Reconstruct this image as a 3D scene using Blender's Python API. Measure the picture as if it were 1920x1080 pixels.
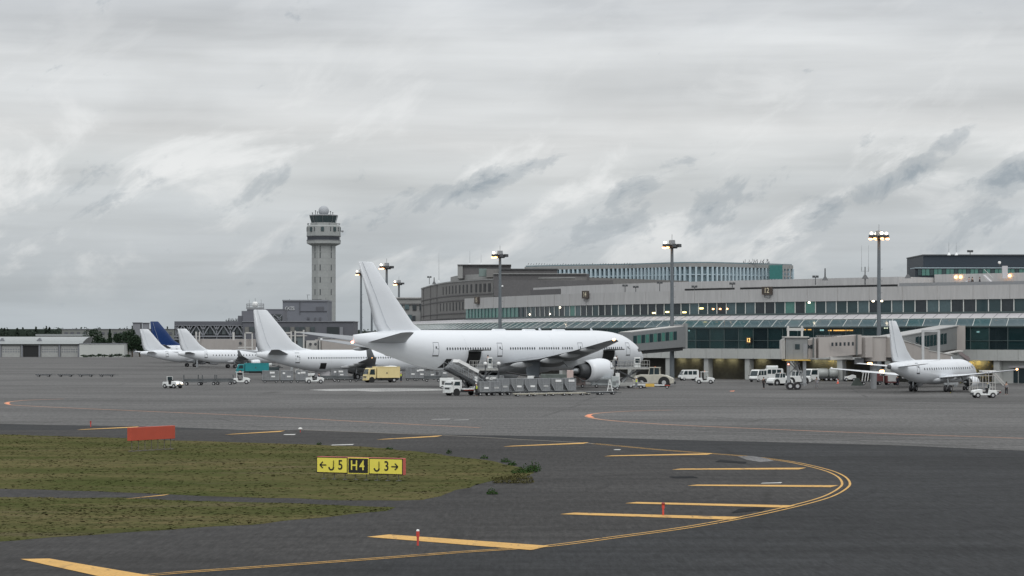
import bpy, math, random
from math import sin, cos, pi, atan2, hypot, sqrt, tan
from mathutils import Vector, Matrix, noise as mnoise
R = math.radians
rnd = random.Random(11)
for o in list(bpy.data.objects): bpy.data.objects.remove(o)
C = bpy.context.scene.collection
SC = bpy.context.scene

# ------------------------------------------------------------ camera, sky, sun, exposure
H = 7.5; F = 4700.0; HY = 634.0          # eye height, focal length in photo pixels, horizon row
cd = bpy.data.cameras.new('camera'); cam = bpy.data.objects.new('camera', cd); C.objects.link(cam)
cam.location = (0, 0, H); cam.rotation_euler = (R(90), 0, 0)
cd.sensor_width = 36; cd.lens = 36*F/1920; cd.shift_y = (HY-540)/1920
cd.clip_start = 1; cd.clip_end = 20000
SC.camera = cam
SC.render.resolution_x = 1024; SC.render.resolution_y = 576
SC.view_settings.view_transform = 'Standard'; SC.view_settings.look = 'None'
SC.view_settings.gamma = 1; SC.view_settings.exposure = 0.0

def nd(nt, typ, **kw):
    n = nt.nodes.new(typ)
    for k, v in kw.items():
        if k.startswith('i_'):
            key = k[2:]
            n.inputs[int(key) if key.isdigit() else key].default_value = v
        else: setattr(n, k, v)
    return n
def mathn(nt, op, a, b=None, c=None, clamp=False):
    n = nt.nodes.new('ShaderNodeMath'); n.operation = op; n.use_clamp = clamp
    for i, v in enumerate((a, b, c)):
        if v is None: continue
        if isinstance(v, (int, float)): n.inputs[i].default_value = v
        else: nt.links.new(v, n.inputs[i])
    return n.outputs[0]
def ramp(nt, fac, stops, interp='LINEAR'):
    n = nt.nodes.new('ShaderNodeValToRGB'); cr = n.color_ramp; cr.interpolation = interp
    while len(cr.elements) < len(stops): cr.elements.new(.5)
    for e, (p, c) in zip(cr.elements, stops):
        e.position = p; e.color = (c, c, c, 1) if isinstance(c, (int, float)) else (c[0], c[1], c[2], 1)
    nt.links.new(fac, n.inputs[0]); return n.outputs[0]
def mixc(nt, fac, a, b, mode='MIX'):
    n = nt.nodes.new('ShaderNodeMix'); n.data_type = 'RGBA'; n.blend_type = mode
    for s, v in ((n.inputs['Factor'], fac), (n.inputs['A'], a), (n.inputs['B'], b)):
        if isinstance(v, (int, float)): s.default_value = v
        elif isinstance(v, tuple): s.default_value = (v[0], v[1], v[2], 1)
        else: nt.links.new(v, s)
    return n.outputs['Result']
def srgb(r, g, b):
    f = lambda c: (c/255/12.92) if c/255 <= .04045 else ((c/255+.055)/1.055)**2.4
    return (f(r), f(g), f(b))
def noise(nt, vec, scale, detail=5, rough=.55, w=None, dist=0):
    n = nt.nodes.new('ShaderNodeTexNoise'); n.inputs['Scale'].default_value = scale
    n.inputs['Detail'].default_value = detail; n.inputs['Roughness'].default_value = rough
    n.inputs['Distortion'].default_value = dist
    if vec is not None: nt.links.new(vec, n.inputs['Vector'])
    return n.outputs['Fac']
def mapping(nt, vec, loc=(0,0,0), rot=(0,0,0), sc=(1,1,1)):
    n = nt.nodes.new('ShaderNodeMapping'); nt.links.new(vec, n.inputs['Vector'])
    n.inputs['Location'].default_value = loc; n.inputs['Rotation'].default_value = rot; n.inputs['Scale'].default_value = sc
    return n.outputs['Vector']

SUN_EL, SUN_AZ = R(46), R(165)
def make_world():
    w = bpy.data.worlds.new('World'); SC.world = w; w.use_nodes = True
    nt = w.node_tree; nt.nodes.clear()
    out = nd(nt, 'ShaderNodeOutputWorld'); bg = nd(nt, 'ShaderNodeBackground')
    nt.links.new(bg.outputs[0], out.inputs[0])
    sky = nd(nt, 'ShaderNodeTexSky', sky_type='NISHITA', sun_disc=False)
    sky.sun_elevation = SUN_EL; sky.sun_rotation = SUN_AZ
    tc = nd(nt, 'ShaderNodeTexCoord'); sp = nd(nt, 'ShaderNodeSeparateXYZ')
    nt.links.new(tc.outputs['Generated'], sp.inputs[0])
    x, y, z = sp.outputs
    az = mathn(nt, 'ARCTAN2', x, y)
    el = mathn(nt, 'ARCSINE', z)
    cb = nd(nt, 'ShaderNodeCombineXYZ')
    nt.links.new(az, cb.inputs[0]); nt.links.new(el, cb.inputs[1])
    P = cb.outputs[0]
    # slow warp so that bands are not ruler straight
    warp = noise(nt, mapping(nt, P, sc=(7, 22, 1)), 1, 4, .5)
    elw = mathn(nt, 'ADD', el, mathn(nt, 'MULTIPLY', mathn(nt, 'SUBTRACT', warp, .5), .045))
    fac = mathn(nt, 'DIVIDE', elw, .16, clamp=True)
    base = ramp(nt, fac, [(0, srgb(177,185,191)), (.12, srgb(184,191,196)), (.26, srgb(194,199,203)), (.40, srgb(211,214,215)),
                          (.50, srgb(220,221,221)), (.60, srgb(213,215,216)), (.72, srgb(221,223,224)), (.84, srgb(207,210,213)), (1, srgb(217,219,221))])
    # fine horizontal streaks
    st = noise(nt, mapping(nt, P, rot=(0, 0, R(-2)), sc=(5, 70, 1)), 1, 6, .55)
    base = mixc(nt, 1, base, ramp(nt, st, [(.28, .86), (.5, .99), (.72, 1.09)]), 'MULTIPLY')
    # wide soft billows
    bl = noise(nt, mapping(nt, P, loc=(3.1, 0, 0), rot=(0, 0, R(-12)), sc=(9, 26, 1)), 1, 6, .5, dist=.4)
    base = mixc(nt, 1, base, ramp(nt, bl, [(.32, .90), (.52, 1.0), (.68, 1.05)]), 'MULTIPLY')
    # low ragged wisps rising to the right, thickest in a few known directions
    rotP = mapping(nt, P, rot=(0, 0, R(-24)))
    w1 = noise(nt, mapping(nt, rotP, loc=(.9, .37, 0), sc=(26, 50, 1)), 1, 10, .62, dist=.6)
    w2 = noise(nt, mapping(nt, rotP, loc=(4.9, 2.37, 0), sc=(75, 120, 1)), 1, 7, .65, dist=.4)
    rs = nd(nt, 'ShaderNodeSeparateXYZ'); nt.links.new(rotP, rs.inputs[0]); ru, rv = rs.outputs[0], rs.outputs[1]
    def lump(px, py, wx, wy, amp):
        a, b = (px-960)/F, (HY-py)/F; c_, s_ = cos(R(-24)), sin(R(-24)); u0, v0 = a*c_-b*s_, a*s_+b*c_
        du = mathn(nt, 'DIVIDE', mathn(nt, 'SUBTRACT', ru, u0), wx/F); dv = mathn(nt, 'DIVIDE', mathn(nt, 'SUBTRACT', rv, v0), wy/F)
        e = mathn(nt, 'ADD', mathn(nt, 'MULTIPLY', du, du), mathn(nt, 'MULTIPLY', dv, dv))
        return mathn(nt, 'MULTIPLY', mathn(nt, 'EXPONENT', mathn(nt, 'MULTIPLY', e, -1)), amp)
    tot = None
    for q in ((1035,292,80,20,.28),(1180,362,80,26,.28),(860,360,110,30,.22),(1340,390,160,38,.27),(1540,400,130,36,.30),(1690,335,80,20,.24),(1618,272,34,22,.25),
              (1790,258,75,18,.26),(1890,330,110,42,.28),(500,335,110,26,.16),(230,370,140,40,.16),(720,400,220,44,.20),(1120,430,260,44,.20),(1800,450,200,46,.20),(420,420,240,44,.15),(190,330,80,22,.12)):
        l_ = lump(*q); tot = l_ if tot is None else mathn(nt, 'ADD', tot, l_)
    # the same deck carries on round the rest of the horizon
    away = mathn(nt, 'MULTIPLY', ramp(nt, mathn(nt, 'ABSOLUTE', az), [(.20, 0), (.28, 1)]), ramp(nt, el, [(.02, .22), (.09, 0)]))
    tot = mathn(nt, 'MINIMUM', mathn(nt, 'ADD', tot, away), .36)
    dens = mathn(nt, 'ADD', mathn(nt, 'SUBTRACT', mathn(nt, 'ADD', mathn(nt, 'MULTIPLY', w1, 1.05), mathn(nt, 'MULTIPLY', w2, .55)), .30), tot)
    m = ramp(nt, dens, [(.66, 0), (.80, .45), (1.0, 1)], 'EASE')
    base = mixc(nt, mathn(nt, 'MULTIPLY', m, .88), base, srgb(149, 159, 168))
    g = noise(nt, mapping(nt, rotP, loc=(2.2, 7.7, 0), sc=(15, 34, 1)), 1, 8, .6, dist=.5)
    gband = ramp(nt, mathn(nt, 'DIVIDE', el, .16, clamp=True), [(.08, 0), (.2, .6), (.42, 1), (.6, .5), (.75, .2)])
    gm = mathn(nt, 'MULTIPLY', mathn(nt, 'MULTIPLY', ramp(nt, g, [(.48, 0), (.66, 1)], 'EASE'), gband), mathn(nt, 'SUBTRACT', 1, m))
    base = mixc(nt, mathn(nt, 'MULTIPLY', gm, .95), base, srgb(236, 237, 237))
    # an overcast sky is brighter overhead than at the horizon
    zz = mathn(nt, 'MAXIMUM', mathn(nt, 'SUBTRACT', z, .14), 0)
    back = mathn(nt, 'MAXIMUM', mathn(nt, 'MULTIPLY', y, -1), 0)  # sky behind the camera raised to light the surfaces facing it
    up = mathn(nt, 'ADD', mathn(nt, 'ADD', 1, mathn(nt, 'MULTIPLY', zz, 1.0)), mathn(nt, 'MULTIPLY', back, .42))
    cu = nd(nt, 'ShaderNodeVectorMath', operation='SCALE')
    nt.links.new(base, cu.inputs[0]); nt.links.new(up, cu.inputs['Scale'])
    sv = nd(nt, 'ShaderNodeVectorMath', operation='SCALE'); nt.links.new(sky.outputs[0], sv.inputs[0]); sv.inputs['Scale'].default_value = 1.0
    s2 = nd(nt, 'ShaderNodeVectorMath', operation='SCALE'); nt.links.new(cu.outputs[0], s2.inputs[0]); s2.inputs['Scale'].default_value = 10.0
    mx = mixc(nt, .95, sv.outputs[0], s2.outputs[0])
    nt.links.new(mx, bg.inputs['Color']); bg.inputs['Strength'].default_value = 0.10
make_world()
sd = bpy.data.lights.new('sun', 'SUN'); so = bpy.data.objects.new('sun', sd); C.objects.link(so)
sd.energy = 0.8; sd.angle = R(25); sd.color = (1, .97, .93)
so.rotation_euler = Vector((sin(SUN_AZ)*cos(SUN_EL), cos(SUN_AZ)*cos(SUN_EL), sin(SUN_EL))).to_track_quat('Z', 'Y').to_euler(); so.location = (0, 0, 100)

# ------------------------------------------------------------ helpers
def S(d): return F/d
def W(x, y, d): return Vector(((x-960)*d/F, d, H-(y-HY)*d/F))
def GD(y): return F*H/(y-HY)
def G(x, y, z=0):
    d = F*(H-z)/(y-HY); return Vector(((x-960)*d/F, d, z))
def mat(name, col, rough=.6, metal=0, var=.10, scale=2.0, bump=0, emit=0, spec=.5, stretch=(1,1,1), coat=0, detail=4, fine=None):
    m = bpy.data.materials.new(name); m.use_nodes = True; nt = m.node_tree
    b = nt.nodes['Principled BSDF']
    tc = nd(nt, 'ShaderNodeTexCoord'); v = mapping(nt, tc.outputs['Object'], sc=stretch)
    n = noise(nt, v, scale, detail)
    c0 = tuple(max(0, c*(1-var*1.6)) for c in col); c1 = tuple(c*(1+var*1.6) for c in col)
    c = mixc(nt, n, c0, c1)
    if fine:
        n2 = noise(nt, v, fine[0], 3); c = mixc(nt, 1, c, ramp(nt, n2, [(.3, 1-fine[1]), (.7, 1+fine[1])]), 'MULTIPLY')
    nt.links.new(c, b.inputs['Base Color'])
    b.inputs['Roughness'].default_value = rough; b.inputs['Metallic'].default_value = metal
    b.inputs['Specular IOR Level'].default_value = spec; b.inputs['Coat Weight'].default_value = coat
    if emit:
        nt.links.new(c, b.inputs['Emission Color']); b.inputs['Emission Strength'].default_value = emit
    if bump:
        bn = nd(nt, 'ShaderNodeBump'); bn.inputs['Strength'].default_value = bump
        nt.links.new(noise(nt, v, scale*4, 4), bn.inputs['Height']); nt.links.new(bn.outputs[0], b.inputs['Normal'])
    return m
def glass_mat(name, tint, alpha, rough=.06):
    m = bpy.data.materials.new(name); m.use_nodes = True; nt = m.node_tree
    b = nt.nodes['Principled BSDF']; out = nt.nodes['Material Output']
    tc = nd(nt, 'ShaderNodeTexCoord')
    n = noise(nt, tc.outputs['Object'], .35, 3)
    c = mixc(nt, n, tuple(t*.6 for t in tint), tuple(t*1.4 for t in tint)); nt.links.new(c, b.inputs['Base Color'])
    b.inputs['Roughness'].default_value = rough
    t = nd(nt, 'ShaderNodeBsdfTransparent'); t.inputs[0].default_value = (.70, .80, .80, 1)
    ms = nd(nt, 'ShaderNodeMixShader'); ms.inputs[0].default_value = alpha
    nt.links.new(b.outputs[0], ms.inputs[1]); nt.links.new(t.outputs[0], ms.inputs[2]); nt.links.new(ms.outputs[0], out.inputs[0])
    return m
class MB:
    def __init__(s): s.v = []; s.f = []; s.sm = []
    def add(s, vs, fs, smooth=False):
        k = len(s.v); s.v += [tuple(p) for p in vs]
        for f in fs: s.f.append(tuple(k+i for i in f)); s.sm.append(smooth)
        return s
    def box(s, cx, cy, cz, sx, sy, sz, rz=0, taper=1, shx=0):
        c, n = cos(rz), sin(rz); vs = []
        for dz in (-.5, .5):
            k = taper if dz > 0 else 1
            for dx, dy in ((-.5,-.5),(.5,-.5),(.5,.5),(-.5,.5)):
                x, y = dx*sx*k + (shx if dz > 0 else 0), dy*sy*k
                vs.append((cx+x*c-y*n, cy+x*n+y*c, cz+dz*sz))
        return s.add(vs, [(3,2,1,0),(4,5,6,7),(0,1,5,4),(1,2,6,5),(2,3,7,6),(3,0,4,7)])
    def b2(s, x0, y0, z0, x1, y1, z1): return s.box((x0+x1)/2, (y0+y1)/2, (z0+z1)/2, abs(x1-x0), abs(y1-y0), abs(z1-z0))
    def beam(s, p, q, w, h=None):
        p = Vector(p); q = Vector(q); h = h or w; d = (q-p).normalized()
        u = d.cross(Vector((0,0,1)))
        if u.length < 1e-3: u = Vector((1,0,0))
        u.normalize(); t = u.cross(d).normalized(); vs = []
        for a in (p, q):
            for i, j in ((-1,-1),(1,-1),(1,1),(-1,1)): vs.append(a+u*i*w/2+t*j*h/2)
        return s.add(vs, [(3,2,1,0),(4,5,6,7),(0,1,5,4),(1,2,6,5),(2,3,7,6),(3,0,4,7)])
    def cyl(s, p, q, r0, r1=None, n=12, smooth=True, cap=True):
        p = Vector(p); q = Vector(q); r1 = r0 if r1 is None else r1; d = (q-p).normalized()
        u = d.cross(Vector((0,0,1)))
        if u.length < 1e-3: u = Vector((1,0,0))
        u.normalize(); t = u.cross(d).normalized()
        vs = [a+(u*cos(2*pi*i/n)+t*sin(2*pi*i/n))*r for a, r in ((p,r0),(q,r1)) for i in range(n)]
        s.add(vs, [(i, (i+1)%n, n+(i+1)%n, n+i) for i in range(n)], smooth)
        if cap:
            s.add(vs[:n], [tuple(range(n-1,-1,-1))]); s.add(vs[n:], [tuple(range(n))])
        return s
    def lathe(s, prof, o=(0,0,0), axis='z', n=24, smooth=True):
        vs = []
        for r, h in prof:
            for i in range(n):
                a = 2*pi*i/n; c, k = r*cos(a), r*sin(a)
                vs.append((o[0]+c, o[1]+k, o[2]+h) if axis == 'z' else (o[0]+h, o[1]+c, o[2]+k))
        fs = [(j*n+i, j*n+(i+1)%n, (j+1)*n+(i+1)%n, (j+1)*n+i) for j in range(len(prof)-1) for i in range(n)]
        return s.add(vs, fs, smooth)
    def prism(s, prof, y0, y1):                       # profile in x,z extruded along y
        n = len(prof)
        vs = [(x, y0, z) for x, z in prof]+[(x, y1, z) for x, z in prof]
        return s.add(vs, [tuple(range(n)), tuple(range(2*n-1, n-1, -1))]+[(i, n+i, n+(i+1)%n, (i+1)%n) for i in range(n)])
    def loft(s, rings, closed=True, cap=True, smooth=True):
        n = len(rings[0]); vs = [p for r in rings for p in r]
        m = n if closed else n-1
        s.add(vs, [(j*n+i, j*n+(i+1)%n, (j+1)*n+(i+1)%n, (j+1)*n+i) for j in range(len(rings)-1) for i in range(m)], smooth)
        if cap and closed:
            s.add(rings[0], [tuple(range(n-1,-1,-1))]); s.add(rings[-1], [tuple(range(n))])
        return s
    def ball(s, c, r, n=12, sq=(1,1,1)):
        rings = []
        for j in range(1, n//2+1):
            a = pi*j/(n//2+1); rings.append([(c[0]+r*sq[0]*sin(a)*cos(2*pi*i/n), c[1]+r*sq[1]*sin(a)*sin(2*pi*i/n), c[2]+r*sq[2]*cos(a)) for i in range(n)])
        return s.loft(rings)
    def build(s, name, m, parent=None, bevel=0):
        me = bpy.data.meshes.new(name); me.from_pydata(s.v, [], s.f); me.materials.append(m)
        me.polygons.foreach_set('use_smooth', s.sm); me.update()
        o = bpy.data.objects.new(name, me); C.objects.link(o); o.parent = parent
        if bevel:
            b = o.modifiers.new('bevel', 'BEVEL'); b.width = bevel; b.segments = 2; b.limit_method = 'ANGLE'
        return o
KIDS = {}
def thing(name, label, cat, loc=(0,0,0), rz=0, group=None):
    o = bpy.data.objects.new(name, None); C.objects.link(o); o.empty_display_size = .5
    o.location = loc; o.rotation_euler = (0, 0, rz); o['label'] = label; o['category'] = cat
    if group: o['group'] = group
    return o
def tag(o, label, cat, group=None, kind=None):
    o['label'] = label; o['category'] = cat
    if group: o['group'] = group
    if kind: o['kind'] = kind
    return o
def struct(name, mb, m):
    o = mb.build(name, m); o['kind'] = 'structure'; return o
def kids(o):
    return [c for c in C.objects if c.parent == o]
def tree_of(o): return (o, [tree_of(c) for c in kids(o)])
def dup(t, loc, rz, label=None, parent=None, sc=None):
    o, ch = t
    c = o.copy(); C.objects.link(c); c.parent = parent
    if parent is None:
        c.location = loc; c.rotation_euler = (0, 0, rz)
        if label: c['label'] = label
    for k in ch: dup(k, None, 0, parent=c)
    return c
def crom(P, n):
    out = []; P = [Vector(p) for p in P]; Q = [P[0]*2-P[1]]+P+[P[-1]*2-P[-2]]
    for i in range(1, len(Q)-2):
        for k in range(n):
            t = k/n; a, b, c, d = Q[i-1:i+3]
            out.append(.5*((2*b)+(c-a)*t+(2*a-5*b+4*c-d)*t*t+(-a+3*b-3*c+d)*t*t*t))
    out.append(P[-1]); return out
def text_mesh(body, size, m, name, parent=None, loc=(0,0,0), rot=(0,0,0), depth=.01, sx=1):
    cu = bpy.data.curves.new('t', 'FONT'); cu.body = body; cu.size = size; cu.extrude = depth; cu.align_x = 'CENTER'; cu.align_y = 'CENTER'
    cu.offset = size*.012
    to = bpy.data.objects.new('t', cu); C.objects.link(to)
    dg = bpy.context.evaluated_depsgraph_get(); me = bpy.data.meshes.new_from_object(to.evaluated_get(dg))
    bpy.data.objects.remove(to); me.materials.clear(); me.materials.append(m)
    o = bpy.data.objects.new(name, me); C.objects.link(o); o.parent = parent; o.location = loc; o.rotation_euler = rot; o.scale = (sx, 1, 1)
    return o

# ------------------------------------------------------------ materials
MATS = {}
WHITE = mat('aircraft_white', (.70,.73,.76), .30, var=.045, scale=.35, stretch=(.3,1,1), coat=.3)
WING = mat('wing_grey', (.22,.235,.25), .38, var=.08, scale=.8, stretch=(1,.25,1))
FAIR = mat('fairing_grey', (.34,.355,.365), .35, var=.05)
DARKW = mat('window_dark', (.035,.045,.055), .2, var=.1)
BLACK = mat('black', (.012,.013,.014), .7)
RUB = mat('rubber', (.022,.022,.024), .85, var=.2, scale=8)
RIM = mat('rim', (.45,.46,.47), .5, .2)
METAL = mat('metal', (.40,.42,.43), .38, .7, var=.15, scale=6)
DMETAL = mat('dark_metal', (.07,.075,.08), .5, .3, var=.25, scale=5)
LINE = mat('panel_line', (.20,.22,.24), .5)
LINEL = mat('hinge_line', (.56,.59,.62), .5)
SLIT = mat('slit_dark', (.035,.038,.04), .6)
BLUE = mat('blue_paint', (.008,.035,.135), .3, var=.04)
VWHITE = mat('vehicle_white', (.70,.72,.71), .35, var=.06, scale=1.2, fine=(9, .05))
VGLASS = mat('vehicle_glass', (.025,.04,.045), .08, var=.2)
TEAL = mat('teal_paint', (.010,.215,.235), .4, var=.08)
YEL = mat('truck_yellow', (.72,.60,.30), .45, var=.06)
HIVIS = mat('hi_vis', (.55,.65,.08), .7)
RED = mat('red_paint', (.42,.065,.035), .55, var=.10, scale=1.2, fine=(30, .12))
REDP = mat('red_post', (.55,.06,.045), .5)
CONC = mat('concrete_panel', (.42,.418,.415), .85, var=.09, scale=1.1, fine=(3, .06), stretch=(1,1,.12))
CONCD = mat('concrete_slab', (.44,.455,.44), .8, var=.08, scale=.3, fine=(3, .06), stretch=(1,1,.4))
CONCP = mat('pale_roof', (.50,.49,.505), .6, var=.08, scale=.4)
COLM = mat('column_concrete', (.42,.435,.42), .8, var=.12, scale=.8)
HOTEL = mat('hotel_stone', (.175,.173,.168), .85, var=.10, scale=.35, fine=(2.5, .10))
HOTEL2 = mat('hotel_dark', (.11,.108,.11), .85, var=.10, scale=.35, fine=(2.5, .10))
HOTEL3 = mat('hotel_pale', (.27,.275,.27), .85, var=.08, scale=.35, fine=(2.5, .06))
MULL = mat('mullion', (.52,.54,.52), .5)
MULD = mat('mullion_dark', (.06,.085,.085), .5)
GL = [glass_mat('glass_teal_a', (.022,.052,.058), .50), glass_mat('glass_teal_b', (.035,.078,.080), .40), glass_mat('glass_teal_c', (.025,.042,.05), .6)]
SKYL = [mat('skylight_a', (.055,.115,.125), .12, var=.15), mat('skylight_b', (.115,.155,.17), .12, var=.15), mat('skylight_c', (.08,.125,.14), .12, var=.15)]
WIN = [mat('win_a', (.03,.055,.06), .1, var=.2, scale=.6), mat('win_b', (.08,.20,.17), .12, var=.2), mat('win_c', (.028,.035,.04), .1, var=.3), mat('win_d', (.07,.11,.12), .15, var=.2)]
FARG = mat('far_glass', (.14,.20,.225), .2, var=.2, scale=.5)
FIN = mat('far_fin', (.42,.52,.57), .5, var=.05)
DBLUE = mat('dark_blue_cladding', (.014,.024,.036), .5, var=.12)
CAN = mat('container_alu', (.215,.225,.235), .45, .3, var=.28, scale=1.1, fine=(7, .10))
CAN2 = mat('container_worn', (.20,.21,.215), .5, .25, var=.28, scale=1.1, fine=(7, .12))
TAGW = mat('white_tag', (.75,.76,.75), .5)
BRIDGE = mat('bridge_beige', (.37,.345,.325), .65, var=.09, scale=.9, stretch=(1,1,.3))
BRIDGED = mat('bridge_grey', (.22,.23,.23), .6, var=.10, scale=.8)
BRIDGEP = mat('bridge_pale', (.48,.475,.455), .5, var=.05)
GREY = mat('grey_panel', (.24,.25,.26), .6, var=.1)
STEEL = mat('mast_steel', (.13,.15,.165), .6, .1, var=.12)
ORG = mat('orange_paint', (.75,.24,.10), .6)
YEDGE = mat('yellow_edge', (.65,.42,.08), .6)
def lampmat(name, col, st): return mat(name, col, .5, var=.02, emit=st)
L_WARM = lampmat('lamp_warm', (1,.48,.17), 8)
L_WHITE = lampmat('lamp_white', (1,.84,.62), 8)
L_ORG = lampmat('lamp_orange', (1,.42,.10), 6)
L_RED = lampmat('lamp_red', (1,.30,.18), 9)
L_TUBE = lampmat('lamp_tube', (.80,1,.70), 2.2)
L_YELW = lampmat('lamp_sodium', (1,.80,.28), 5)
L_UNDER = lampmat('lamp_under', (1,.88,.50), 9)
L_SIGN = lampmat('sign_lit', (1,.62,.20), 1.6)
L_COOL = lampmat('lamp_cool', (.75,1,1), 3)
# ------------------------------------------------------------ ground
def ground_mat(name, col, kind):
    m = bpy.data.materials.new(name); m.use_nodes = True; nt = m.node_tree; b = nt.nodes['Principled BSDF']
    tc = nd(nt, 'ShaderNodeTexCoord'); O = tc.outputs['Object']
    big = noise(nt, mapping(nt, O, rot=(0,0,R(8)), sc=(.6, 1, 1)), .028, 6, .65)
    mid = noise(nt, O, .33, 6, .6)
    fin = noise(nt, O, 7.0, 3, .7)
    c = mixc(nt, ramp(nt, big, [(.3, 0), (.7, 1)]), tuple(v*.70 for v in col), tuple(v*1.32 for v in col))
    c = mixc(nt, 1, c, ramp(nt, mid, [(.25, .90), (.75, 1.10)]), 'MULTIPLY')
    c = mixc(nt, 1, c, ramp(nt, fin, [(.30, .78), (.70, 1.24)]), 'MULTIPLY')
    agg = noise(nt, mapping(nt, O, sc=(1, .22, 1)), 3.1, 2, .8)
    c = mixc(nt, 1, c, ramp(nt, agg, [(.30, .80), (.70, 1.22)]), 'MULTIPLY')
    ag2 = noise(nt, mapping(nt, O, sc=(1, .07, 1)), 5.5, 2, .8)
    c = mixc(nt, 1, c, ramp(nt, ag2, [(.30, .80), (.70, 1.22)]), 'MULTIPLY')
    # worn tracks and sealed joints
    tr = noise(nt, mapping(nt, O, rot=(0,0,R(-12)), sc=(.02, .55, 1)), 1, 4, .6)
    c = mixc(nt, 1, c, ramp(nt, tr, [(.33, .78), (.5, 1), (.70, 1.16)]), 'MULTIPLY')
    if kind != 'x':                                   # old tyre sweeps round the bend and thin sealed cracks
        dd = nd(nt, 'ShaderNodeVectorMath', operation='DISTANCE'); nt.links.new(O, dd.inputs[0]); dd.inputs[1].default_value = (-20, 131, 0)
        cb = nd(nt, 'ShaderNodeCombineXYZ'); nt.links.new(dd.outputs['Value'], cb.inputs[0])
        rg = noise(nt, mapping(nt, cb.outputs[0], sc=(.9, 1, 1)), 1, 5, .7)
        al = noise(nt, O, .05, 3, .5)
        rr = mathn(nt, 'MULTIPLY', ramp(nt, rg, [(.52, 0), (.64, 1)]), ramp(nt, al, [(.40, 0), (.62, .55)]))
        if kind == 'taxi': c = mixc(nt, rr, c, tuple(v*.45 for v in col))
        vo = nd(nt, 'ShaderNodeTexVoronoi', feature='DISTANCE_TO_EDGE'); vo.inputs['Scale'].default_value = .045; nt.links.new(mapping(nt, O, rot=(0,0,R(14)), sc=(1,.45,1)), vo.inputs['Vector'])
        ck = mathn(nt, 'MULTIPLY', ramp(nt, vo.outputs['Distance'], [(0, 1), (.012, 0)]), ramp(nt, al, [(.44, 0), (.58, .6)]))
        c = mixc(nt, ck, c, tuple(v*.5 for v in col))
    if kind == 'apron':
        st = noise(nt, mapping(nt, O, rot=(0,0,R(20)), sc=(.5, 1, 1)), .16, 5, .65)
        c = mixc(nt, ramp(nt, st, [(.62, 0), (.72, .45)]), c, tuple(v*.60 for v in col))
        st2 = noise(nt, mapping(nt, O, loc=(40,9,0), sc=(.12, .6, 1)), .10, 5, .6)
        c = mixc(nt, ramp(nt, st2, [(.58, 0), (.70, .45)]), c, tuple(v*1.5 for v in col))
    if kind == 'taxi':
        st = noise(nt, mapping(nt, O, rot=(0,0,R(35)), sc=(.12, 1, 1)), .35, 5, .65)
        c = mixc(nt, ramp(nt, st, [(.58, 0), (.72, .5)]), c, tuple(v*.66 for v in col))
    nt.links.new(c, b.inputs['Base Color'])
    nt.links.new(ramp(nt, mid, [(.3, .75), (.7, .92)]), b.inputs['Roughness'])
    b.inputs['Specular IOR Level'].default_value = .10
    bn = nd(nt, 'ShaderNodeBump'); bn.inputs['Strength'].default_value = .25; bn.inputs['Distance'].default_value = .03
    nt.links.new(fin, bn.inputs['Height']); nt.links.new(bn.outputs[0], b.inputs['Normal'])
    return m
APRON = ground_mat('apron_concrete', (.106,.105,.103), 'apron')
TAXI = ground_mat('taxiway_asphalt', (.029,.0305,.032), 'taxi')
SHOULD = ground_mat('shoulder_asphalt', (.041,.040,.039), 'taxi')
def paint_mat(name, col, under, cut):
    m = mat(name, col, .75, var=.14, scale=.9, fine=(9, .14), spec=.1); nt = m.node_tree; b = nt.nodes['Principled BSDF']
    src = b.inputs['Base Color'].links[0].from_socket; tc = nd(nt, 'ShaderNodeTexCoord')
    n = noise(nt, mapping(nt, tc.outputs['Object'], sc=(1, .35, 1)), 2.6, 7, .72)
    n2 = noise(nt, mapping(nt, tc.outputs['Object'], loc=(5,2,0), sc=(.5, .08, 1)), 1.6, 4, .6)
    f = mathn(nt, 'MAXIMUM', ramp(nt, n, [(cut, 0), (cut+.08, .85)]), ramp(nt, n2, [(cut+.02, 0), (cut+.12, .55)]))
    nt.links.new(mixc(nt, f, src, under), b.inputs['Base Color']); return m
LINEY = paint_mat('line_yellow', (.57,.345,.115), (.10,.085,.07), .58)
LINEF = mat('line_orange_worn', (.40,.20,.11), .7, var=.25, scale=.25, fine=(3, .25))
LINEW = mat('line_white_worn', (.50,.50,.48), .7, var=.25, scale=.5, fine=(3, .25))
LINEP = mat('line_pale', (.22,.22,.215), .8, var=.2, scale=.3, fine=(2, .25))

def sheet(name, pts, z, m, thick=None):
    mb = MB(); mb.add([(p[0], p[1], z) for p in pts], [tuple(range(len(pts)))]); return struct(name, mb, m)
sheet('apron', [(-6000,-300),(6000,-300),(6000,9000),(-6000,9000)], 0, APRON)
edge = [(-900,778),(-400,786),(0,795),(245,799),(560,809),(800,814),(1060,819),(1330,826),(1640,834),(1920,845),(2300,858),(3200,890)]
ep = [G(x, y) for x, y in edge]
ep2 = crom(ep, 12)
for i, p in enumerate(ep2): p.y += .8*mnoise.noise(Vector((p.x*.12, 3, 0))) + .3*mnoise.noise(Vector((p.x*.7, 8, 0)))
sheet('taxiway', [(p.x, p.y) for p in ep2]+[(400,-200),(-400,-200)], .004, TAXI)
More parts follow.
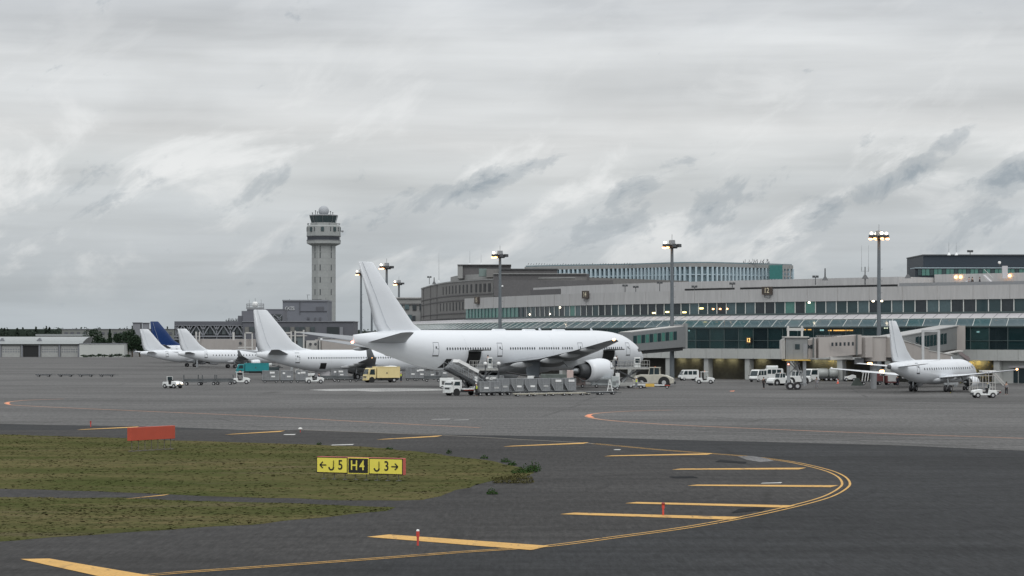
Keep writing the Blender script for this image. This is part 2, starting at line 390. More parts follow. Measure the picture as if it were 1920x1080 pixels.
# double yellow edge line: centreline traced on the ground
lp = [(-420,1190),(-120,1140),(60,1108),(270,1080),(480,1064),(690,1049),(860,1036),(1020,1025),(1160,1007),(1290,989),(1400,969),(1490,949),(1550,932),(1580,916),(1586,905),(1574,892),(1543,880),(1480,866),(1400,856),(1330,850.5),(1230,843),(1105,831.5),(1000,825.5),(850,817.5),(700,811.5),(560,806)]
lw = [G(x, y) for x, y in lp]; lw = [Vector((p.x, p.y, 0)) for p in lw]
cl = crom(lw, 14)
def offs(path, d):
    out = []
    for i, p in enumerate(path):
        t = (path[min(i+1, len(path)-1)]-path[max(i-1, 0)]).normalized(); out.append(p+Vector((-t.y, t.x, 0))*d)
    return out
def strip(path, w, z, a=None, b=None):
    A = offs(path, -w/2); B = offs(path, w/2); mb = MB(); vs = []
    for p, q in zip(A, B): vs += [(p.x, p.y, z), (q.x, q.y, z)]
    mb.add(vs, [(2*i, 2*i+1, 2*i+3, 2*i+2) for i in range(len(path)-1)]); return mb
sh = [p for p in cl]
sheet('taxiway_shoulder', [(p.x, p.y) for p in sh]+[(-150,200),(-150,60)], .008, SHOULD)
kq = 21*14
struct('taxiway_edge_line', strip(offs(cl, .20)[:kq], .12, .016), LINEY)
struct('taxiway_edge_line', strip(offs(cl, -.20)[:kq], .12, .016), LINEY)
struct('taxiway_edge_line', strip(offs(cl, .0)[kq-1:], .26, .016), mat('line_far_worn', (.24,.21,.17), .7, var=.2, scale=.5))
def gquad(name, pts, z, m): return sheet(name, [tuple(G(x, y, z))[:2] for x, y in pts], z, m)
for (x0,y0,x1,y1,t) in [(144,806,262,800.5,2.6),(422,815,535,808.3,2.8),(706,824.5,830,817.5,3.2),(943,837.5,1105,830.5,3.2),(1132,855.5,1338,851,3.4),
                        (1259,880.5,1512,878.3,4.0),(1289,910.5,1572,911.5,4.2),(1172,943.5,1492,949.5,5.0),(1050,964,1392,971.5,6.2),(688,1006.5,1030,1027,9.5),(228,936,318,927.5,3.0)]:
    t *= .88
    gquad('taxiway_stripe', [(x0,y0),(x0+t*5,y0-t*.55),(x1,y1-t*.45),(x1-t*4,y1+t*.5)], .022, LINEY)
gquad('taxiway_stripe', [(38,1048),(92,1047),(300,1082),(230,1090)], .022, LINEY)
for (x0,y0,x1,y1) in [(620,835,664,833.5),(531,815.3,555,814.8),(1426,906.5,1467,905.2),(1150,843.5,1165,843.2)]:
    gquad('white_marking', [(x0,y0),(x0+3,y0-1.2),(x1,y1-1.0),(x1-3,y1+.6)], .022, LINEW)
# faded guide lines on the apron
GZ = [.007]
def gline(pts, w, m, n=10, name='guide_line'):
    p = crom([Vector((G(x,y).x, G(x,y).y, 0)) for x, y in pts], n); GZ[0] += .0011; struct(name, strip(p, w, GZ[0]), m)
gline([(120,748),(60,750),(30,752),(12,755),(16,758.5),(40,760.5),(110,764),(270,771),(480,780),(700,792),(900,802)], .40, LINEF)
gline([(1260,769),(1180,771),(1125,774.5),(1102,779),(1108,783.5),(1150,789),(1250,796),(1400,803),(1600,811),(1920,822)], .45, LINEF)
gquad('turn_mark', [(10,756),(13,754.2),(19,754.6),(17,756.2),(20,758.2),(14,758)], .020, ORG); gquad('turn_mark', [(1098,779.4),(1102,777),(1112,776.2),(1108,779),(1115,783),(1104,782.4)], .020, ORG)
gline([(600,790),(900,797),(1200,806),(1500,814),(1900,826)], .22, LINEP)
gline([(900,800),(1200,812),(1500,822),(1920,838)], .22, LINEP)
gline([(-200,742),(200,741),(420,744),(700,752)], .3, LINEP)
gline([(1000,762),(1400,765),(1920,762)], .3, LINEP)
gline([(1300,745),(1600,752),(1920,760)], .3, LINEP)
for (x0,y0,x1,y1) in [(808,787,845,785.8),(850,788,880,787),(1368,733.8,1378,733.2)]:
    gquad('stand_marking', [(x0,y0),(x0+2,y0-1),(x1,y1-.8),(x1-2,y1+.6)], .008, LINEP if x0 < 1000 else ORG)
# pale wet concrete repair patch beside the wide-body stand
pp = [(578,731),(620,729.3),(700,728.2),(780,728),(850,728.6),(872,730),(820,732),(745,733.5),(700,734),(668,732.6),(620,732.8)]
PATCH = ground_mat('pale_patch', (.40,.40,.39), 'x')
gquad('concrete_patch', pp, .006, PATCH)
gquad('concrete_patch', [(1383,855.5),(1412,854.8),(1440,860),(1452,864.5),(1425,866),(1400,862)], .018, ground_mat('pale_patch_small', (.16,.16,.16), 'x'))
for q in ([(1254,893.2),(1300,892.8),(1310,896),(1262,896.5)], [(1350,862),(1400,866),(1398,869),(1340,866)], [(1385,954),(1440,949),(1430,957),(1370,962)]):
    gquad('tar_patch', q, .020, mat('tar', (.020,.021,.023), .9, var=.2, scale=.4, spec=.05))

# ------------------------------------------------------------ grass
def grass_mat():
    m = bpy.data.materials.new('grass'); m.use_nodes = True; nt = m.node_tree; b = nt.nodes['Principled BSDF']
    ge = nd(nt, 'ShaderNodeNewGeometry'); O = ge.outputs['Position']
    n1 = noise(nt, mapping(nt, O, sc=(.45, 1, 1)), .09, 7, .68); n2 = noise(nt, O, .9, 5, .65); n3 = noise(nt, O, 9, 3, .7)
    c = mixc(nt, ramp(nt, n1, [(.36, 0), (.64, 1)]), (.060,.068,.026), (.138,.115,.060))
    c = mixc(nt, ramp(nt, n2, [(.40, 0), (.75, .8)]), c, (.058,.076,.026))
    br = noise(nt, mapping(nt, O, loc=(7,3,0), sc=(.25, 1, 1)), .22, 5, .6)
    c = mixc(nt, ramp(nt, br, [(.56, 0), (.70, .65)]), c, (.13,.105,.072))
    c = mixc(nt, 1, c, ramp(nt, n3, [(.25, .78), (.75, 1.22)]), 'MULTIPLY')
    sk = noise(nt, mapping(nt, O, loc=(3,1,0), sc=(.12, .8, 1)), .55, 5, .65)
    c = mixc(nt, ramp(nt, sk, [(.52, 0), (.66, .5)]), c, (.050,.054,.026))
    nt.links.new(c, b.inputs['Base Color']); b.inputs['Roughness'].default_value = .95; b.inputs['Specular IOR Level'].default_value = .0
    return m
GRASS = grass_mat()
SOIL = GRASS
g1 = [(-500,806),(-200,810),(0,815),(245,822),(330,826),(560,833),(690,838),(800,849),(870,858),(925,866),(960,873),(988,880),(1000,887),(978,896),(935,900),(900,908),(868,917),(800,937),(745,939.5),(600,937.5),(350,929),(200,922.5),(0,916.5),(-300,909),(-500,905)]
g2 = [(-500,917),(-200,926),(0,932),(230,934.5),(330,939),(500,943),(640,947),(735,952),(720,959),(560,975.5),(430,986),(300,994),(0,1015),(-200,1034),(-500,1070)]
def inside(p, poly):
    x, y = p; r = False; j = len(poly)-1
    for i in range(len(poly)):
        if (poly[i][1] > y) != (poly[j][1] > y) and x < (poly[j][0]-poly[i][0])*(y-poly[i][1])/(poly[j][1]-poly[i][1])+poly[i][0]: r = not r
        j = i
    return r
for gi, g in enumerate((g1, g2)):
    wp = [G(x, y) for x, y in g]; n = len(wp); rag = []
    for i in range(n):
        a, b = wp[i], wp[(i+1)%n]; k = max(1, int((b-a).length/.8))
        for j in range(k):
            q = a.lerp(b, j/k); q = Vector((q.x + .35*mnoise.noise(q*.45), q.y + .9*mnoise.noise(q*.35+Vector((9,0,0))), 0)); rag.append(q)
    mb = MB(); k = len(rag)
    mb.add([(p.x, p.y, .013) for p in rag], [tuple(range(k))])
    o = struct('soil', mb, SOIL)
    poly = [(p.x, p.y) for p in rag]
    xs = [p[0] for p in poly]; ys = [p[1] for p in poly]
    bl = MB(); r2 = random.Random(5+gi)
    tri_v = []; tri_f = []
    cnt = 0; N = 26000 if gi == 0 else 19000
    while cnt < N:
        x = r2.uniform(max(min(xs), -48), max(xs)); y = r2.uniform(min(ys), max(ys)); cnt += 1
        if abs(x) > .22*y+6: continue
        if not inside((x, y), poly): continue
        dn = mnoise.noise(Vector((x*.35, y*.18, gi)))+.5*mnoise.noise(Vector((x*1.1, y*.6, 4)))
        if dn < -.35 and r2.random() < .5: continue
        s = .016+.026*r2.random()+.02*max(0, dn)
        for _ in range(2):
            a = r2.uniform(0, pi); w = .05+.07*r2.random(); dx, dy = cos(a)*w, sin(a)*w
            lx, ly = r2.uniform(-.16,.16), r2.uniform(-.16,.16); k = len(tri_v)
            tri_v += [(x-dx, y-dy, .012), (x+dx, y+dy, .012), (x+dx*.5+lx, y+dy*.5+ly, s), (x-dx*.6+lx, y-dy*.6+ly, s*.8)]
            tri_f.append((k, k+1, k+2, k+3))
    bl.add(tri_v, tri_f)
    tag(bl.build('grass', GRASS), 'short patchy green and straw coloured grass %s' % ('on the island around the yellow direction sign' if gi == 0 else 'of the lower strip along the taxiway edge'), 'grass', kind='stuff')

# weeds and bushes along the island tip
LEAF = mat('weed_leaf', (.030,.065,.018), .9, var=.4, scale=3, spec=.1)
LEAFB = mat('weed_dry', (.070,.066,.026), .9, var=.35, scale=3, spec=.1)
def weed(x, y, w, h, n, m, label):
    c = G(x, y); t = thing('weed', label, 'weed', (c.x, c.y, 0.012), 0, 'weeds along the tip of the grass island')
    f = MB(); st = MB(); r = random.Random(int(x*7+y))
    for i in range(max(3, n//30)):
        a = r.uniform(0, 2*pi); q = r.random()*w*.4; st.cyl((q*cos(a)*.4, q*sin(a)*.4, 0), (q*cos(a), q*sin(a), h*.8*r.uniform(.5,1)), .012, .005, 5)
    for i in range(n):
        a = r.uniform(0, 2*pi); q = w/2*sqrt(r.random()); hh = h*(1-(q/(w/2))**2*.7)*r.random()**.7*(1+.4*sin(a*3+x))
        p = Vector((q*cos(a), q*sin(a)*1.0, max(.02, hh))); s = r.uniform(.03, .07)
        u = Vector((r.gauss(0,1), r.gauss(0,1), r.gauss(0,.6))).normalized()*s; v = Vector((r.gauss(0,1), r.gauss(0,1), r.gauss(0,1))).normalized()*s*.6
        f.add([p-u, p+v, p+u, p-v], [(0,1,2,3)])
    f.build('foliage', m, t); st.build('stem', LEAFB, t)
weed(990,886,1.1,.42,420,LEAF,'biggest dark green weed clump at the tip of the grass island')
weed(1002,884,.8,.50,300,LEAF,'rightmost leafy green weed standing on the asphalt off the island tip')
weed(973,888,.9,.30,220,LEAF,'green weed clump just left of the biggest clump at the island tip')
weed(962,906,2.2,.35,620,LEAFB,'wide olive brown weed clump spilling onto the asphalt below the island tip')
weed(975,898,1.3,.30,330,LEAFB,'brownish weed clump between the green tip weeds and the wide olive clump')
weed(940,900,1.4,.20,240,LEAFB,'low dry weed patch left of the wide olive clump')
weed(923,927,.55,.24,180,LEAF,'small lone dark weed on the asphalt below the grass island')
weed(948,867,.6,.22,150,LEAF,'small weed on the upper edge near the island tip')
weed(961,873,.5,.24,130,LEAF,'small green weed on the upper rim just before the island tip')
weed(908,860,.5,.18,110,LEAF,'tiny weed on the upper rim right of the sign, second from the tip')
weed(842,851,.35,.30,90,LEAF,'single dark weed tuft above the grass right of the yellow sign')
weed(598,834,.4,.16,70,LEAF,'tiny dark tuft on the upper island rim below the white dash')
weed(730,843,.5,.16,90,LEAF,'tiny tuft on the upper rim above the sign right end')

# ------------------------------------------------------------ signs and lights of the taxiway
SY = mat('sign_yellow', (.80,.70,.10), .5, var=.04); SB = mat('sign_black', (.012,.012,.012), .5); SR = mat('sign_rim_red', (.50,.10,.08), .6)
def taxi_sign():
    a = G(594, 903); b = G(754, 906.5); a = Vector((a.x, a.y, 0)); b = Vector((b.x, 131.0, 0)); a.y = 133.3; 
    a.x = (594-960)*a.y/F; b.x = (756-960)*b.y/F
    d = b-a; L = d.length; rz = atan2(d.y, d.x); c = (a+b)/2
    z0, z1 = .32, 1.20
    t = thing('taxiway_sign', 'yellow and black taxiway direction sign reading J5 H4 J3 on the grass', 'sign', (c.x, c.y, .01), rz)
    th = .30
    MB().b2(-L/2, -.02, z0, L/2, th, z1).build('sign_case', SR, t, bevel=.02)
    fr = MB()
    w = [.365, .245, .39]; xs = [-L/2]
    for q in w: xs.append(xs[-1]+q*L)
    xs[-1] = L/2
    for i in range(3):
        x0, x1 = xs[i], xs[i+1]
        MB().b2(x0+.005, -.036, z0+.01, x1-.005, -.022, z1-.01).build('panel_border', SB if i != 1 else SY, t)
        p = MB().b2(x0+.05, -.046, z0+.06, x1-.05, -.038, z1-.06).build('sign_panel', SY if i != 1 else SB, t)
        txt = ['J5', 'H4', 'J3'][i]; xm = (x0+x1)/2; zc = (z0+z1)/2
        k = SB if i != 1 else SY
        offc = {0: [(-.02,'J'),(.52,'5')], 1: [(-.24,'H'),(.24,'4')], 2: [(-.52,'J'),(.05,'3')]}[i]
        for dx, ch in offc:
          if ch == 'J':
            jm = MB(); pts = [(.13,.26),(.13,-.10)]+[(.13-.145+.145*cos(a_*pi/6),-.10-.15*sin(a_*pi/6)) for a_ in range(1,7)]
            for (ax_,az_),(bx_,bz_) in zip(pts, pts[1:]): jm.beam((xm+dx+ax_,-.055,zc+az_),(xm+dx+bx_,-.055,zc+bz_),.012,.085)
            jm.build('letter', k, p)
          else: text_mesh(ch, .72, k, 'letter', p, (xm+dx, -.055, zc-.0), (R(90),0,0), .006, .86)
        if i != 1:
            s = -1 if i == 0 else 1; ax = xm+s*.53; m2 = MB()
            m2.beam((ax-.19, -.056, zc), (ax+.19, -.056, zc), .012, .065)
            for e in (-1, 1): m2.beam((ax+s*.20, -.056, zc), (ax+s*.02, -.056, zc+e*.17), .012, .065)
            m2.build('arrow', k, p)
    for i in range(8):
        lg = MB(); x = -L/2+.35+i*(L-.7)/7; lg.cyl((x, th/2, -.02), (x, th/2, z0), .022, n=8); lg.box(x, th/2, .01, .2, .25, .04); lg.build('leg', mat('leg_dull', (.13,.13,.11), .7), t)
taxi_sign()
def red_sign():
    a = G(245, 838); b = G(329, 833); a = Vector(((245-960)*165/F, 165, 0)); b = Vector(((328.5-960)*169/F, 169, 0))
    d = b-a; L = d.length; rz = atan2(d.y, d.x); c = (a+b)/2
    t = thing('taxiway_sign', 'blank red back of a taxiway sign seen on the upper grass rim', 'sign', (c.x, c.y, .01), rz)
    MB().b2(-L/2, 0, .72, L/2, .3, 1.60).build('sign_case', RED, t, bevel=.02)
    for i in range(7):
        x = -L/2+.3+i*(L-.6)/6; MB().cyl((x,.15,-.02),(x,.15,.72),.025,n=8).box(x,.15,.03,.3,.35,.06).build('leg', mat('leg_dull2', (.12,.11,.09), .7), t)
red_sign()
def bollard(x, y, top, label, cap):
    c = G(x, y); s = S(c.y); h = (y-top)/s
    t = thing('marker_post', label, 'post', (c.x, c.y, .02), 0, 'red marker posts beside the taxiway')
    MB().cyl((0,0,0),(0,0,h*.55),.04,.04,10).cyl((0,0,h*.55),(0,0,h*.9),.06,.06,10).build('post', REDP, t)
    if cap: MB().ball((0,0,h*.92),.062,10).build('lamp', TAGW, t)
    else: MB().ball((0,0,h*.92),.08,10).build('lamp', mat('lens_dark_red', (.25,.03,.02), .3), t)
bollard(783.5, 1024, 994, 'short red marker post with white cap beside the broad lower stripe', True)
bollard(1243.5, 967, 944, 'short all red marker post standing on the stripe inside the curve', False)
bollard(170, 801, 790, 'tiny red marker post on the far left taxiway edge', False)
def edge_light(x, y, label):
    c = G(x, y); t = thing('edge_light', label, 'light', (c.x, c.y, .02))
    MB().cyl((0,0,0),(0,0,.22),.03,n=8).build('stem', REDP, t)
    MB().lathe([(.02,.22),(.16,.24),(.17,.30),(.10,.36),(0.01,.38)], n=12).build('lamp_head', mat('lens_white', (.75,.75,.72), .3), t)
edge_light(563, 811, 'small white topped edge light on a red stem by the far stripe')
# ------------------------------------------------------------ aircraft
def herm(st, d):
    if d <= st[0][0]: return st[0][1:]
    if d >= st[-1][0]: return st[-1][1:]
    for i in range(len(st)-1):
        if st[i][0] <= d <= st[i+1][0]: break
    a, b = st[i], st[i+1]; p = st[i-1] if i else a; q = st[i+2] if i+2 < len(st) else b
    h = b[0]-a[0]; t = (d-a[0])/h; out = []
    for k in range(1, len(a)):
        s = (b[k]-a[k])/h
        def lim(s0, s1): return 0 if s0*s1 <= 0 else 2*s0*s1/(s0+s1)
        m0 = lim((a[k]-p[k])/(a[0]-p[0]), s) if i else s
        m1 = lim(s, (q[k]-b[k])/(q[0]-b[0])) if i+2 < len(st) else s
        out.append((2*t**3-3*t*t+1)*a[k]+(t**3-2*t*t+t)*h*m0+(-2*t**3+3*t*t)*b[k]+(t**3-t*t)*h*m1)
    return out
FOIL = [(1,0),(.85,.28),(.6,.72),(.35,1),(.18,.92),(.07,.62),(.015,.28),(0,0),(.015,-.22),(.07,-.42),(.18,-.55),(.35,-.55),(.6,-.35),(.85,-.10)]
def surf_wing(secs, side, x0, name, m, parent, vertical=False):
    rings = []
    for (d, y, z, ch, th) in secs:
        r = []
        for u, w in FOIL:
            if vertical: r.append((x0-(d+u*ch), (w if w > 0 else w*1.6)*th*ch*.5, z))
            else: r.append((x0-(d+u*ch), side*y, z+w*th*ch*.6))
        rings.append(r if side > 0 else r[::-1])
    mb = MB(); mb.loft(rings); return mb.build(name, m, parent)
def aircraft(name, label, cat, sp, nx, ny, th, group):
    L = sp['L']; x0 = L/2
    cx = nx-cos(th)*x0; cy = ny-sin(th)*x0
    t = thing(name, label, cat, (cx, cy, 0), th, group)
    st = sp['fus']; N = 72; M_ = 40; rings = []
    ds = [L*(i/N) for i in range(N+1)]; ds = sorted(set([st[-1][0]*(.5-.5*cos(pi*i/N)) for i in range(N+1)]))
    for d in ds:
        zc, ry, rz = herm(st, d); rings.append([(x0-d, ry*cos(2*pi*i/M_), zc+rz*sin(2*pi*i/M_)) for i in range(M_)])
    fus = MB().loft(rings).build('fuselage', sp.get('fmat', WHITE), t)
    def surf(d, z, side, off=.02):
        zc, ry, rz = herm(st, d); s = max(-.995, min(.995, (z-zc)/rz)); c = sqrt(1-s*s)
        return (x0-d, side*(ry*c+off*c), z+off*s)
    def patch(mb, d0, d1, z0, z1, side, off=.02, n=3, sk=0):
        vs = []
        for j in range(n+1):
            for i in range(n+1):
                z = z0+(z1-z0)*j/n; vs.append(surf(d0+(d1-d0)*i/n+sk*(z-z0), z, side, off))
        q = [(j*(n+1)+i, j*(n+1)+i+1, (j+1)*(n+1)+i+1, (j+1)*(n+1)+i) for j in range(n) for i in range(n)]
        if side < 0: q = [f[::-1] for f in q]
        mb.add(vs, q, True); return mb
    wz, ww, wh, pitch = sp['win']
    for a, b in sp['winrows']:
        d = a
        while d <= b:
            mb = MB(); vs = [surf(d+ww*.5*cos(k*pi/4+pi/8)*1.05, wz+wh*.5*sin(k*pi/4+pi/8)*1.05, -1, .015) for k in range(8)]
            mb.add(vs, [tuple(range(8))[::-1]]); mb.build('window', DARKW, t)
            d += pitch
    for (d, z0, z1, w) in sp['doors']:
        for side in (-1, 1):
            mb = MB(); e = .07
            patch(mb, d-w/2, d-w/2+e, z0, z1, side); patch(mb, d+w/2-e, d+w/2, z0, z1, side)
            patch(mb, d-w/2, d+w/2, z1-e, z1, side); 
            fr = mb.build('door', LINE, t)
            m2 = MB(); patch(m2, d-w/2, d+w/2, z0-.10, z0+.06, side, .03); m2.build('sill', DMETAL, fr)
            m3 = MB(); patch(m3, d-.12, d+.12, z0+(z1-z0)*.52, z0+(z1-z0)*.70, side, .018); m3.build('door_window', DARKW, fr)
            m4 = MB(); patch(m4, d-.45, d-.2, z0+(z1-z0)*.48, z0+(z1-z0)*.53, side, .025); m4.build('handle', DMETAL, fr)
    d0, d1, z0, z1 = sp['cockpit']
    for side in (-1, 1):
        for k in range(3):
            a = d0+(d1-d0)*k/3; mb = MB(); patch(mb, a+.04, a+(d1-d0)/3-.04, z0, z1-.12*k, side, .02, 3, .5); mb.build('cockpit_window', DARKW, t)
    # faint skin joints
    mb = MB()
    for d in sp['joints']:
        for side in (-1, 1):
            zc, ry, rz = herm(st, d); patch(mb, d, d+.05, zc-rz*.9, zc+rz*.9, side, .012, 10)
    mb.build('skin_joint', mat('skin_line', (.60,.62,.64), .4), t)
    surf_wing(sp['fin'], 1, x0, 'tail_fin', sp.get('finmat', WHITE), t, True)
    f = sp['fin']; mb = MB()                      # rudder hinge line
    for e in (-1, 1):
        pts = [(x0-(q[0]+q[3]*.72), e*(q[4]*q[3]*.5*.55+.012), q[2]) for q in f[1:]]
        for p, q in zip(pts, pts[1:]): mb.beam(p, q, .04)
    mb.build('rudder_joint', LINEL, t)
    for side in (-1, 1):
        surf_wing(sp['stab'], side, x0, 'tailplane', WING if sp.get('graystab', True) else WHITE, t)
        w = surf_wing(sp['wing'], side, x0, 'wing', WING, t)
        if sp.get('winglet'): surf_wing(sp['winglet'], side, x0, 'winglet', sp.get('wlmat', WING), w)
        for (d, y, z, ln, r) in sp.get('fairings', []):
            rg = []
            for k in range(9):
                u = k/8; rr = r*sin(pi*min(1, u*1.0))**.6 if 0 < u < 1 else .02
                rg.append([(x0-(d+ln*u), side*y+rr*.55*cos(2*pi*i/10), z-.12*u*r*2+rr*sin(2*pi*i/10)) for i in range(10)])
            MB().loft(rg).build('flap_fairing', FAIR, w)
        tipd = sp['wing'][-1]
        MB().ball((x0-tipd[0]-tipd[3]*.5, side*(tipd[1]-.1), tipd[2]+.05), sp.get('lamp', .12), 8).build('nav_light', L_WARM if sp.get('lit') and side < 0 else TAGW, w)
    for side in (-1, 1):
        if 'eng' in sp:
            d, y, z, r, ln = sp['eng']; X = x0-d
            pr = [(r*.80,-.10*ln),(r*.86,-.02*ln),(r*.93,.0),(r*.99,-.06*ln),(r*1.04,-.20*ln),(r*1.05,-.40*ln),(r*.98,-.70*ln),(r*.84,-ln),(r*.80,-ln*.985),(r*.86,-.8*ln),(r*.88,-.4*ln)]
            en = MB().lathe(pr, (X, side*y, z), 'x', 32).build('engine', WHITE, t)
            MB().lathe([(.02,-.30*ln),(r*.84,-.32*ln)], (X, side*y, z), 'x', 32).build('fan', DMETAL, en)
            MB().lathe([(.02,-.12*ln),(r*.16,-.2*ln),(r*.26,-.31*ln)], (X, side*y, z), 'x', 16).build('spinner', DMETAL, en)
            MB().lathe([(r*.83,-.80*ln),(r*.63,-.86*ln),(r*.60,-1.12*ln),(r*.44,-1.34*ln),(r*.40,-1.32*ln),(r*.38,-1.15*ln)], (X, side*y, z), 'x', 28).build('core_nozzle', DMETAL, en)
            MB().lathe([(r*.30,-1.15*ln),(r*.26,-1.38*ln),(r*.10,-1.62*ln),(.01,-1.72*ln)], (X, side*y, z), 'x', 20).build('exhaust_cone', METAL, en)
            py = MB(); wzz = sp['pylz']
            py.loft([[(X-.25*ln,side*y-.12,z+r*.95),(X-.25*ln,side*y+.12,z+r*.95),(X-1.75*ln,side*y+.1,z+r*.35),(X-1.75*ln,side*y-.1,z+r*.35)],
                     [(X-.75*ln,side*y-.15,z+r*1.15),(X-.75*ln,side*y+.15,z+r*1.15),(X-2.0*ln,side*y+.12,wzz),(X-2.0*ln,side*y-.12,wzz)],
                     [(X-1.1*ln,side*y-.15,wzz+.1),(X-1.1*ln,side*y+.15,wzz+.1),(X-2.1*ln,side*y+.12,wzz+.1),(X-2.1*ln,side*y-.12,wzz+.1)]], smooth=False)
            py.build('pylon', FAIR, t)
    d0, d1, w_, zb, zt = sp['belly']; rg = []
    for k in range(13):
        u = k/12; s = sin(pi*u)**.55 if 0 < u < 1 else .02; mid = (zb+zt)/2+ (1-s)*(zt-zb)*.25
        rg.append([(x0-(d0+(d1-d0)*u), w_*s*cos(2*pi*i/20), mid+(zt-zb)/2*s*sin(2*pi*i/20)) for i in range(20)])
    MB().loft(rg).build('belly_fairing', WHITE, t)
    def gear(d, y, n, r, w, ztop, nm):
        g = MB(); g.cyl((x0-d, y, r), (x0-d, y, ztop), r*.22, n=10); g.beam((x0-d+r*.3, y, ztop), (x0-d, y, r*1.6), r*.14)
        g.beam((x0-d-(n-1)*r*1.1, y, r), (x0-d+(n-1)*r*1.1, y, r), r*.25)
        go = g.build(nm, METAL, t)
        for k in range(n):
            for e in (-1, 1):
                xx = x0-d+(k-(n-1)/2)*r*2.25
                wo = MB().lathe([(r*.5,-w/2),(r*.93,-w/2),(r,-w*.25),(r,w*.25),(r*.93,w/2),(r*.5,w/2)], (0,0,0), 'z', 20)
                wo.v = [(xx+a, y+e*w*.95+c, r+b) for a, b, c in wo.v]; wo = wo.build('wheel', RUB, go)
                MB().cyl((xx, y+e*w*.95-w*.42, r), (xx, y+e*w*.95+w*.42, r), r*.5, n=12).build('rim', RIM, wo)
    gd, gy, gn, gr, gw, gz = sp['main']
    for side in (-1, 1): gear(gd, side*gy, gn, gr, gw, gz, 'main_gear')
    gear(sp['nose'][0], 0, 1, sp['nose'][1], gw*.7, sp['nose'][2], 'nose_gear')
    for a in sp.get('antennas', []):
        zc, ry, rz = herm(st, a); MB().prism([(x0-a-.5, zc+rz-.02),(x0-a+.1, zc+rz-.02),(x0-a-.35, zc+rz+.38),(x0-a-.5, zc+rz+.38)], -.04, .04).build('antenna', WHITE, t)
    return t, x0, surf, patch

SP777 = dict(L=63.6, lit=True, lamp=.20,
  fus=[(0,4.35,.06,.06),(.35,4.4,.62,.62),(1.1,4.55,1.12,1.15),(2.3,4.82,1.68,1.72),(4,5.12,2.25,2.28),(6,5.38,2.70,2.75),(8.5,5.53,2.98,3.0),(11.5,5.6,3.1,3.1),(42,5.6,3.1,3.1),
       (46,5.68,3.05,3.02),(50,5.98,2.72,2.72),(54,6.45,2.15,2.22),(58,6.92,1.42,1.58),(61,7.22,.80,1.02),(63,7.38,.30,.66),(63.6,7.40,.10,.56)],
  win=(5.95,.27,.40,.53), winrows=[(8.4,15.6),(20.3,22.6),(23.4,27.8),(28.8,34.2),(38.5,47.6)],
  doors=[(6.6,4.85,6.8,1.1),(18.3,4.85,6.8,1.1),(36.4,4.85,6.8,1.1),(49.6,4.95,6.9,1.1)],
  cockpit=(1.7,3.2,5.35,6.0), joints=[14,24.5,43.5],
  fin=[(47.2,0,8.0,11.6,.05),(50.0,0,8.7,8.9,.08),(51.6,0,9.6,7.9,.10),(55.4,0,13.6,5.4,.11),(59.7,0,18.3,2.9,.12),(60.0,0,18.45,2.5,.06)],
  stab=[(54.0,.9,6.9,7.6,.10),(57.8,5.5,7.55,5.1,.10),(61.9,10.6,8.25,2.5,.09),(62.2,10.75,8.28,2.0,.05)],
  wing=[(20.6,1.6,3.6,14.6,.13),(21.8,3.1,3.75,13.2,.125),(26.4,9.5,4.35,8.9,.11),(33.5,20,5.65,5.5,.10),(39.6,29.2,7.05,2.7,.09),(41.4,30.45,7.25,1.1,.06)],
  fairings=[(32.2,6.4,3.55,5.6,.50),(32.6,12.6,4.25,5.4,.48),(35.4,18.2,5.05,4.6,.40),(38.0,23.6,5.85,3.6,.30)],
  eng=(20.0,9.75,2.55,1.80,5.0), pylz=4.1, belly=(18,39.5,2.55,1.95,4.6),
  main=(32.6,5.3,3,.67,.45,4.2), nose=(6.0,.55,3.0), antennas=[12,24])
t7, x7, surf7, patch7 = aircraft('wide_body_airliner', 'large plain white wide-body jet in the middle with cargo doors open and red ground power glow', 'airliner', SP777, 20.9, 403.5, R(46.8), 'plain white airliners parked at the gates')
t7['label'] = 'largest plain white wide-body jet in the middle with belly cargo doors open'
for d in (26.8, 33.5, 20.0):
    MB().box(x7-d, 0, 8.78, 2.6, .7, .22, taper=.8).build('antenna_fairing', WHITE, t7)
# tail lamp and open cargo doors
MB().ball((x7-63.75, 0, 6.92), .2, 8).build('tail_light', L_RED, t7)
def cargo(d0, d1, z0, z1):
    h = MB(); patch7(h, d0, d1, z0, z1, -1, .03, 6); ho = h.build('cargo_hatch', BLACK, t7)
    vs = []; n = 7; fs = []
    for i in range(n+1):                            # curved door leaf swung up over the opening
        a = i/n; r = 2.35
        y = -3.04-r*sin(a*1.25)*.92; z = z1+.05+r*(1-cos(a*1.25))*.15+a*.42-.55*a*a
        vs += [(x7-d0, y, z), (x7-d1, y, z)]
    k = len(vs); vs += [(v[0], v[1], v[2]+.13) for v in vs[:k]]
    for i in range(n):
        b = 2*i; fs += [(b,b+1,b+3,b+2), (k+b,k+b+2,k+b+3,k+b+1), (b,b+2,k+b+2,k+b), (b+1,k+b+1,k+b+3,b+3)]
    fs += [(2*n,2*n+1,k+2*n+1,k+2*n), (0,k,k+1,1)]
    mb = MB(); mb.add(vs, fs); mb.build('cargo_door', mat('door_inner', (.055,.06,.062), .6), t7)
cargo(40.5, 43.2, 3.25, 5.5)
cargo(10.2, 13.0, 3.25, 5.5)
h = MB(); patch7(h, 46.8, 47.9, 3.15, 4.45, -1, .03, 4, -.35); h.build('bulk_hatch', BLACK, t7)
g = MB(); g.prism([(x7-31.6,1.55),(x7-34.2,1.75),(x7-34.4,3.9),(x7-31.2,3.9)], -6.55, -6.45); g.build('gear_door', mat('gear_door_grey', (.22,.25,.28), .5), t7)

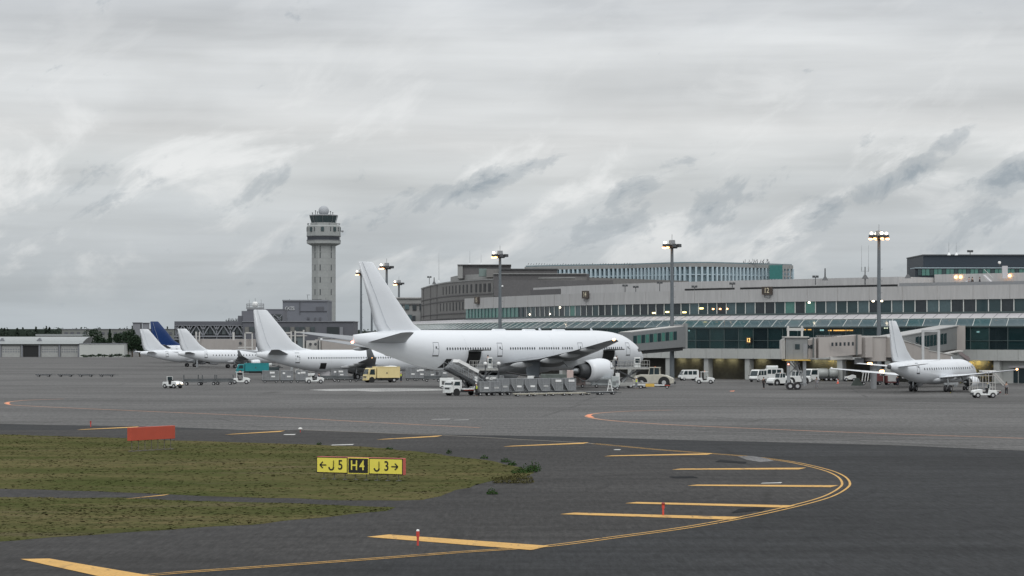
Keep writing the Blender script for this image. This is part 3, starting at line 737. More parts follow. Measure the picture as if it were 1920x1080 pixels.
SP737 = dict(L=38.1, lit=True, lamp=.16,
  fus=[(0,2.9,.05,.05),(.3,2.92,.42,.42),(1,3.02,.86,.9),(2.2,3.2,1.3,1.4),(4,3.35,1.68,1.8),(6,3.4,1.85,1.97),(24,3.4,1.88,2.0),(27.5,3.52,1.76,1.88),(31,3.85,1.38,1.52),(34.5,4.22,.86,1.05),(37,4.50,.42,.60),(38.1,4.6,.16,.34)],
  win=(3.95,.24,.34,.51), winrows=[(5.6,29.0)], doors=[(4.6,2.95,4.8,.85),(30.6,3.15,4.9,.8)], cockpit=(1.2,2.3,3.75,4.2), joints=[12,24],
  fin=[(25.2,0,5.1,12.6,.03),(29.0,0,5.75,9.0,.06),(31.0,0,6.9,7.2,.09),(33.0,0,9.2,5.5,.09),(36.0,0,12.4,2.75,.09),(36.3,0,12.55,2.3,.05)],
  stab=[(32.0,.6,4.6,4.2,.09),(37.2,7.0,5.45,1.6,.09),(37.5,7.15,5.47,1.1,.05)],
  wing=[(13.2,1.2,2.3,8.2,.13),(14.0,1.9,2.4,7.5,.13),(17.2,5.8,2.75,4.8,.12),(23.0,16.2,3.85,1.9,.10),(23.5,17.0,4.1,1.6,.08)],
  winglet=[(23.5,16.9,4.0,1.7,.09),(24.1,17.35,4.45,1.45,.08),(24.9,17.75,5.6,1.0,.08),(25.6,17.95,6.7,.55,.06)],
  fairings=[(20.4,4.2,2.35,3.2,.28),(20.8,7.2,2.65,2.9,.25),(22.0,10.4,3.0,2.4,.22)],
  eng=(12.3,4.85,1.5,.98,3.3), pylz=2.6, belly=(12,23.5,1.75,1.25,3.1), main=(19.5,2.9,1,.56,.40,2.4), nose=(3.9,.35,1.8), antennas=[9,16])
t3, x3, surf3, patch3 = aircraft('narrow_body_airliner', 'plain white narrow-body jet parked behind the tail of the largest jet', 'airliner', SP737, -13.3, 465.0, R(33), 'plain white airliners parked at the gates')
h = MB(); patch3(h, 25.0, 26.2, 2.0, 3.05, -1, .03, 4); h.build('cargo_hatch', BLACK, t3)

SPE = dict(L=29.9, lamp=.15, graystab=False,
  fus=[(0,2.35,.05,.05),(.3,2.38,.38,.4),(1,2.5,.78,.85),(2.2,2.66,1.15,1.25),(3.8,2.80,1.40,1.52),(5.5,2.85,1.50,1.66),(18.5,2.85,1.50,1.67),(21.5,2.98,1.40,1.52),(24.5,3.25,1.08,1.20),(27.2,3.48,.70,.82),(29.2,3.62,.42,.50),(29.9,3.65,.30,.36)],
  win=(3.25,.26,.36,.80), winrows=[(5.2,21.6)], doors=[(4.0,2.3,4.1,.8),(23.0,2.7,4.1,.75)], cockpit=(1.1,2.1,3.1,3.5), joints=[9,19],
  fin=[(20.6,0,4.35,8.2,.04),(22.6,0,4.8,6.6,.08),(24.2,0,5.9,5.3,.10),(26.6,0,8.6,3.3,.10),(27.7,0,9.75,2.4,.10),(28.2,0,9.85,1.8,.06)],
  stab=[(25.4,.4,3.6,2.9,.09),(28.4,4.95,4.05,1.4,.09),(28.6,5.05,4.06,1.0,.05)],
  wing=[(10.4,.9,1.95,5.4,.13),(11.0,1.5,2.0,4.9,.13),(13.3,4.9,2.3,3.2,.12),(17.3,12.0,3.05,1.4,.10),(17.6,12.5,3.15,1.2,.08)],
  winglet=[(17.6,12.45,3.12,1.25,.09),(18.0,12.75,3.45,1.0,.08),(18.7,13.0,4.5,.55,.06)],
  fairings=[(14.6,3.9,1.95,2.3,.2),(15.6,7.0,2.35,1.9,.17)],
  eng=(10.0,4.15,1.35,.78,2.5), pylz=2.15, belly=(9.5,19.5,1.45,1.0,2.4), main=(15.9,2.6,1,.48,.34,1.9), nose=(3.2,.3,1.5), antennas=[8])
SPE2 = dict(SPE); SPE2['lit'] = True; SPE2['wlmat'] = WHITE; SPE2['winglet'] = None; SPE2['wing'] = SPE['wing'][:3]+[(17.9,13.3,3.15,1.4,.10),(18.3,13.9,3.22,1.0,.07)]
tE, xE, surfE, patchE = aircraft('regional_jet', 'small plain white twin jet parked at the right seen from behind', 'airliner', SPE2, 67.0, 363.5, R(57.5), 'plain white regional jets')
MB().ball((xE-30.0, 0, 3.6), .34, 10, (.5,1,1)).build('exhaust_pipe', DMETAL, tE)
for d_, y_, z_, r_ in ((28.3,3.6,4.05,.24),(15.4,7.6,2.85,.24),(15.0,5.2,2.6,.12)): MB().ball((xE-d_, y_, z_), r_, 8, (1.6,1.6,.7)).build('wing_glint', L_WARM, tE)  # glowing balls stand in for orange beacon reflections on wing and tailplane
for o_ in kids(tE):
    if o_.name.startswith(('tailplane','wing')) and not o_.name.startswith(('winglet','window','wing_glint')):
        o_.data.materials.clear(); o_.data.materials.append(WHITE)
aircraft('regional_jet', 'small plain white twin jet parked on the left behind the teal truck', 'airliner', dict(SPE, graystab=True), -56.0, 634.0, R(27), 'plain white regional jets')
SPE3 = dict(SPE); SPE3['winrows'] = [(5.2,20)]
aircraft('regional_jet', 'white jet with pale fin farthest left and partly hidden by its neighbour', 'airliner', SPE3, -70.3, 664.0, R(30), 'plain white regional jets')
SPB = dict(SP737); SPB['finmat'] = BLUE; SPB['lit'] = False
aircraft('narrow_body_airliner', 'distant white jet with a dark blue tail fin on the left', 'airliner', SPB, -77.0, 778.0, R(34), None)
# ------------------------------------------------------------ terminal: a curved front
def curve_pts(pp, n=8): return crom([Vector((x, y, 0)) for x, y in pp], n)
def XY(px, d): return ((px-960)*d/F, d)
UP = [(128,384), (106,401), (85.6,418.9), (54.6,450), (18.0,498), (-9.66,567.8), (-25.5,636)]
UC = curve_pts(UP, 24)
def arc(path):
    s = [0]
    for a, b in zip(path, path[1:]): s.append(s[-1]+(b-a).length)
    return s
US = arc(UC)
def at_s(s, off=0):          # point on the upper wall line at arc length s, moved outwards (towards the apron) by off
    s = max(0, min(US[-1]-1e-6, s)); i = 0
    lo, hi = 0, len(US)-1
    while hi-lo > 1:
        m_ = (lo+hi)//2
        if US[m_] <= s: lo = m_
        else: hi = m_
    i = lo; t = (s-US[i])/(US[i+1]-US[i]); p = UC[i].lerp(UC[i+1], t)
    a = UC[max(0, i-1)]; b = UC[min(len(UC)-1, i+2)]; d = (b-a).normalized()
    return p+Vector((-abs(d.y), -abs(d.x), 0))*off, d
def s_of_px(px, off=0):
    lo, hi = 0, US[-1]
    for _ in range(50):
        m_ = (lo+hi)/2; p, _d = at_s(m_, off)
        if 960+F*p.x/p.y > px: lo = m_
        else: hi = m_
    return lo
def band(mb, s0, s1, prof, n, closed=True):
    """sweep a closed (off, z) profile along the front"""
    rings = []
    for i in range(n+1):
        s = s0+(s1-s0)*i/n; r = []
        for off, z in prof:
            p, _ = at_s(s, off); r.append((p.x, p.y, z))
        rings.append(r)
    mb.loft(rings, closed, closed, False); return mb
sA, sL = 0, US[-1]; sUL = s_of_px(873)
TERM = thing('terminal_building', 'long curved pale concrete airport terminal with a teal glazed front and numbered gates', 'terminal', (40, 460, 0))
def par(o, p=TERM):
    o.parent = p; o.matrix_parent_inverse = Matrix.Translation(p.location).inverted(); return o
def tb(mb, name, m, p=TERM): 
    o = mb.build(name, m); return par(o, p)
# upper storey
tb(band(MB(), sA, sUL, [(.25,14.1),(.25,16.5),(-.35,16.5),(-.35,14.1)], 60), 'parapet', CONC)
tb(band(MB(), sA, sUL, [(-.3,11.6),(-.3,16.2),(-20,16.2),(-20,11.6)], 60), 'upper_storey', GREY)
tb(band(MB(), sA, sUL, [(.12,11.72),(.12,12.02),(-.28,12.02),(-.28,11.72)], 60), 'sill', MULD)
mb = MB()
k = sA
while k < sUL:
    p, d = at_s(k, .27); mb.beam((p.x,p.y,14.1),(p.x,p.y,16.5),.04,.04); k += 7.2
tb(mb, 'panel_joint', mat('joint', (.33,.32,.31), .8))
n = 96; r3 = random.Random(3); mlist = [1]*12
for i in range(n):
    s0 = sA+(sUL-sA)*i/n; s1 = sA+(sUL-sA)*(i+1)/n
    u = 1-(i/n)
    m = WIN[r3.choice([0,0,2,2,3,0,1 if r3.random()<.35 else 2])]
    if i > n-16: m = WIN[1]
    w = tb(band(MB(), s0+.02, s1-.02, [(-.05,12.02),(-.05,14.1),(-.1,14.1),(-.1,12.02)], 1), 'window', m)
    p, d = at_s(s0, .03); tb(MB().beam((p.x,p.y,12.02),(p.x,p.y,14.08),.16,.14), 'window_mullion', MULL if i < n-16 else WIN[3])
# lower sloping roofs
tb(band(MB(), sA, sL, [(.0,11.7),(2.6,10.86),(2.6,10.72),(0,11.5)], 80), 'pale_roof', CONCP)
mb = MB()
k = sA
while k < sL:
    p, d = at_s(k, -.05); q, _ = at_s(k-.6, 2.62); mb.beam((p.x,p.y,11.74),(q.x,q.y,10.87),.10,.05); k += 2.4
tb(mb, 'roof_seam', GREY)
tb(band(MB(), sA, sL, [(2.72,10.82),(2.72,10.9),(2.5,10.95),(2.5,10.80)], 80), 'gutter', MULL)
n = 92
for i in range(n):
    s0 = sA+(sL-sA)*i/n; s1 = sA+(sL-sA)*(i+1)/n; m = SKYL[r3.choice([0,0,1,2,2])]
    vs = []
    for s, off, z in ((s0,2.65,10.76),(s1,2.65,10.76),(s1-.0,6.0,9.5),(s0-.0,6.0,9.5)):
        p, d = at_s(s-(1.7 if off > 3 else 0), off); vs.append((p.x,p.y,z))
    vs2 = [(a,b,c-.06) for a,b,c in vs]
    m2 = MB(); m2.add(vs+vs2, [(0,1,2,3),(7,6,5,4),(0,4,5,1),(1,5,6,2),(2,6,7,3),(3,7,4,0)])
    tb(m2, 'skylight', m)
    m3 = MB(); a = Vector(vs[0]); b = Vector(vs[3]); up = Vector((0,0,.05)); m3.beam(a+up, b+up, .09, .07); tb(m3, 'skylight_bar', MULL)
tb(band(MB(), sA, sL, [(6.12,9.32),(6.12,9.52),(5.9,9.55),(5.9,9.32)], 80), 'eave', MULD)
# glazed concourse wall
n = 84
for i in range(n):
    s0 = sA+(sL-sA)*i/n; s1 = sA+(sL-sA)*(i+1)/n
    tb(band(MB(), s0+.03, s1-.03, [(5.9,5.62),(5.9,9.32),(5.86,9.32),(5.86,5.62)], 1), 'glass_panel', GL[r3.choice([0,0,1,2,0])])
    p, d = at_s(s0, 5.93); m4 = MB(); m4.beam((p.x,p.y,5.6),(p.x,p.y,9.34),.11,.12); tb(m4, 'glass_mullion', MULD)
tb(band(MB(), sA, sL, [(5.98,7.02),(5.98,7.12),(5.86,7.12),(5.86,7.02)], 80), 'transom', MULD)
INT = mat('interior_wall', (.12,.135,.125), .8, var=.35, scale=.25); INF = mat('interior_floor', (.10,.10,.09), .5)
tb(band(MB(), sA, sL, [(-1.0,5.6),(-1.0,11.3),(-1.3,11.3),(-1.3,5.6)], 60), 'interior_wall', INT)
tb(band(MB(), sA, sL, [(5.8,5.5),(5.8,5.6),(-1.0,5.6),(-1.0,5.5)], 60), 'interior_floor', INF)
k = 3
while k < sL-2:                                  # columns, counters and seats inside
    p, d = at_s(k, 3.2); tb(MB().cyl((p.x,p.y,5.6),(p.x,p.y,10.5),.38,n=10), 'interior_column', mat('inner_col', (.30,.28,.26), .7) if k < 6 else INCOL)
    if k < 6: INCOL = mat('interior_column_paint', (.26,.24,.22), .7)
    q, _ = at_s(k+4, 2.0+r3.random()*2); a = atan2(d.y, d.x)
    tb(MB().box(q.x,q.y,6.2,r3.uniform(1.6,4),.7,r3.uniform(.8,1.6),a), 'counter', [INT, GREY, mat('seat', (.05,.05,.055), .7)][r3.randrange(3)])
    k += 9.2
# concourse floor slab and piers
tb(band(MB(), sA, sL, [(6.55,3.78),(6.55,5.58),(-4,5.46),(-4,3.78)], 80), 'slab', CONCD)
mb = MB(); k = sA
while k < sL:
    p, d = at_s(k, 6.57); mb.beam((p.x,p.y,3.8),(p.x,p.y,5.57),.05,.03); k += 4.0
tb(mb, 'slab_joint', mat('joint2', (.32,.33,.32), .8))
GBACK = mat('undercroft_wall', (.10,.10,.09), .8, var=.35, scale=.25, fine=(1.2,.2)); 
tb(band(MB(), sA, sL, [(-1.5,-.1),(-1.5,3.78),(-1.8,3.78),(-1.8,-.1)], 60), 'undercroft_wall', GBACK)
for px in (1256,1328,1405,1488,1578,1668,1762,1872,1990,1185,1118,1056):
    s = s_of_px(px, 5.6); p, d = at_s(s, 5.6); a = atan2(d.y, d.x)
    tb(MB().box(p.x,p.y,1.9,1.15,1.15,3.8,a), 'pier', COLM)
# solid bays at ground level on the right
for p0, p1 in ((1874,1990),):
    s0 = s_of_px(p0, 5.2); s1 = s_of_px(p1, 5.2)
    tb(band(MB(), s1, s0, [(5.2,-.05),(5.2,3.77),(4.9,3.77),(4.9,-.05)], 8), 'ground_wall', COLM)
    for q0, q1 in ((1900,1908),(1910,1922)):
        a0 = s_of_px(q0, 5.3); a1 = s_of_px(q1, 5.3)
        tb(band(MB(), a1, a0, [(5.28,.1),(5.28,2.5),(5.22,2.5),(5.22,.1)], 1), 'ground_window', VGLASS)
    a0 = s_of_px(1893, 5.3); a1 = s_of_px(1925, 5.3)
    tb(band(MB(), a1, a0, [(5.6,2.6),(5.6,2.95),(5.21,2.95),(5.21,2.6)], 2), 'canopy', CONCP)
# undercroft lamps: lit fittings at the head of the wall
for px in (1275,1300,1345,1370,1425,1528,1548,1562,1810,1825,1838):
    s = s_of_px(px, -1.0); p, d = at_s(s, -.9); a = atan2(d.y, d.x)
    tb(MB().box(p.x,p.y,3.74,2.2,.5,.03,a), 'ceiling_lamp', L_UNDER)
# lit fittings behind the glass
def inlamp(px, z, off, w, m, h=.12):
    s = s_of_px(px, off); p, d = at_s(s, off); tb(MB().box(p.x,p.y,z,w,.12,h,atan2(d.y,d.x)), 'interior_lamp', m)
for px in (1223,1232,1243,1251,1277,1283): inlamp(px, 9.95, 4.0, .9, L_TUBE)
for px in (1699,1710,1721,1732,1783): inlamp(px, 10.0, 4.2, 1.1, L_TUBE)
for px in (1741,1757): inlamp(px, 9.95, 4.2, .3, L_WHITE)
for px in (1488,1498,1508,1518,1556,1566,1573,1580,1588,1596): inlamp(px, 9.0-.15*(px > 1550), 5.6, .75, L_ORG, .20)
for px in (1539,1543,1292,1495): inlamp(px, 8.9, 5.6, .32, L_COOL, .26)
for px in (1834,): inlamp(px, 8.55, 5.6, .5, L_COOL, .26)
for px in (1659,1663): inlamp(px, 9.25, 5.6, .22, L_WHITE, .22)
for px, z, m in ((1226,12.35,L_YELW),(1251,12.5,L_YELW),(1283,12.4,L_YELW),(1337,12.95,L_WARM),(1350,12.95,L_WARM),(1363,12.95,L_WARM),(1315,13.1,L_YELW),(1517,13.9,L_WHITE),(1637,14.0,L_WHITE),(1653,14.0,L_WHITE),(993,12.5,L_WHITE),(1031,12.5,L_WHITE),(1050,13.8,L_WHITE)):
    s = s_of_px(px, .02); p, d = at_s(s, .0); tb(MB().box(p.x,p.y,z,.45 if m is not L_YELW else 1.0,.05,.24,atan2(d.y,d.x)), 'interior_lamp', m)
# gate numerals
BRONZE = mat('bronze_plate', (.05,.04,.035), .5); GOLD = mat('numeral_gold', (.62,.55,.40), .45)
def gate_sign(px, off, z, w, h, txt, m_plate, m_txt, label, sc=1):
    s = s_of_px(px, off); p, d = at_s(s, off); a = atan2(d.y, d.x)+pi
    t = thing('gate_sign', label, 'sign', (p.x, p.y, z), a)
    MB().b2(-w/2, .05, 0, w/2, .45, h).build('sign_box', m_plate, t)
    fr = MB(); 
    for q in ((-w/2,-w/2+.08),(w/2-.08,w/2)): fr.b2(q[0], .0, 0, q[1], .048, h)
    fr.b2(-w/2+.082, .0, h-.07, w/2-.082, .048, h); fr.b2(-w/2+.082, .0, 0, w/2-.082, .048, .07); fr.build('sign_frame', mat('bronze', (.12,.09,.07), .5), t)
    text_mesh(txt, h*.92, m_txt, 'numeral', t, (0, .03, h*.5), (R(90),0,0), .01, sc)
    MB().beam((-w*.3,.25,-.5),(-w*.3,.25,0),.06).beam((w*.3,.25,-.5),(w*.3,.25,0),.06).beam((-w*.3,.25,-.5),(w*.3,.25,-.5),.06).build('bracket', DMETAL, t)
gate_sign(1437, .75, 15.45, 2.3, 1.45, '12', BRONZE, GOLD, 'dark bronze gate plate reading 12 high on the terminal parapet', 1)
gate_sign(1096, .75, 15.45, 2.3, 1.55, '14', BRONZE, GOLD, 'dark bronze gate plate reading 14 on the parapet above the largest jet', 1)
gate_sign(892.5, .75, 15.2, 2.6, 1.55, '15', BRONZE, GOLD, 'farthest left dark bronze gate plate near the left end of the parapet', 1)
gate_sign(1403, 6.75, 6.55, 1.1, 1.1, '12', BLACK, L_SIGN, 'small lit orange gate sign reading 12 on the glazed concourse wall', .95)
# second tier behind the parapet
s1 = s_of_px(1000, -5)
s2 = s_of_px(1686, -5)
tb(band(MB(), s2, s1, [(-5,16.1),(-5,18.35),(-22,18.35),(-22,16.1)], 50), 'roof_tier', CONC)
tb(band(MB(), sA, s2-.3, [(-15,16.1),(-15,18.9),(-26,18.9),(-26,16.1)], 24), 'roof_tier', CONC)
for a_, b_ in ((1283,1376),(1387,1524),(1524,1682)):
    q0 = s_of_px(a_, -4.8); q1 = s_of_px(b_, -4.8)
    tb(band(MB(), q1, q0, [(-4.9,16.4),(-4.9,17.0),(-4.97,17.0),(-4.97,16.4)], 6), 'vent_slot', BLACK)
q0 = s_of_px(993, -4.8); q1 = s_of_px(1050, -4.8)
tb(band(MB(), q1, q0, [(-4.9,16.45),(-4.9,17.9),(-4.97,17.9),(-4.97,16.45)], 6), 'vent_slot', HOTEL2)
# roof terrace glass rail, stairs, lamps
q1 = s_of_px(1686, -1)
tb(band(MB(), sA, q1, [(-1.0,16.4),(-1.0,17.1),(-1.06,17.1),(-1.06,16.4)], 14), 'terrace_rail', GREY)
for px, zz in ((1792,18.35),(1801,18.35),(1884,18.4),(1893,18.4)):
    s = s_of_px(px, -14.8); p, d = at_s(s, -14.8); tb(MB().ball((p.x,p.y,zz),.26,8), 'terrace_lamp', L_WARM)
for x0_, x1_, z0_, z1_ in ((1805,1813,16.6,17.4),(1845,1862,18.4,16.9)):
    a_, _ = at_s(s_of_px(x0_, -8), -8); b_, _ = at_s(s_of_px(x1_, -8), -8)
    tb(MB().beam((a_.x,a_.y,z0_),(b_.x,b_.y,z1_),.7,.16), 'stair_flight', CONCP)
    tb(MB().beam((a_.x,a_.y,z0_+1),(b_.x,b_.y,z1_+1),.06,.06), 'handrail', MULL)
tb(MB().box(*at_s(s_of_px(1884,-13.5),-13.5)[0][:2], 19.0, .9, .6, 2.2), 'duct', CONCP)

# rooftop aerials and floodlights, each its own thing
def aerial(px, ytop, ybase, d, kind, label):
    b = W(px, ybase, d); h = (ybase-ytop)/S(d)
    t = thing('antenna', label, 'antenna', b, 0, 'rooftop aerials and floodlights')
    if kind == 'whip': MB().cyl((0,0,0),(0,0,h),.05,.02,6).box(0,0,.1,.6,.6,.5,taper=.5).build('mast', METAL, t)
    elif kind == 'spike': MB().cyl((0,0,0),(0,0,h),.14,.10,8).box(0,0,.0,1.0,1.0,.7,taper=.3).build('mast', DMETAL, t)
    elif kind == 'fork':
        MB().cyl((0,0,-1.4),(0,0,h*.32),.10,.08,6).box(0,0,0,1.1,1.1,.7,taper=.3).build('mast', DMETAL, t)
        for e in (-1, 1): MB().beam((0,0,h*.18),(e*.65,0,h*.18),.08).cyl((e*.62,0,h*.16),(e*.62,0,h*.32),.07,.07,6).cyl((e*.62,0,h*.32),(e*.62,0,h),.035,.02,6).build('whip', METAL, t)
    elif kind == 'flood':
        MB().cyl((0,0,0),(0,0,h*.8),.07,n=6).build('mast', DMETAL, t)
        for e in (-1, 1): MB().box(e*.3,0,h*.85,.5,.4,.4).build('lamp_head', DMETAL, t)
    elif kind == 'dish':
        MB().cyl((0,0,0),(0,0,h*.6),.08,n=6).build('mast', DMETAL, t); MB().ball((0,0,h*.75),h*.3,10).build('dish', TAGW, t)
for a in [(823,474,528,610,'whip','tallest thin white whip aerial on the left edge of the curved grey building'),
          (805,517,533,640,'flood','short lamp post on the far left roof edge of the curved grey building'),
          (814,520,530,630,'spike','stubby dark pipe on the curved roof beside the tall whip aerial'),
          (881,470,496,600,'whip','thin whip aerial on the top block above the curved grey building'),
          (902,476,496,600,'whip','second thin whip aerial on the top block just left of the tall lamp mast'),
          (1547,503,522,452,'spike','dark spike aerial on the terminal roof left of the forked aerial'),
          (1622,460,519,445,'fork','forked twin whip aerial on the terminal roof left of the tall lamp mast'),
          (1702,499,518,438,'spike','dark spike aerial on the terminal roof just left of the dark blue block'),
          (1779,454,477,478,'whip','thin whip aerial on the dark blue block, left one of two'),
          (1793,455,477,478,'whip','thin whip aerial on the dark blue block, right one of two'),
          (1819,470,477,478,'flood','low lamp bracket on top of the dark blue block'),
          (1172,533,549,492,'flood','floodlight post on the parapet between the gate 14 plate and the tall mast'),
          (1192,536,548,490,'flood','small floodlight on the parapet right of the first floodlight post'),
          (1237,527,546,486,'flood','floodlight post on the parapet just left of the tall middle mast'),
          (1302,536,545,478,'flood','small dark fitting above the roof slot right of the tall middle mast'),
          (1373,530,541,470,'flood','floodlight post between the two dark roof slots'),
          (1529,516,534,455,'flood','camera post at the joint of the roof tier right of the gate 12 plate'),
          (942,535,541,545,'dish','small white globe lamp on a bracket beside the upper parapet'),
          (1874,490,500,440,'dish','small white globe lamp post before the dark blue block')]: aerial(*a)

# ------------------------------------------------------------ curved grey building on the left
HP = [(-24.6,680),(-20.5,640),(-15.5,605),(-9.5,582),(-4.0,570),(3,562),(14,556)]
HC = curve_pts(HP, 8)
HB = thing('curved_building', 'rounded grey stone building with slit windows left of the terminal', 'building', (0, 600, 0))
def rot_band(path, z0, z1, th, off=0):
    A = offs(path, off); B = offs(path, off-th); return MB().loft([[(a.x,a.y,z0),(a.x,a.y,z1),(b.x,b.y,z1),(b.x,b.y,z0)] for a, b in zip(A, B)], smooth=False)
def solid(path, z0, z1, back):
    rings = [[(p.x,p.y,z0),(p.x,p.y,z1),(p.x+back[0],p.y+back[1],z1),(p.x+back[0],p.y+back[1],z0)] for p in path]
    return MB().loft(rings, smooth=False)
i25 = len(HC)*2//3
tb(solid(HC, 0, 21.1, (28, 40)), 'wall', HOTEL, HB)
oo = offs(HC, .08)
def outw(i, k):               # point outside the facade
    a = HC[max(0,i-1)]; b = HC[min(len(HC)-1,i+1)]; d = (b-a).normalized(); return HC[i]+Vector((d.y,-d.x,0))*k
outp = [outw(i, .12) for i in range(len(HC))]
for z in (20.9, 17.6, 16.4, 13.4, 12.2):
    tb(MB().loft([[(p.x,p.y,z-.12),(p.x,p.y,z+.12),(q.x,q.y,z+.12),(q.x,q.y,z-.12)] for p, q in zip([outw(i,.14) for i in range(len(HC))], [outw(i,.0) for i in range(len(HC))])], smooth=False), 'string_course', HOTEL3 if z > 20 else HOTEL2, HB)
SH = arc(HC)
def hp(px, k=.1):
    best = None
    for i in range(len(HC)-1):
        a = 960+F*HC[i].x/HC[i].y; b = 960+F*HC[i+1].x/HC[i+1].y
        if (a-px)*(b-px) <= 0:
            t = (px-a)/(b-a); p = HC[i].lerp(HC[i+1], t); d = (HC[i+1]-HC[i]).normalized(); return p+Vector((d.y,-d.x,0))*k, d
    return None, None
def hwin(px, z0, z1, w):
    w *= 1.15
    p, d = hp(px, .02)
    if p is None: return
    tb(MB().box(p.x,p.y,(z0+z1)/2,w,.16,z1-z0,atan2(d.y,d.x)), 'window', SLIT, HB)
for px in (831,837,843,849,855,862,869,876,884,893,901,909,918): hwin(px, 18.1, 20.0, .95 if px > 880 else .8)
for px in (826,832,838,844,850,856,862,868): hwin(px, 14.1, 16.0, .8)
for px in range(802,858,4): hwin(px, 10.6, 12.0, .9)
for px in (795,808,820,925.5): 
    p, d = hp(px, .1); tb(MB().beam((p.x,p.y,0),(p.x,p.y,21.1),.12,.12), 'downpipe', HOTEL3 if px > 900 else HOTEL2, HB)
def block(x0, x1, y0, y1, d, dep, m, name, parent=HB):
    a = W(x0, y0, d); b = W(x1, y1, d); return tb(MB().b2(a.x, d, b.z, b.x, d+dep, a.z), name, m, parent)
block(858, 958, 496.5, 522, 598, 14, HOTEL2, 'roof_block'); block(858, 867.5, 497, 522, 597.6, .38, HOTEL3, 'roof_block'); block(857.5, 958.5, 495.8, 497.2, 597.3, 14.6, HOTEL2, 'coping')
# stepped drum between
dr = curve_pts([(-15.2,620),(-12.5,602),(-8,592),(-1,586),(6,583)], 6)
tb(solid(dr, 20.5, 22.6, (12, 18)), 'roof_drum', HOTEL3, HB)
block(898, 912, 503.5, 518, 585, 3, mat('green_unit', (.16,.21,.20), .6), 'roof_unit')
block(912, 950, 504, 520, 584, 9, HOTEL, 'roof_block'); block(938, 1045, 505.5, 518, 583, 14, HOTEL2, 'roof_block'); block(937, 1046, 503.6, 505.4, 582.6, 15, DMETAL, 'coping')
block(925, 1105, 513.5, 536, 560, 14, HOTEL2, 'roof_block'); block(925, 1100, 512.6, 514, 559.6, 15, HOTEL3, 'coping')
block(926, 1150, 525.5, 556, 552, 6, HOTEL2, 'rear_wall')
# low block behind the fin
LB = thing('low_building', 'small pale two storey block between the big fin and the curved grey building', 'building', (-28, 700, 0))
block(700, 790.5, 558.5, 604, 696, 20, HOTEL3, 'wall', LB); block(700, 790.8, 557.5, 559.5, 695.5, 20, CONC, 'coping', LB); block(700,790.5,569,571.5,695.7,.3,HOTEL2,'string_course',LB)
for x0_, x1_, y0_, y1_, m_ in ((748,754,571,581,WIN[3]),(759,767,571,580,WIN[3]),(773.5,781,571,581,WIN[2]),(786.5,790,570,581,WIN[2]),(764,772,590,601,WIN[3]),(773,779,592,602,WIN[2])):
    block(x0_, x1_, y0_, y1_, 695.6, .35, m_, 'window', LB)
b0 = W(790, 575, 694); t_ = MB()
for q in range(3): t_.beam(W(790+q*4, 577+q*8, 694), W(794+q*4, 585+q*8, 694), .25, .25)
tb(t_.beam(W(789.5,575,694), W(789.5,604,694), .3).beam(W(801,598,694),W(790,604,694),.25), 'outdoor_stair', DMETAL, LB)
# ------------------------------------------------------------ far glass building with white fins
FG = thing('glass_building', 'long pale glass building with white vertical fins behind the terminal roof', 'building', (30, 600, 0))
fp = curve_pts([XY(987,640), XY(1060,632), XY(1180,622), XY(1300,608), XY(1400,616), XY(1483,627)], 10)
tb(solid(fp, 0, 25.0, (-10, 40)), 'wall', FARG, FG)
sfp = arc(fp)
def fpt(u, k=0):
    s = u*sfp[-1]
    for i in range(len(sfp)-1):
        if sfp[i] <= s <= sfp[i+1]+1e-6: break
    t = (s-sfp[i])/(sfp[i+1]-sfp[i]); d = (fp[i+1]-fp[i]).normalized(); return fp[i].lerp(fp[i+1], t)+Vector((d.y,-d.x,0))*k, d
N = 66
rf = random.Random(8)
for i in range(N+1):
    p, d = fpt(i/N, .45); a = atan2(d.y, d.x); tb(MB().box(p.x,p.y,20.4,.50,.7,8.8,a), 'fin', FIN, FG)
    if i < N and rf.random() < .62:
        q, d = fpt((i+.5)/N, .05); tb(MB().box(q.x,q.y,20.4+rf.choice([1.2,.2]),.62,.12,3.4+rf.random()*2,a), 'window', [WIN[2], FARG, WIN[3]][rf.randrange(3)], FG)
for z0_, z1_, m_, k_ in ((24.8,25.7,HOTEL3,.75),(25.7,26.0,FARG,.3),(22.8,23.05,FIN,.5)):
    tb(MB().loft([[(*fpt(i/40,k_)[0][:2],z0_),(*fpt(i/40,k_)[0][:2],z1_),(*fpt(i/40,-6)[0][:2],z1_),(*fpt(i/40,-6)[0][:2],z0_)] for i in range(41)], smooth=False), 'cornice', m_, FG)
TG = mat('teal_curtain', (.03,.16,.15), .2, var=.15)
block(1443, 1467, 497, 523, 614, 3, TG, 'teal_glazing', FG)
fr_ = MB()
for x_ in (1469,1475,1482): fr_.beam(W(x_,496,614), W(x_,524,614), .3, .3)
for y_ in (497,503,510,518): fr_.beam(W(1468,y_,614), W(1483,y_,614), .25, .25)
tb(fr_, 'steel_frame', HOTEL3, FG)
lt = MB()
for i in range(26):
    a = W(1393+i*2, 495, 616); lt.beam(a, a+Vector((rf.uniform(-.8,.8),0,rf.uniform(.3,1.3))), .09, .09)
for i in range(60):
    a = W(990+i*5, 496.5, 620); lt.beam(a, a+Vector((.2,0,rf.uniform(.1,.5))), .12, .12)
tb(lt, 'roof_fittings', DMETAL, FG)
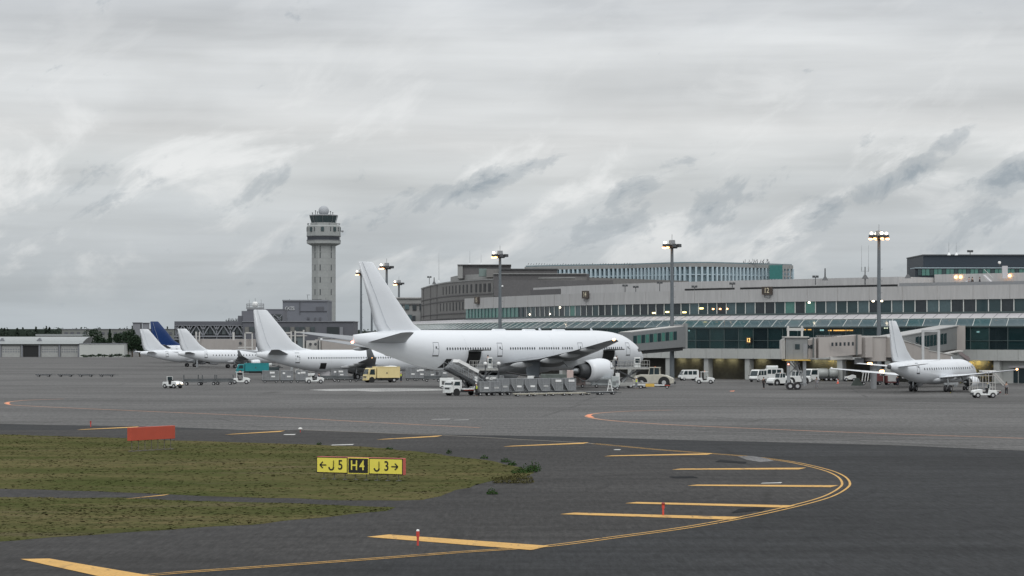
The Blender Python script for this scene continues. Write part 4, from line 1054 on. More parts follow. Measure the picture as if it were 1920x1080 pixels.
# dark blue building on the right
DB = thing('dark_building', 'dark blue clad block with a teal window strip above the terminal roof at right', 'building', (100, 480, 0))
block(1731, 2150, 478.5, 520, 484, 20, DBLUE, 'wall', DB); block(1730, 2150, 477, 479, 483.6, 20, DMETAL, 'coping', DB)
block(1716, 2150, 503, 524, 478, 5.5, DBLUE, 'lower_wall', DB); block(1716, 2150, 501.6, 503, 477.6, 6, FIN, 'coping', DB)
for i in range(31):
    x_ = 1721+i*7.6
    if 1876 < x_ < 1888: continue
    block(x_, x_+6.6, 504.5, 516.5, 477.8, .18, WIN[1] if i%3 else WIN[0], 'window', DB)
# ------------------------------------------------------------ control tower
def tower():
    d = 1000; t = thing('control_tower', 'tall grey concrete airport control tower with a dark glazed cab and white radome', 'tower', (W(607,600,d).x, d, 0))
    s = S(d); z = lambda y: H+(HY-y)/s
    TC = mat('tower_concrete', (.30,.315,.31), .85, var=.07, scale=.12, fine=(1.2,.07)); TD = mat('tower_line', (.16,.17,.175), .8)
    def octo(r, zz, n=8, ph=pi/8): return [(r*cos(ph+2*pi*i/n), r*sin(ph+2*pi*i/n), zz) for i in range(n)]
    MB().loft([octo(5.0,0), octo(5.0,z(461))], smooth=False).build('shaft', TC, t)
    MB().loft([octo(5.2,z(461)), octo(7.1,z(457)), octo(7.15,z(451)), octo(7.15,z(451))], smooth=False).build('drum_base', TC, t)
    MB().loft([octo(6.9,z(451)+.01), octo(6.9,z(443)-.01)], smooth=False).build('gallery_band', mat('gallery_dark', (.03,.035,.045), .3), t)
    dr = MB().loft([octo(7.1,z(443)), octo(7.1,z(425)), octo(6.6,z(423)), octo(5.6,z(422.5)), octo(5.6,z(418))], smooth=False).build('drum', TC, t)
    for zz in (z(443), z(451)): MB().loft([octo(7.2,zz-.15), octo(7.2,zz+.15)], smooth=False).build('rim', TD, t)
    for i in range(8):
        a = 2*pi*i/8; 
        MB().box(cos(a)*6.6, sin(a)*6.6, z(430.5), .5, 1.2, 1.7, a).build('window', WIN[0], t)
        for e in (-.38, .38):
            b = a+e*.8
            if i%2: MB().box(cos(b)*6.75, sin(b)*6.75, z(430.5), .4, .35, 1.7, b).build('window', WIN[2], t)
    MB().loft([octo(5.0,z(418)), octo(5.85,z(405))], smooth=False).build('cab_glass', mat('cab_glass', (.045,.065,.07), .12), t)
    for i in range(16):
        a = 2*pi*i/16; MB().beam((5.02*cos(a)*.96,5.02*sin(a)*.96,z(418)),(5.85*cos(a)*.965,5.85*sin(a)*.965,z(405)),.14,.14).build('cab_mullion', TD, t)
    MB().loft([octo(6.0,z(405)), octo(6.0,z(403.5)), octo(4.2,z(402.5))], smooth=False).build('cab_roof', GREY, t)
    MB().ball((0,0,z(395.5)), 2.1, 24, (1,1,1)).build('radome', mat('radome', (.36,.38,.40), .7), t)
    MB().cyl((0,0,z(403)),(0,0,z(399)),1.5,n=16).build('radome_base', GREY, t)
    for x_, y_, h_ in ((-3.2,-1,1.6),(-2.3,-2,1.1),(2.8,-1.5,1.3),(3.6,0,.9),(-4.5,0,.8)): MB().cyl((x_,y_,z(403)),(x_,y_,z(403)+h_),.12,n=6).ball((x_,y_,z(403)+h_),.25,6).build('antenna', DMETAL, t)
    for a in (-2.7,-2.0,-1.1,-.4,-3.0,-.1): MB().cyl((cos(a)*6.4,sin(a)*6.4,z(423)),(cos(a)*6.4,sin(a)*6.4,z(420)),.10,n=6).ball((cos(a)*6.4,sin(a)*6.4,z(420)),.3,6).build('antenna', GREY, t)
    MB().ball((7.6,-2,z(434)),.5,8).build('dish', GREY, t)
    # slit windows and panel joints on the near faces (octagon: faces at -pi/2 and -pi/2 +- pi/4)
    r = 5.0*cos(pi/8)
    jb = MB()
    for y_ in (473.5,484.5,496.5,508,520.5,531,542.5,553.5,565,576,587): jb.loft([octo(5.03,z(y_)-.06), octo(5.03,z(y_)+.06)], smooth=False)
    jb.build('panel_joint', mat('tower_joint', (.27,.28,.28), .85), t)
    for y_ in (479,502,525,548,571,594,467):
        MB().box(-1.05,-r-.02,z(y_),.32,.2,2.3).build('slit_window', WIN[2], t)
        for sx in (-1, 1):
            a = -pi/2+sx*pi/4; MB().box(cos(a)*(r+.02)+(-.1 if sx > 0 else .1), sin(a)*(r+.02), z(y_), .2, .34, 2.3, a).build('slit_window', WIN[2], t)
tower()

# ------------------------------------------------------------ left pier building and the sign block
PIER = thing('pier_building', 'long low dark grey pier building with a truss front behind the parked jets', 'building', (-90, 780, 0))
PD = mat('pier_dark', (.10,.105,.12), .8, var=.12, scale=.3); PG = mat('pier_grey', (.135,.14,.16), .8, var=.12, scale=.3); PW = mat('pier_window', (.05,.065,.07), .25, var=.3, scale=.4)
PB = mat('block_bluegrey', (.155,.165,.19), .8, var=.06, scale=.3); PT = mat('truss_grey', (.20,.21,.23), .7)
block(327, 455, 602.5, 609, 780, 22, PD, 'fascia', PIER)
block(455, 663, 603, 640, 779, 22, PD, 'wall', PIER); block(454, 664, 602, 603.5, 778.6, 22.8, PT, 'coping', PIER)
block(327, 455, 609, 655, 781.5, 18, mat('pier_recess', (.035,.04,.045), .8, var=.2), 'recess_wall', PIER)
block(455, 663, 640, 665, 783, 18, PG, 'base_wall', PIER)
for i in range(5):
    x0_ = 330+i*25.5; x1_ = x0_+25.5; y0_, y1_ = 610, 630
    for p_, q_ in (((x0_,y1_),(x0_+12.7,y0_)), ((x0_+12.7,y0_),(x1_,y1_)), ((x0_,y0_),(x0_,y1_+6)), ((x0_,y0_+9),(x0_+6,y0_)), ((x1_,y0_+9),(x1_-6,y0_))):
        tb(MB().beam(W(*p_,780.4), W(*q_,780.4), .32, .32), 'truss_member', PT, PIER)
    for k in range(3):
        block(x0_+2+k*8, x0_+8.6+k*8, 614, 627, 781.3, .15, PW if (i+k)%2 else mat('pier_win_light', (.10,.12,.125), .25, var=.3), 'window', PIER)
tb(MB().beam(W(327,630.5,780.2), W(456,630.5,780.2), .4, .4), 'truss_chord', PT, PIER); tb(MB().beam(W(327,609.8,780.2), W(456,609.8,780.2), .3, .3), 'truss_chord', PT, PIER)
tb(MB().beam(W(327,636,780.2), W(456,636,780.2), .3, .3), 'truss_chord', PT, PIER)
for i in range(14): block(459+i*9.5, 466.5+i*9.5, 613, 622.5, 778.7, .25, PW if i%3 else mat('pier_win_lit', (.15,.15,.14), .3, var=.3), 'window', PIER)
for i, (x0_, x1_) in enumerate(((613,635),(637,643))): block(x0_, x1_, 613, 629, 778.7, .25, mat('opening_dark', (.02,.028,.03), .5) if i == 0 else PT, 'opening', PIER)
# upper storeys
block(453, 531, 583, 603, 800, 14, PG, 'upper_wall', PIER); block(463, 531, 579.5, 583, 800, 14, PD, 'upper_wall', PIER)
block(488, 502, 590, 601, 799.7, .25, mat('op2', (.02,.025,.035), .4), 'opening', PIER); block(506, 529, 589.5, 601.5, 799.7, .25, mat('op3', (.03,.04,.04), .4), 'opening', PIER)
for p_, q_ in (((507,601),(514,590)),((507,590),(520,601)),((514,590),(527,598)),((520,601),(529,590)),((526,601),(519,594))): tb(MB().beam(W(*p_,799.4), W(*q_,799.4), .22, .22), 'truss_member', PT, PIER)
block(446, 452.5, 592, 602.6, 790, 5, PD, 'roof_unit', PIER)
rq = random.Random(4); cl_ = MB()
for i in range(22): a = W(424+i*1.0, 602.5, 782); cl_.beam(a, a+Vector((rq.uniform(-.4,.4),0,rq.uniform(.3,1.1))), .12, .12)
tb(cl_, 'roof_pipes', DMETAL, PIER)
CT = thing('radio_platform', 'ring platform with small aerials on the pier roof left of the grey sign block', 'antenna platform', W(478.5, 579, 806))
an = MB()
for i in range(16):
    a = 2*pi*i/16; an.beam((2.8*cos(a),2.8*sin(a),.2),(2.8*cos(a),2.8*sin(a),1.6),.09); b = 2*pi*(i+1)/16
    for zz in (.5, 1.1, 1.6): an.beam((2.8*cos(a),2.8*sin(a),zz),(2.8*cos(b),2.8*sin(b),zz),.09)
an.cyl((0,0,0),(0,0,.3),2.9,n=16); an.build('platform', GREY, CT)
for x_, h_ in ((-1.9,2.9),(0,3.4),(1.9,3.0)): MB().cyl((x_,0,.3),(x_,0,h_),.07,n=6).build('whip', METAL, CT)
MB().ball((0,0,1.4),1.0,10).build('radome', TAGW, CT)
SBK = thing('block_building', 'blue grey windowless block with pale lettering at the foot of the control tower', 'building', (W(570,600,860).x, 860, 0))
a_ = W(530,565,850); b_ = W(613.5,603,850)
tb(MB().b2(a_.x, 850, 0, b_.x, 872, a_.z), 'wall', PB, SBK); tb(MB().b2(a_.x-.1, 849.6, a_.z, b_.x+.1, 872.4, a_.z+.5), 'coping', PT, SBK)
LETT = mat('lettering_pale', (.50,.52,.53), .6)
for k_, ch in enumerate('CKTS'): 
    o_ = text_mesh(ch, 1.7, LETT, 'letter', None, tuple(W(537.5+k_*4.2, 578.5, 849.8)), (R(90),0,0), .05); par(o_, SBK)
for x0_, x1_, y0_, y1_ in ((533.5,538,595,600),(576,580,595,599),(589.5,592,595.5,602),(598,602,595,601),(593,607,575,583)): block(x0_, x1_, y0_, y1_, 849.7, .25, PD, 'window', SBK)
tb(MB().beam(W(562,566,849.8), W(562,590,849.8), .2).beam(W(562,583.5,849.8), W(613,583.5,849.8), .2), 'panel_joint', PD, SBK)
ra = MB(); ra.beam(W(543,566,852),W(543,561,852),.15).beam(W(578,565,852),W(576,553,852),.12).beam(W(575,553,852),W(581,553,852),.12).beam(W(585,563,852),W(603,563,852),.5,.6).beam(W(611,565,852),W(611,558,852),.12)
tb(ra, 'roof_aerial', DMETAL, SBK)

# ------------------------------------------------------------ hangars and low sheds on the far left
HG = thing('hangar', 'row of low service hangars with a silver vaulted roof on the far left', 'hangar', (W(80,668,1000).x, 1000, 0))
def hz(y, d=1000): return H+(HY-y)/S(d)
X = lambda px, d=1000: (px-960)*d/F
HW = mat('hangar_wall', (.25,.26,.25), .8, var=.1, scale=.1); HR = mat('hangar_roof', (.30,.32,.32), .4, .3, var=.08, stretch=(1,.1,1)); HD = mat('hangar_door_or_dark_opening', (.34,.35,.34), .7, var=.08, fine=(1.5,.08))
tb(MB().b2(X(-160),1000,0,X(150),1018,hz(645)), 'wall', HW, HG)
rp = [(X(-160)+0, hz(645))]; rings = []
for k in range(9):
    a = pi*k/8; rings.append([(X(-161), 1009-10.5*cos(a), hz(645)+2.9*sin(a)), (X(163)-(.9*(1-sin(a)))*2, 1009-10.5*cos(a), hz(645)+2.9*sin(a))])
rr = MB(); vs = [p for r in rings for p in r]; rr.add(vs, [(2*i, 2*i+1, 2*i+3, 2*i+2) for i in range(8)], True); rr.add([r[1] for r in rings], [tuple(range(9))]); rr.add([r[0] for r in rings], [tuple(range(9))[::-1]])
tb(rr, 'roof', HR, HG)
tb(MB().b2(X(-160),999.4,hz(645.5),X(152),999.96,hz(643.5)), 'eave', PD, HG)
for x0_, x1_, m_ in ((-150,-115,HD),(-108,-75,HD),(-66,-34,HD),(-28,-3,HD),(4,38,HD),(44,72,BLACK),(78,109,HD),(115,146,HD)):
    dd = tb(MB().b2(X(x0_),999.7,0,X(x1_),999.95,hz(649 if m_ is HD else 648)), 'hangar_door_or_dark_opening', m_, HG)  # the black one is a sheet standing in for a dark open doorway
    if m_ is HD:
        for yy in (655,659.5):
            for k in range(7): par(MB().box(X(x0_)+(k+.5)*(X(x1_)-X(x0_))/7,999.66,hz(yy),.55,.1,.5).build('door_window', mat('hw', (.16,.17,.17), .4) if False else PT), HG)
for x_ in (1.5,41.5,74.5,112,148,-31,-70,-111): tb(MB().b2(X(x_)-.35,999.3,0,X(x_)+.35,999.98,hz(646)), 'column', PT, HG)
for x_ in (4, 74): tb(MB().prism([(X(x_)-1.6,hz(641)),(X(x_)+1.6,hz(641)),(X(x_),hz(633.5))], 999.5, 1004), 'dormer', PT, HG)
WB = thing('site_wall', 'plain pale boxy shed beside the hangars on the left', 'shed', (X(191), 990, 0))
tb(MB().b2(X(149,990),990,0,X(232.5,990),1000,hz(644.5,990)), 'wall', mat('shed_wall', (.46,.48,.46), .8, var=.05, scale=.08), WB)
tb(MB().b2(X(148.5,990),989.7,hz(644.5,990)-.05,X(233,990),1000.3,hz(643.6,990)), 'coping', PT, WB)
FS = thing('warehouse', 'long flat grey warehouse far behind the hangars and trees', 'warehouse', (X(200,1300), 1300, 0))
tb(MB().b2(X(116,1300),1300,0,X(330,1300),1325,H+(HY-617)/S(1300)), 'wall', mat('wh', (.17,.18,.17), .8, var=.1, scale=.05), FS)
tb(MB().b2(X(115,1300),1299.6,H+(HY-617.5)/S(1300),X(331,1300),1325.5,H+(HY-616.6)/S(1300)), 'coping', PT, FS)
for k in range(18): tb(MB().box(X(124+k*11.5,1300),1299.9,H+(HY-625)/S(1300),1.6,.3,1.2), 'window', PD, FS)
FS2 = thing('warehouse', 'low pale roofed shed behind the hangar roof', 'warehouse', (X(115,1150), 1150, 0))
tb(MB().b2(X(68,1150),1150,0,X(157,1150),1165,H+(HY-630)/S(1150)), 'wall', HW, FS2); tb(MB().b2(X(67,1150),1149.5,H+(HY-630)/S(1150),X(158,1150),1165.5,H+(HY-626.5)/S(1150)), 'roof', HR, FS2)
for i, (x0_, x1_, y_) in enumerate(((249,263,606),(267,277,606.5))):
    bb = thing('water_tank', ['boxy rooftop tank on the far warehouse, left one of two', 'boxy rooftop tank on the far warehouse, right one next to the pale fin'][i], 'tank', (X((x0_+x1_)/2,1280), 1280, 0))
    tb(MB().b2(X(x0_,1280),1280,0,X(x1_,1280),1286,H+(HY-y_)/S(1280)), 'wall', PT, bb); tb(MB().b2(X(x0_,1280)-.2,1279.6,H+(HY-y_)/S(1280),X(x1_,1280)+.2,1286.4,H+(HY-y_)/S(1280)+.4), 'roof', PD, bb)

# ------------------------------------------------------------ trees
TREE = mat('tree_leaf', (.030,.050,.030), .9, var=.45, scale=.35, fine=(2.5,.3), spec=.1); TREE2 = mat('tree_leaf_far', (.034,.046,.036), .9, var=.3, scale=.2, fine=(1,.25), spec=.1); BARK = mat('bark', (.07,.055,.04), .9)
def crown_mesh(cx, cy, z0, z1, w, n, r, cone, mb, leaf=.45):
    bl = [(r.uniform(-.32,.32)*w, r.uniform(-.32,.32)*w, r.uniform(.2,.85), r.uniform(.22,.42)) for _ in range(9)]
    c = 0
    while c < n:
        if cone:
            h = r.random()**.8; rad = w/2*(1-h)*(.75+.5*r.random())*(1+.25*sin(h*26)); a = r.uniform(0, 2*pi); q = rad*sqrt(r.uniform(.25,1)); p = Vector((cx+q*cos(a), cy+q*sin(a), z0+(z1-z0)*h))
        else:
            b = bl[r.randrange(9)]; v = Vector((r.gauss(0,1), r.gauss(0,1), r.gauss(0,1))).normalized()*r.uniform(.6,1)*b[3]
            p = Vector((cx+b[0]+v.x*w, cy+b[1]+v.y*w, z0+(z1-z0)*(b[2]+v.z*.55)))
            if p.z < z0 or p.z > z1+.6: continue
        s = leaf*r.uniform(.5,1.2); u = Vector((r.gauss(0,1), r.gauss(0,1), r.gauss(0,.8))).normalized()*s; v = Vector((r.gauss(0,1), r.gauss(0,1), r.gauss(0,1))).normalized()*s*.7
        mb.add([p-u, p+v, p+u, p-v], [(0,1,2,3)]); c += 1
    return mb
def tree(px, w, ytop, d, cone, label, i, base=0):
    zt = H+(HY-ytop)/S(d); r = random.Random(100+i)
    t = thing('conifer_tree' if cone else 'broadleaf_tree', label, 'tree', (X(px,d), d, 0), 0, 'trees behind the pale shed')
    wm = w/S(d)
    crown_mesh(0, 0, zt*.12, zt, wm, 1500, r, cone, MB(), .42).build('crown', TREE, t)
    tr = MB().cyl((0,0,0),(0,0,zt*.7),.35,.12,8)
    for k in range(5): a = r.uniform(0,6.3); z_ = zt*r.uniform(.25,.6); tr.cyl((0,0,z_),(cos(a)*wm*.25,sin(a)*wm*.25,z_+zt*.12),.12,.05,6)
    tr.build('trunk', BARK, t)
for i, (px, w, yt, d, co, lb) in enumerate([(172,30,611,1080,False,'round dark tree leftmost behind the pale shed'),(186,16,622,1085,False,'small tree right beside the leftmost round tree'),
    (206,18,617,1100,True,'narrow pointed tree between the round tree and the leafy clump'),(226,26,619,1060,False,'left leafy tree of the clump right of the pale shed'),(240,28,616,1050,False,'tallest leafy tree of the clump behind the shed corner'),
    (248,24,629,1000,False,'low leafy tree at the right corner of the pale shed'),(262,22,634,1010,False,'low leafy tree in front of the far left jet tail'),(196,20,633,1075,False,'low bushy tree just behind the middle of the pale shed'),
    (270,16,624,1090,True,'thin conifer right behind the pale fin of the far left jet')]): tree(px, w, yt, d, co, lb, i)
r6 = random.Random(66)
def forest(x0, x1, d, ytop, label, dens=1.0):
    mb = MB(); x = x0; k = 0
    while x < x1:
        zt = H+(HY-ytop)/S(d)+r6.uniform(-1.2,.5); w = r6.uniform(6,10)
        crown_mesh(X(x,d), d+r6.uniform(0,22), 0, zt, w, int(150*dens), r6, r6.random() < .35, mb, .95)
        x += w*.42*S(d)
    mb.b2(X(x0,d), d+12, -.2, X(x1,d), d+16, H+(HY-ytop)/S(d)-1.6)
    tag(mb.build('forest', TREE2), label, 'forest', kind='stuff')
forest(-500, 330, 1750, 612.5, 'distant dark line of trees along the horizon on the left')
forest(640, 760, 1700, 616.5, 'short dark line of trees on the horizon seen between the masts')
forest(760, 2300, 1800, 618, 'distant dark line of trees hidden behind the terminal')
HG2 = MB(); HG2.ball((X(70,1005),1006,0),.1,6)

# low bushes before the shed
def bush(px, d, w, h, label, i):
    t = thing('bush', label, 'bush', (X(px,d), d, 0), 0, 'bushes along the foot of the pale shed'); r = random.Random(i)
    crown_mesh(0,0,0,h,w,220,r,False,MB(),.28).build('foliage', TREE, t); MB().cyl((0,0,0),(0,0,h*.5),.06,n=6).build('stem', BARK, t)
for i, px in enumerate((160,171,184,197,210,222,238)): bush(px, 985+i*.3, 3.2, 1.0+.2*(i%3), ['leftmost low bush','second low bush from the left','third low bush from the left','middle low bush','third low bush from the right end','low bush near the right corner','last low bush just past the right corner'][i]+' along the foot of the pale shed', 300+i)

# ------------------------------------------------------------ apron light masts
def mast(px, ybase, ytop, label, lit, w=.62, head=1.0):
    b = G(px, ybase); d = b.y; h = (ybase-ytop)/S(d)
    t = thing('light_mast', label, 'mast', (b.x, b.y, 0), 0, 'tall apron floodlight masts')
    MB().cyl((0,0,0),(0,0,h*.35),w*.62,w*.52,14).cyl((0,0,h*.35),(0,0,h-.7),w*.5,w*.36,14).build('pole', STEEL, t)
    MB().cyl((0,0,h-.75),(0,0,h-.1),.95*head,1.25*head,12).build('head_frame', DMETAL, t)
    MB().cyl((0,0,h-.1),(0,0,h+.75),.62*head,.55*head,8).cyl((0,0,h+.75),(0,0,h+1.8),.04,n=6).build('head_cap', GREY, t)
    for i in range(8):
        a = 2*pi*i/8+.2; on = (lit == 2) or (lit == 1 and cos(a) < -.35) 
        x_, y_ = cos(a)*1.45*head, sin(a)*1.45*head
        f = MB().box(x_, y_, h-.25, .75*head, .45*head, .55*head, a+pi/2).build('floodlight', DMETAL, t)
        if on:
            MB().ball((x_*1.05, y_*1.05, h-.62), .24*head, 8, (1.3,1.3,.7)).build('lamp', L_WARM, f)
            if i%2 == 0: MB().ball((x_*.9, y_*.9, h+.3), .24*head, 8).build('lamp', L_WHITE, f)
    for i in range(10):
        MB().beam((w*.5,0,h*(.05+.08*i)),(w*.5+.25,0,h*(.05+.08*i)),.05).build('rung', DMETAL, t)
mast(1648, 718, 441, 'nearest and tallest lit floodlight mast rising behind the small jet at right', 2, .72)
mast(1260, 712, 458, 'tall floodlight mast standing just right of the largest jet nose', 1, .72)
mast(937.5, 703, 477, 'lit floodlight mast rising behind the middle of the largest jet', 1, .72)
mast(725, 694, 499, 'floodlight mast rising behind the slope of the big fin, left lamps lit', 1, .72)
mast(748, 681, 530, 'thin distant mast between the big fin and the low pale block', 1, .8, .95)
mast(677, 690, 511, 'floodlight mast just left of the big fin tip', 1, .62, .8)
mast(697, 675, 552, 'far mast partly hidden behind the left edge of the big fin', 0, .75, .8)
# ------------------------------------------------------------ vehicles
def wheels(t, pts, r, w, rimm=None):
    for x, y in pts:
        s = 1 if y > 0 else -1
        o = MB().cyl((x,y-w/2,r),(x,y+w/2,r),r,n=18).build('wheel', RUB, t)
        MB().cyl((x,y+s*(w/2-.04),r),(x,y+s*(w/2+.015),r),r*.55,r*.5,14).build('rim', rimm or RIM, o)
def beacon(t, x, y, z, m=None): MB().cyl((x,y,z),(x,y,z+.14),.07,n=8).build('beacon', m or ORG, t)
def lights(t, x, ys, z, lit=False, dx=1):
    for y in ys: MB().box(x, y, z, .05, .26, .16).build('headlight', L_WHITE if lit else TAGW, t)
def truck(name, label, cat, loc, rz, L, Wd, Hc, m, Hb, mb_, kind='box', group=None, hgap=.55):
    t = thing(name, label, cat, (loc.x, loc.y, 0), rz, group); f = L/2; cl = 1.65
    ch = MB().b2(-f+.1,-Wd*.36,.45,f-.25,Wd*.36,.75); ch.build('chassis', DMETAL, t)
    c = MB().prism([(f,.42),(f+.02,1.15),(f-.12,1.5),(f-.38,Hc-.08),(f-.6,Hc),(f-cl,Hc),(f-cl,.95),(f-cl+.2,.62),(f-cl+.55,.42)], -Wd/2, Wd/2).build('cab', m, t, bevel=.05)
    ws = MB(); ws.add([(f-.09,-Wd/2+.14,1.42),(f-.09,Wd/2-.14,1.42),(f-.36,Wd/2-.18,Hc-.2),(f-.36,-Wd/2+.18,Hc-.2)], [(0,1,2,3)])
    ws.v = [(x+.035, y, z) for x, y, z in ws.v]; ws.build('windscreen', VGLASS, c)
    for s in (-1, 1):
        q = MB(); y = s*(Wd/2+.008); q.add([(f-.42,y,1.35),(f-.62,y,Hc-.22),(f-1.35,y,Hc-.22),(f-1.38,y,1.32)], [(0,1,2,3)]); q.build('side_window', VGLASS, c)
        MB().box(f-.05,s*(Wd/2+.16),1.65,.08,.18,.42).beam((f-.1,s*Wd/2,1.85),(f-.05,s*(Wd/2+.16),1.85),.03).build('mirror', BLACK, c)
        dj = MB(); dj.box(f-.40,s*(Wd/2+.006),1.1,.02,.01,1.3).box(f-1.42,s*(Wd/2+.006),1.25,.02,.01,1.6).build('door_gap', DMETAL, c)
        MB().cyl((f-.85,s*Wd/2-.03*s,.45),(f-.85,s*Wd/2+.012*s,.45),.52,n=16).build('wheel_arch', BLACK, c)
    MB().box(f+.03,0,.95,.03,Wd*.6,.22).build('grille', DMETAL, c); MB().box(f+.04,0,.48,.12,Wd*.98,.22).build('bumper', m if kind != 'dark' else DMETAL, c)
    lights(c, f+.05, (-Wd*.38, Wd*.38), .72)
    if kind == 'box':
        b = MB().b2(-f,-Wd/2-.04,hgap+.25,f-cl-.12,Wd/2+.04,Hb).build('cargo_box', mb_, t, bevel=.04)
        e = MB()
        for y in (-Wd/2-.05, Wd/2+.05):
            e.b2(-f-.01,y-.02,Hb-.12,f-cl-.1,y+.02,Hb+.02).b2(-f-.01,y-.02,hgap+.24,f-cl-.1,y+.02,hgap+.34)
            for x in (-f+.03, (f-cl-f)/2-.05, f-cl-.16): e.b2(x-.04,y-.02,hgap+.34,x+.04,y+.02,Hb-.12)
        e.build('box_frame', m, b); MB().box(-.6,-Wd/2-.055,(Hb+hgap)/2,.22,.03,.22).box(-.6,Wd/2+.055,(Hb+hgap)/2,.22,.03,.22).build('latch', DMETAL, b)
        MB().b2(-f+.3,-Wd/2+.05,.35,f-cl-1.0,Wd/2-.05,hgap+.2).build('side_skirt', BLACK, t)
    wheels(t, [(f-.85,-Wd/2+.14),(f-.85,Wd/2-.14),(-f+1.0,-Wd/2+.18),(-f+1.0,Wd/2-.18)], .40, .26)
    return t
truck('catering_truck', 'yellow cab-over box truck in front of the narrow-body jet wing', 'truck', G(715,717), R(204), 5.9, 2.1, 2.45, YEL, 2.65, YEL)
truck('service_truck', 'turquoise cab-over truck behind the cabbed tow tractor', 'truck', G(473,703), R(190), 6.6, 2.2, 2.2, TEAL, 2.4, TEAL)

# conveyor truck with covered stairs at the largest jet's tail
tk = truck('stair_truck', 'white cab-over truck carrying covered stairs up to the rear belly hatch of the largest jet', 'truck', G(870,741.5), R(214), 5.2, 1.9, 2.05, VWHITE, 2.0, VWHITE, kind='deck')
MB().b2(-2.6,-.95,.78,.85,.95,.92).build('deck', VWHITE, tk); MB().b2(-2.0,-.97,.70,.6,.97,.77).build('red_band', RED, tk)
for s in (-1, 1): MB().prism([(-2.35,.4),(-2.2,.98),(-1.05,.98),(-.9,.4),(-1.05,.4),(-1.2,.84),(-2.05,.84),(-2.2,.4)], s*.95-.03, s*.95+.03).build('mudguard', VWHITE, tk)
lo, hi = Vector((-2.6,0,1.15)), Vector((2.75,0,3.55))
rmp = MB(); rmp.beam(lo+Vector((0,-.0,0)), hi, 1.15, .26); rb = rmp.build('stair_flight', DMETAL, tk)
for i in range(14): p = lo.lerp(hi, (i+.5)/14); MB().box(p.x,p.y,p.z+.2,.12,1.05,.05).build('step', GREY, rb)
for s in (-1, 1):
    y = Vector((0,s*.60,0)); e = MB(); e.beam(lo+y, hi+y, .06, .34).build('stringer', DMETAL, tk)
    e = MB(); e.beam(lo+y+Vector((0,0,.85)), hi+y+Vector((0,0,.85)), .05)
    for i in range(9): p = lo.lerp(hi, i/8)+y; e.beam(p, p+Vector((0,0,.85)), .045)
    e.build('handrail', METAL, tk)
cp = MB()
for a_, b_ in ((.14,.43),(.43,.72)):
    p, q = lo.lerp(hi, a_)+Vector((0,0,1.62 if a_ < .3 else 1.68)), lo.lerp(hi, b_)+Vector((0,0,1.60 if a_ < .3 else 1.66)); cp.beam(p, q, 1.5, .42)
cp.build('canopy', TAGW, tk)
e = MB()
for a_ in (.15,.29,.43,.57,.71):
    for s in (-1, 1): p = lo.lerp(hi, a_)+Vector((0,s*.62,.1)); e.beam(p, p+Vector((0,0,1.5)), .05)
e.build('canopy_post', METAL, tk)
MB().beam((-.6,0,.9),(.9,0,2.7),.16).beam((-2.3,-.4,.9),(-1.9,-.4,1.5),.14).beam((-2.3,.4,.9),(-1.9,.4,1.5),.14).build('lift_ram', DMETAL, tk)

def person(label, loc, rz, top, legs, pose=0, vest=None, helmet=None, hgt=1.72, group='ground crew and visitors'):
    k = hgt/1.75; sp = .11+.05*pose
    V = [(0,0,.95),(0,0,1.15),(0,0,1.36),(0,0,1.48),(.01,0,1.56),(.02,0,1.66),
         (0,.17,1.40),(.03+.05*pose,.22,1.13),(.12+.15*pose,.21,.90),(0,-.17,1.40),(-.02,-.22,1.13),(.05,-.22,.88),
         (0,.09,.90),(.04+.12*pose,.10,.50),(-.01+.05*pose,.10,.09),(.12+.05*pose,.11,.04),
         (0,-.09,.90),(-.02-.10*pose,-.10,.50),(-.05-.22*pose,-.10,.10),(.06-.2*pose,-.11,.04),(.03,0,1.72),
         (.16+.15*pose,.21,.83),(.09,-.22,.80)]
    E_ = [(0,1),(1,2),(2,3),(3,4),(4,5),(5,20),(2,6),(6,7),(7,8),(8,21),(2,9),(9,10),(10,11),(11,22),(0,12),(12,13),(13,14),(14,15),(0,16),(16,17),(17,18),(18,19)]
    RD = [.14,.13,.15,.065,.075,.10,.06,.045,.035,.06,.045,.035,.09,.065,.045,.035,.09,.065,.045,.035,.06,.03,.03]
    def sk(nm, idx, grow, m, parent):
        mp = {a: i for i, a in enumerate(idx)}; me = bpy.data.meshes.new(nm)
        me.from_pydata([(V[a][0]*k, V[a][1]*k, V[a][2]*k) for a in idx], [(mp[a], mp[b]) for a, b in E_ if a in mp and b in mp], [])
        o = bpy.data.objects.new(nm, me); C.objects.link(o); me.materials.append(m); o.parent = parent
        md = o.modifiers.new('skin', 'SKIN'); md.use_smooth_shade = True
        for a in idx: me.skin_vertices[0].data[mp[a]].radius = ((RD[a]+grow)*k, (RD[a]+grow)*k)
        me.skin_vertices[0].data[0].use_root = True
        s2 = o.modifiers.new('sub', 'SUBSURF'); s2.levels = 1; s2.render_levels = 1; return o
    SKIN = MATS.setdefault('skin', mat('skin', (.42,.26,.19), .6, var=.05))
    b = sk('person', list(range(23)), 0, SKIN, None)
    tag(b, label, 'person', group); b.location = loc; b.rotation_euler = (0,0,rz)
    sk('shirt', [1,0,2,6,7,8,9,10,11], .018, top, b); sk('trousers', [0,12,13,14,16,17,18], .022, legs, b)
    if vest: sk('vest', [1,2,0], .045, vest, b)
    hd = MB().ball((.02*k,0,1.70*k),.125*k,10,(1.05,.9,.75)); hd.build('helmet' if helmet else 'hair', helmet or BLACK, b)
    return b

NAVY = mat('navy_cloth', (.02,.028,.05), .85); DGREY = mat('dark_cloth', (.03,.03,.033), .85); LCL = mat('pale_cloth', (.42,.42,.44), .85); BRN = mat('brown_cloth', (.22,.12,.09), .85)

